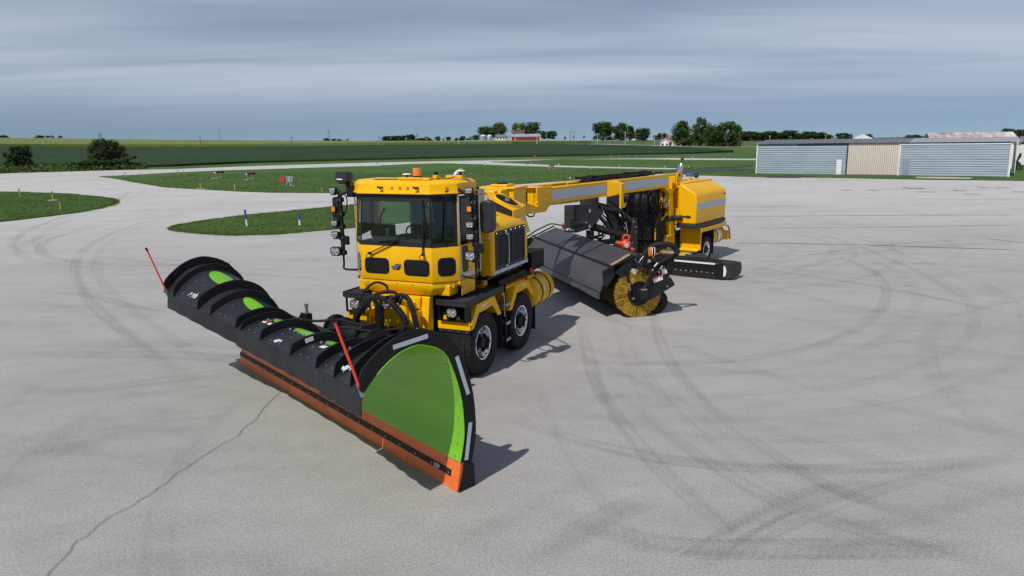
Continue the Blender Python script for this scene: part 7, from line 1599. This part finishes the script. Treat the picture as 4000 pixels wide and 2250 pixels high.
# ------------------------------------------------------------------ rotary broom under the boom (local x towards its front, near end at y = 0)
BLOC = Vector((2.8863, 16.4168, 0)); BROT = -(PI/2+math.radians(73.5)); RROT = -(PI/2+math.radians(36.5))
r = thing('rotary_broom', BLOC, BROT, 'long rotary broom with yellow bristles under a dark rubber hood, hung below the boom', 'broom')
_m = Matrix.Rotation(-BROT, 4, 'Z') @ Matrix.Translation(-BLOC) @ Matrix.Translation(Vector((5.48615, 24.31708, 0))) @ Matrix.Rotation(RROT, 4, 'Z')
def RB(x, y, z): return _m @ Vector((x, y, z))
CX, CZ, LB = -0.04, 0.585, 5.45
g = M(); g.cyl((CX, -LB, CZ), (CX, -0.03, CZ), 0.535, n=48); g.build('brush_core', 'bristle_core', r, smooth=True)
rng = np.random.default_rng(5)
def bristles(name, ys, n, r0, r1, spread, wid, m):
    K = len(ys)*n; a = rng.uniform(0, 2*PI, K); y = np.repeat(ys, n)+rng.normal(0, spread, K)
    da = rng.normal(0, 0.05, K); R1 = r1*(1-np.abs(rng.normal(0, 0.025, K))); R0 = r0*np.ones(K); w = wid*rng.uniform(0.6, 1.4, K)
    y1 = y+rng.normal(0, 0.02, K)+0.012
    ca, sa = np.cos(a), np.sin(a); cb, sb = np.cos(a+da), np.sin(a+da)
    v = np.empty((K, 4, 3))
    for j, (R, c_, s_, yy, sg) in enumerate(((R0, ca, sa, y, -1), (R0, ca, sa, y, 1), (R1, cb, sb, y1, 1), (R1, cb, sb, y1, -1))):
        v[:, j, 0] = CX+R*c_-sg*w*s_; v[:, j, 2] = np.maximum(0.004, CZ+R*s_+sg*w*c_); v[:, j, 1] = yy
    f = np.arange(K*4).reshape(K, 4)
    me = bpy.data.meshes.new(name); me.from_pydata(v.reshape(-1, 3).tolist(), [], f.tolist())
    o = link(name, me, m, r); o['kind'] = 'stuff'; return o
bristles('end_bristles', np.array([0.02, 0.0, -0.02, -0.05, -0.08]), 260, 0.20, 0.59, 0.008, 0.0055, 'bristle')
bristles('outer_bristles', np.arange(-0.12, -LB, -0.075), 90, 0.50, 0.59, 0.012, 0.012, 'bristle_core')
# hood
HP = [(0.945, 0.50), (0.925, 0.66), (0.80, 0.98), (0.64, 1.225), (0.30, 1.37), (-0.02, 1.485)]
HI = [(x-0.02, z-0.02) for x, z in HP]
K = 26; R_ = []
for i in range(K+1):
    y = -0.02-5.5*i/K; w = lambda j: 0.008*math.sin(i*0.9+j*2.1)
    ring_ = [(x+(w(j) if j < 3 else 0), y, z+(0 if j < 3 else 0.4*w(j))) for j, (x, z) in enumerate(HP)]+[(x+(w(j) if j < 3 else 0), y, z) for j, (x, z) in reversed(list(enumerate(HI)))]
    R_.append(ring_)
g = M(); g.rings(R_); hood_ = g.build('broom_hood', 'rubber_sheet', r, smooth=True)
g = M(); g.tube([(0.655, 0.02, 1.24), (0.655, -5.54, 1.24)], 0.026, 8, 0); g.build('hood_bar', 'black_paint', hood_)
for y in (-1.85, -3.65):
    g = M(); g.loft([(0.65, y-0.012, 1.232), (0.65, y+0.012, 1.232), (-0.02, y+0.012, 1.49), (-0.02, y-0.012, 1.49)], [(0.65, y-0.012, 1.242), (0.65, y+0.012, 1.242), (-0.02, y+0.012, 1.50), (-0.02, y-0.012, 1.50)]); g.build('hood_seam', 'black_paint', hood_)
g = M(); g.loft([(0.93, 0.0, 0.655), (0.937, 0.0, 0.64), (0.937, -5.5, 0.64), (0.93, -5.5, 0.655)], [(0.937, 0.0, 0.66), (0.944, 0.0, 0.645), (0.944, -5.5, 0.645), (0.937, -5.5, 0.66)]); g.build('flap_seam', 'black_paint', hood_)
for k in range(19):
    g = M(); g.sphere((0.672, -0.2-0.285*k, 1.185), 0.013, 6, 4); g.build('bolt', 'steel', hood_)
for k in range(14):
    g = M(); g.sphere((0.02, -0.2-0.38*k, 1.475), 0.011, 6, 4); g.build('bolt', 'steel', hood_)
g = M(); g.loft([(0.60, -0.06, 1.245), (0.60, -0.20, 1.245), (0.10, -0.30, 1.45), (0.10, -0.06, 1.45)], [(0.60, -0.06, 1.253), (0.58, -0.16, 1.255), (0.10, -0.22, 1.457), (0.10, -0.06, 1.457)]); g.build('sand_streak', 'sand', hood_)
# rod and bracket along the near edge, triangular cheek
g = M(); g.tube([(0.88, 0.06, 1.14), (0.5, 0.07, 1.32), (0.13, 0.06, 1.50)], 0.022, 8); g.build('edge_rod', 'black_paint', r)
g = M(); g.prism([(0.88, 1.15), (0.84, 0.80), (0.78, 0.76), (0.55, 1.05), (0.60, 1.22)], 'y', 0.0, 0.03); g.prism([(0.56, 1.10), (0.40, 1.25), (0.10, 1.46), (-0.30, 1.46), (-0.55, 1.05), (-0.30, 0.92), (0.05, 1.15), (0.25, 1.0), (0.42, 0.98)], 'y', 0.005, 0.035); g.build('end_cheek', 'satin_black', r)
g = M(); g.tube([(0.88, -5.56, 1.16), (0.4, -5.58, 1.36), (0.0, -5.58, 1.53)], 0.022, 8); g.prism([(0.95, 1.20), (0.90, 0.85), (0.62, 1.2)], 'y', -5.58, -5.54); g.tube([(0.92, -5.6, 1.20), (0.55, -5.62, 1.42), (0.3, -5.62, 1.52), (0.1, -5.55, 1.60), (-0.2, -5.3, 1.55), (-0.3, -5.0, 1.5)], 0.02, 6); g.build('far_cheek', 'black_paint', r)
# hub, arm and motor at the near end
g = M(); g.cyl((CX, 0.03, CZ-0.02), (CX, 0.07, CZ-0.02), 0.285, n=36); g.cyl((CX-0.02, 0.07, CZ), (CX-0.02, 0.13, CZ), 0.20, n=30); hub_ = g.build('hub_plate', 'black_paint', r, smooth=True)
g = M(); g.cyl((CX-0.04, 0.13, CZ), (CX-0.04, 0.19, CZ), 0.15, n=24); g.box(CX-0.13, CX+0.06, 0.19, 0.26, CZ-0.11, CZ+0.10); g.build('hub_motor', 'satin_black', hub_, 0.01)
g = M(); g.box(CX-0.09, CX+0.06, 0.24, 0.27, CZ+0.10, CZ+0.13); g.cyl((0.16, 0.09, 0.46), (0.07, 0.1, 0.49), 0.022); g.build('motor_fittings', 'steel', hub_)
g = M()
g.prism([(0.02, 0.76), (-0.20, 0.78), (-0.60, 0.95), (-0.80, 0.93), (-0.93, 0.72), (-0.86, 0.68), (-0.30, 0.40), (-0.10, 0.40)], 'y', 0.07, 0.12)
g.prism([(-0.20, 0.86), (-0.42, 1.22), (-0.72, 1.18), (-0.83, 0.90), (-0.55, 0.92)], 'y', 0.05, 0.075); arm_ = g.build('carrier_arm', 'satin_black', r, 0.012)
g = M(); g.cyl((-0.83, 0.119, 0.76), (-0.83, 0.127, 0.76), 0.055, n=16); g.build('arm_hole', 'radiator', arm_)
for x, z in ((-0.72, 0.70), (-0.77, 0.92), (-0.60, 1.12), (-0.35, 1.12), (0.0, 1.30), (-0.30, 1.30)):
    g = M(); g.sphere((x, 0.125 if z < 0.95 else 0.08, z), 0.022, 8, 5); g.build('bolt', 'zinc_bolt', arm_)
def sticker(nm, x, z, w, h, m, tilt=0.28, y=0.078):
    c, s = math.cos(tilt), math.sin(tilt); P = [(-w/2, -h/2), (w/2, -h/2), (w/2, h/2), (-w/2, h/2)]
    g = M(); g.loft([(x-(a*c-b_*s), y, z+(a*s+b_*c)) for a, b_ in P], [(x-(a*c-b_*s), y+0.004, z+(a*s+b_*c)) for a, b_ in P]); g.build(nm, m, arm_)
sticker('warning_sticker', -0.49, 0.955, 0.24, 0.05, 'red_paint', y=0.122); sticker('warning_sticker', -0.475, 0.885, 0.24, 0.10, 'white', y=0.122)
sticker('warning_sticker', -0.66, 1.03, 0.13, 0.09, 'white', y=0.08); sticker('warning_sticker', -0.62, 1.135, 0.10, 0.05, 'red_paint', y=0.08); sticker('warning_sticker', -0.63, 1.09, 0.10, 0.045, 'white', y=0.08)
sticker('warning_sticker', -0.28, 1.31, 0.08, 0.07, 'tape', y=0.04)
g = M(); g.prism([(0.16, 1.16), (0.05, 1.16), (0.06, 1.05), (0.10, 1.03), (0.16, 1.07)], 'y', 0.04, 0.055); g.build('gauge_plate', 'tape', r)
# struts, cylinders, hoses of the near end
g = M(); g.cyl((0.32, 0.10, 1.15), (0.25, 0.10, 0.85), 0.028); g.build('hood_strut', 'black_paint', r)
g = M(); g.cyl((0.25, 0.10, 0.86), (0.21, 0.10, 0.66), 0.018); g.build('strut_rod', 'steel', r)
for pts, rad in (([(-1.0, 0.10, 1.50), (-0.70, 0.14, 1.36), (-0.42, 0.16, 1.22), (-0.28, 0.18, 1.05), (-0.12, 0.20, 0.78), (-0.06, 0.22, 0.68)], 0.032), ([(-0.98, 0.06, 1.46), (-0.72, 0.10, 1.30), (-0.46, 0.14, 1.15), (-0.33, 0.17, 0.98), (-0.16, 0.20, 0.75)], 0.03), ([(-1.0, 0.02, 1.42), (-0.75, 0.06, 1.24), (-0.5, 0.1, 1.08)], 0.026)):
    g = M(); g.tube(pts, rad, 8); g.build('hydraulic_hose', 'rubber', r, smooth=True)
g = M(); g.tube([(-0.20, -0.10, 1.42), (-0.40, -0.08, 1.62), (-0.66, 0.02, 1.68), (-0.86, 0.08, 1.64), (-0.97, 0.09, 1.52), (-0.96, 0.05, 1.42)], 0.062, 12); g.build('large_hose', 'rubber', r, smooth=True)
for k in range(3):
    g = M(); a = Vector((-0.93-0.02*k, 0.085, 1.58-0.045*k)); g.cyl(a, a+Vector((-0.012, 0, -0.03)), 0.072, n=16); g.build('hose_clamp', 'charcoal', r)
g = M(); g.cyl((-0.42, 0.19, 1.28), (-0.33, 0.19, 1.20), 0.025); g.cyl((-0.56, 0.16, 1.20), (-0.50, 0.16, 1.12), 0.022); g.sphere((-0.30, 0.18, 1.12), 0.03); g.sphere((-0.47, 0.17, 1.06), 0.026); g.build('hose_fittings', 'steel', r)
for k in range(10):
    a = Vector((RND.uniform(-0.5, 0.3), 0.06+0.04*RND.random(), RND.uniform(1.2, 1.5))); c_ = Vector((RND.uniform(-0.7, 0.2), 0.08, RND.uniform(0.95, 1.5)))
    g = M(); g.tube([a, (a+c_)/2+Vector((0, 0.05, -0.08)), c_], 0.009, 5, 6); g.build('thin_cable', 'black_paint', r)
g = M(); g.tube([(0.10, 0.09, 1.40), (0.02, 0.10, 1.20), (0.12, 0.09, 1.02)], 0.006, 5, 6); g.tube([(-0.1, 0.1, 1.44), (0.0, 0.11, 1.3), (-0.15, 0.1, 1.2)], 0.006, 5, 6); g.build('steel_cable', 'steel', r)
# end lamps: amber, white and red ovals
for (x, y, z) in ((-0.32, 0.10, 1.535), (-0.265, -5.4, 1.56)):
    for dx, m_, k in ((0.045, 'amber', 1.0), (0.012, 'white_tape', 1.04), (-0.045, 'white_tape', 1.04), (-0.075, 'red_lens', 0.9)):
        g = M(); ring_ = [(x+dx, y+0.055*k*math.cos(t_), z+0.105*k*math.sin(t_)) for t_ in [2*PI*i/18 for i in range(18)]]
        g.loft(ring_, [(q[0]+(0.012 if 'tape' in m_ else 0.03), q[1], q[2]) for q in ring_]); g.build('marker_lamp', m_, r)
    g = M(); ring_ = [(x-0.03, y+0.055*math.cos(t_), z+0.105*math.sin(t_)) for t_ in [2*PI*i/18 for i in range(18)]]; g.loft(ring_, [(q[0]+0.04, q[1], q[2]) for q in ring_]); g.cyl((x, y, z-0.1), (x, y, z-0.35), 0.02); g.build('lamp_body', 'black_paint', r)
# caster wheel at the rear
g = M(); g.lathe([(0.10, -0.09), (0.24, -0.10), (0.28, -0.06), (0.28, 0.06), (0.24, 0.10), (0.10, 0.09)], (-0.62, -0.22, 0.28), 'y', 24); g.build('caster_wheel', 'rubber', r, smooth=True)
g = M(); g.bar((-0.62, -0.08, 0.28), (-0.72, -0.08, 1.0), 0.04, 0.1); g.bar((-0.62, -0.36, 0.28), (-0.72, -0.36, 1.0), 0.04, 0.1); g.box(-0.86, -0.62, -0.45, 0.0, 0.96, 1.06); g.build('caster_fork', 'black_paint', r)
# rear frame beam along the broom
g = M(); g.box(-0.72, -0.54, -5.4, -0.05, 1.05, 1.25); g.box(-0.70, -0.05, -0.30, -0.18, 1.10, 1.22); g.box(-0.70, -0.05, -5.3, -5.18, 1.10, 1.22)
for y in (-1.6, -3.2, -4.4): g.bar((-0.62, y, 1.2), (-0.05, y, 1.40), 0.08, 0.08)
g.prism([(-0.62, 1.22), (-0.40, 1.28), (-0.40, 1.55), (-0.62, 1.55)], 'y', -4.05, -3.98); g.tube([(-0.62, -3.75, 1.25), (-0.62, -3.7, 1.6), (-0.4, -3.6, 1.62), (-0.35, -3.5, 1.3)], 0.012, 6)
g.build('broom_frame', 'black_paint', r, 0.01)
# swing carriage, linkage and tower
def rbox(g, x0, x1, y0, y1, z0, z1):
    P = [(x0, y0, z0), (x1, y0, z0), (x1, y1, z0), (x0, y1, z0), (x0, y0, z1), (x1, y0, z1), (x1, y1, z1), (x0, y1, z1)]
    g.loft([RB(*q) for q in P[:4]], [RB(*q) for q in P[4:]])
g = M()
A_ = [(6.95, 2.42), (5.45, 2.34), (5.45, 2.22), (5.62, 2.05), (6.02, 1.76), (6.95, 1.72)]
g.loft([RB(x, 0.02, z) for x, z in A_], [RB(x, 0.40, z) for x, z in A_]); ca = g.build('swing_carriage', 'charcoal', r, 0.03)
g = M()
for y in (0.10, 0.27): g.loft([RB(6.945, y-0.05, 2.16), RB(6.945, y+0.05, 2.16), RB(6.945, y+0.05, 2.23), RB(6.945, y-0.05, 2.23)], [RB(6.955, y-0.05, 2.16), RB(6.955, y+0.05, 2.16), RB(6.955, y+0.05, 2.23), RB(6.955, y-0.05, 2.23)])
g.build('carriage_slots', 'radiator', ca)
for x, z in ((6.35, 2.24), (6.35, 1.83)):
    g = M(); g.cyl(RB(x, 0.38, z), RB(x, 0.44, z), 0.05, n=14); g.build('pivot_pin', 'zinc_bolt', ca)
    g = M(); g.sphere(RB(x-0.12, 0.40, z-0.01), 0.02, 6, 4); g.build('bolt', 'steel', ca)
g = M(); g.cyl(RB(7.10, 0.35, 1.98), RB(6.7, 0.45, 1.96), 0.085, n=16); g.cyl(RB(7.15, 0.34, 1.98), RB(7.0, 0.37, 1.975), 0.10, n=16); g.build('swing_motor', 'mirror_shell', r, smooth=True)
g = M(); g.cyl(RB(6.85, 0.47, 1.96), RB(6.55, 0.46, 1.96), 0.022); g.build('swing_rod', 'chrome', r)
d_ = RB(6.80, 0.404, 1.80); xd = (RB(6, 0.4, 0)-RB(7, 0.4, 0)); 
xd2 = (RB(6.95, 1, 0)-RB(6.95, 0, 0))
emblem(ca, RB(6.958, 0.15, 1.80), xd2, (0, 0, 1), 0.13, 'white'); lettering('maker_letters', 'mb', 0.10, RB(6.96, 0.29, 1.80), xd2, (0, 0, 1), 'white', ca)
g = M()
for y in (0.08, 0.42):
    g.bar(RB(5.8, y, 2.30), RB(4.7, y, 2.12), 0.07, 0.10); g.bar(RB(4.7, y, 2.12), RB(3.85, y, 1.72), 0.07, 0.10)
    g.bar(RB(6.0, y, 1.80), RB(3.95, y, 1.28), 0.08, 0.13)
g.bar(RB(5.9, 0.25, 2.28), RB(4.9, 0.25, 1.62), 0.07, 0.09); g.bar(RB(5.2, 0.25, 2.2), RB(4.6, 0.25, 1.45), 0.07, 0.08)
g.bar(RB(5.6, 0.1, 2.05), RB(5.5, 0.1, 1.62), 0.06, 0.06); g.bar(RB(4.7, 0.05, 2.12), RB(4.7, 0.45, 2.12), 0.1, 0.1)
g.build('parallel_linkage', 'satin_black', r, 0.008)
g = M(); g.cyl(RB(5.15, 0.25, 2.15), RB(4.85, 0.25, 1.82), 0.05, n=12); g.build('lift_cylinder', 'black_paint', r)
g = M(); g.cyl(RB(4.85, 0.25, 1.82), RB(4.65, 0.25, 1.55), 0.022); g.cyl(RB(4.3, 0.42, 1.75), RB(4.15, 0.42, 1.3), 0.018); g.build('cylinder_rod', 'chrome', r)
g = M()
T_ = [(4.25, 1.05), (4.10, 1.55), (3.92, 1.85), (3.68, 1.80), (3.62, 1.0), (3.7, 0.75), (4.15, 0.8)]
for y in (0.02, 0.44): g.loft([RB(x, y, z) for x, z in T_], [RB(x, y+0.04, z) for x, z in T_])
rbox(g, 3.6, 3.9, 0.05, 0.45, 0.85, 1.05); g.bar(RB(3.9, 0.25, 0.95), Vector((-0.62, -2.9, 1.15)), 0.2, 0.2); g.bar(RB(4.4, 0.2, 1.2), Vector((-0.62, -3.6, 1.25)), 0.12, 0.14)
tw = g.build('linkage_tower', 'satin_black', r, 0.01)
for x, z in ((3.92, 1.72), (3.84, 1.55), (3.74, 1.55), (3.84, 1.40), (3.74, 1.40), (4.0, 1.12)):
    g = M(); g.sphere(RB(x, 0.485, z), 0.028 if z in (1.72, 1.12) else 0.018, 8, 5); g.build('bolt', 'zinc_bolt', tw)
for k in range(10):
    a = RB(RND.uniform(5.0, 6.0), RND.uniform(0.0, 0.4), RND.uniform(2.2, 2.4)); c_ = RB(RND.uniform(3.8, 4.2), RND.uniform(0.1, 0.5), RND.uniform(1.2, 1.8)); m_ = (a+c_)/2+Vector((RND.uniform(-0.1, 0.1), RND.uniform(-0.1, 0.1), RND.uniform(0.05, 0.25)))
    g = M(); g.tube([a, m_, c_], RND.choice((0.016, 0.022, 0.028)), 6, 6); g.build('hydraulic_hose', 'rubber', r, smooth=True)
for k in range(5):
    a = Vector((-0.4, -3.2-0.2*k, 1.4)); c_ = RB(RND.uniform(4.6, 5.4), 0.2, 1.75)
    g = M(); g.tube([a, (a+c_)/2+Vector((0, 0.1, -0.15)), c_], 0.018, 6, 6); g.build('hydraulic_hose', 'rubber', r, smooth=True)
# orange pump on the frame
g = M(); q = Vector((-0.78, -2.25, 1.36))
g.sphere(q, 0.145, 14, 9, (1.0, 0.8, 1.0)); g.cyl(q+Vector((0.10, -0.02, 0.02)), q+Vector((0.26, -0.05, 0.06)), 0.075, 0.05, 12)
g.tube([q+Vector((-0.05, 0.05, 0.12)), q+Vector((-0.06, 0.06, 0.23)), q+Vector((0.06, 0.02, 0.24)), q+Vector((0.08, 0.0, 0.12))], 0.032, 8); g.cyl(q+Vector((-0.10, 0.04, -0.12)), q+Vector((-0.20, 0.06, -0.14)), 0.05, n=10)
pm = g.build('orange_pump', 'engine_orange', r, smooth=True)
n_ = Vector((0.25, 0.96, 0)).normalized(); g = M(); g.cyl(q+n_*0.112, q+n_*0.135, 0.062, n=18); g.build('pump_badge', 'tape', pm)
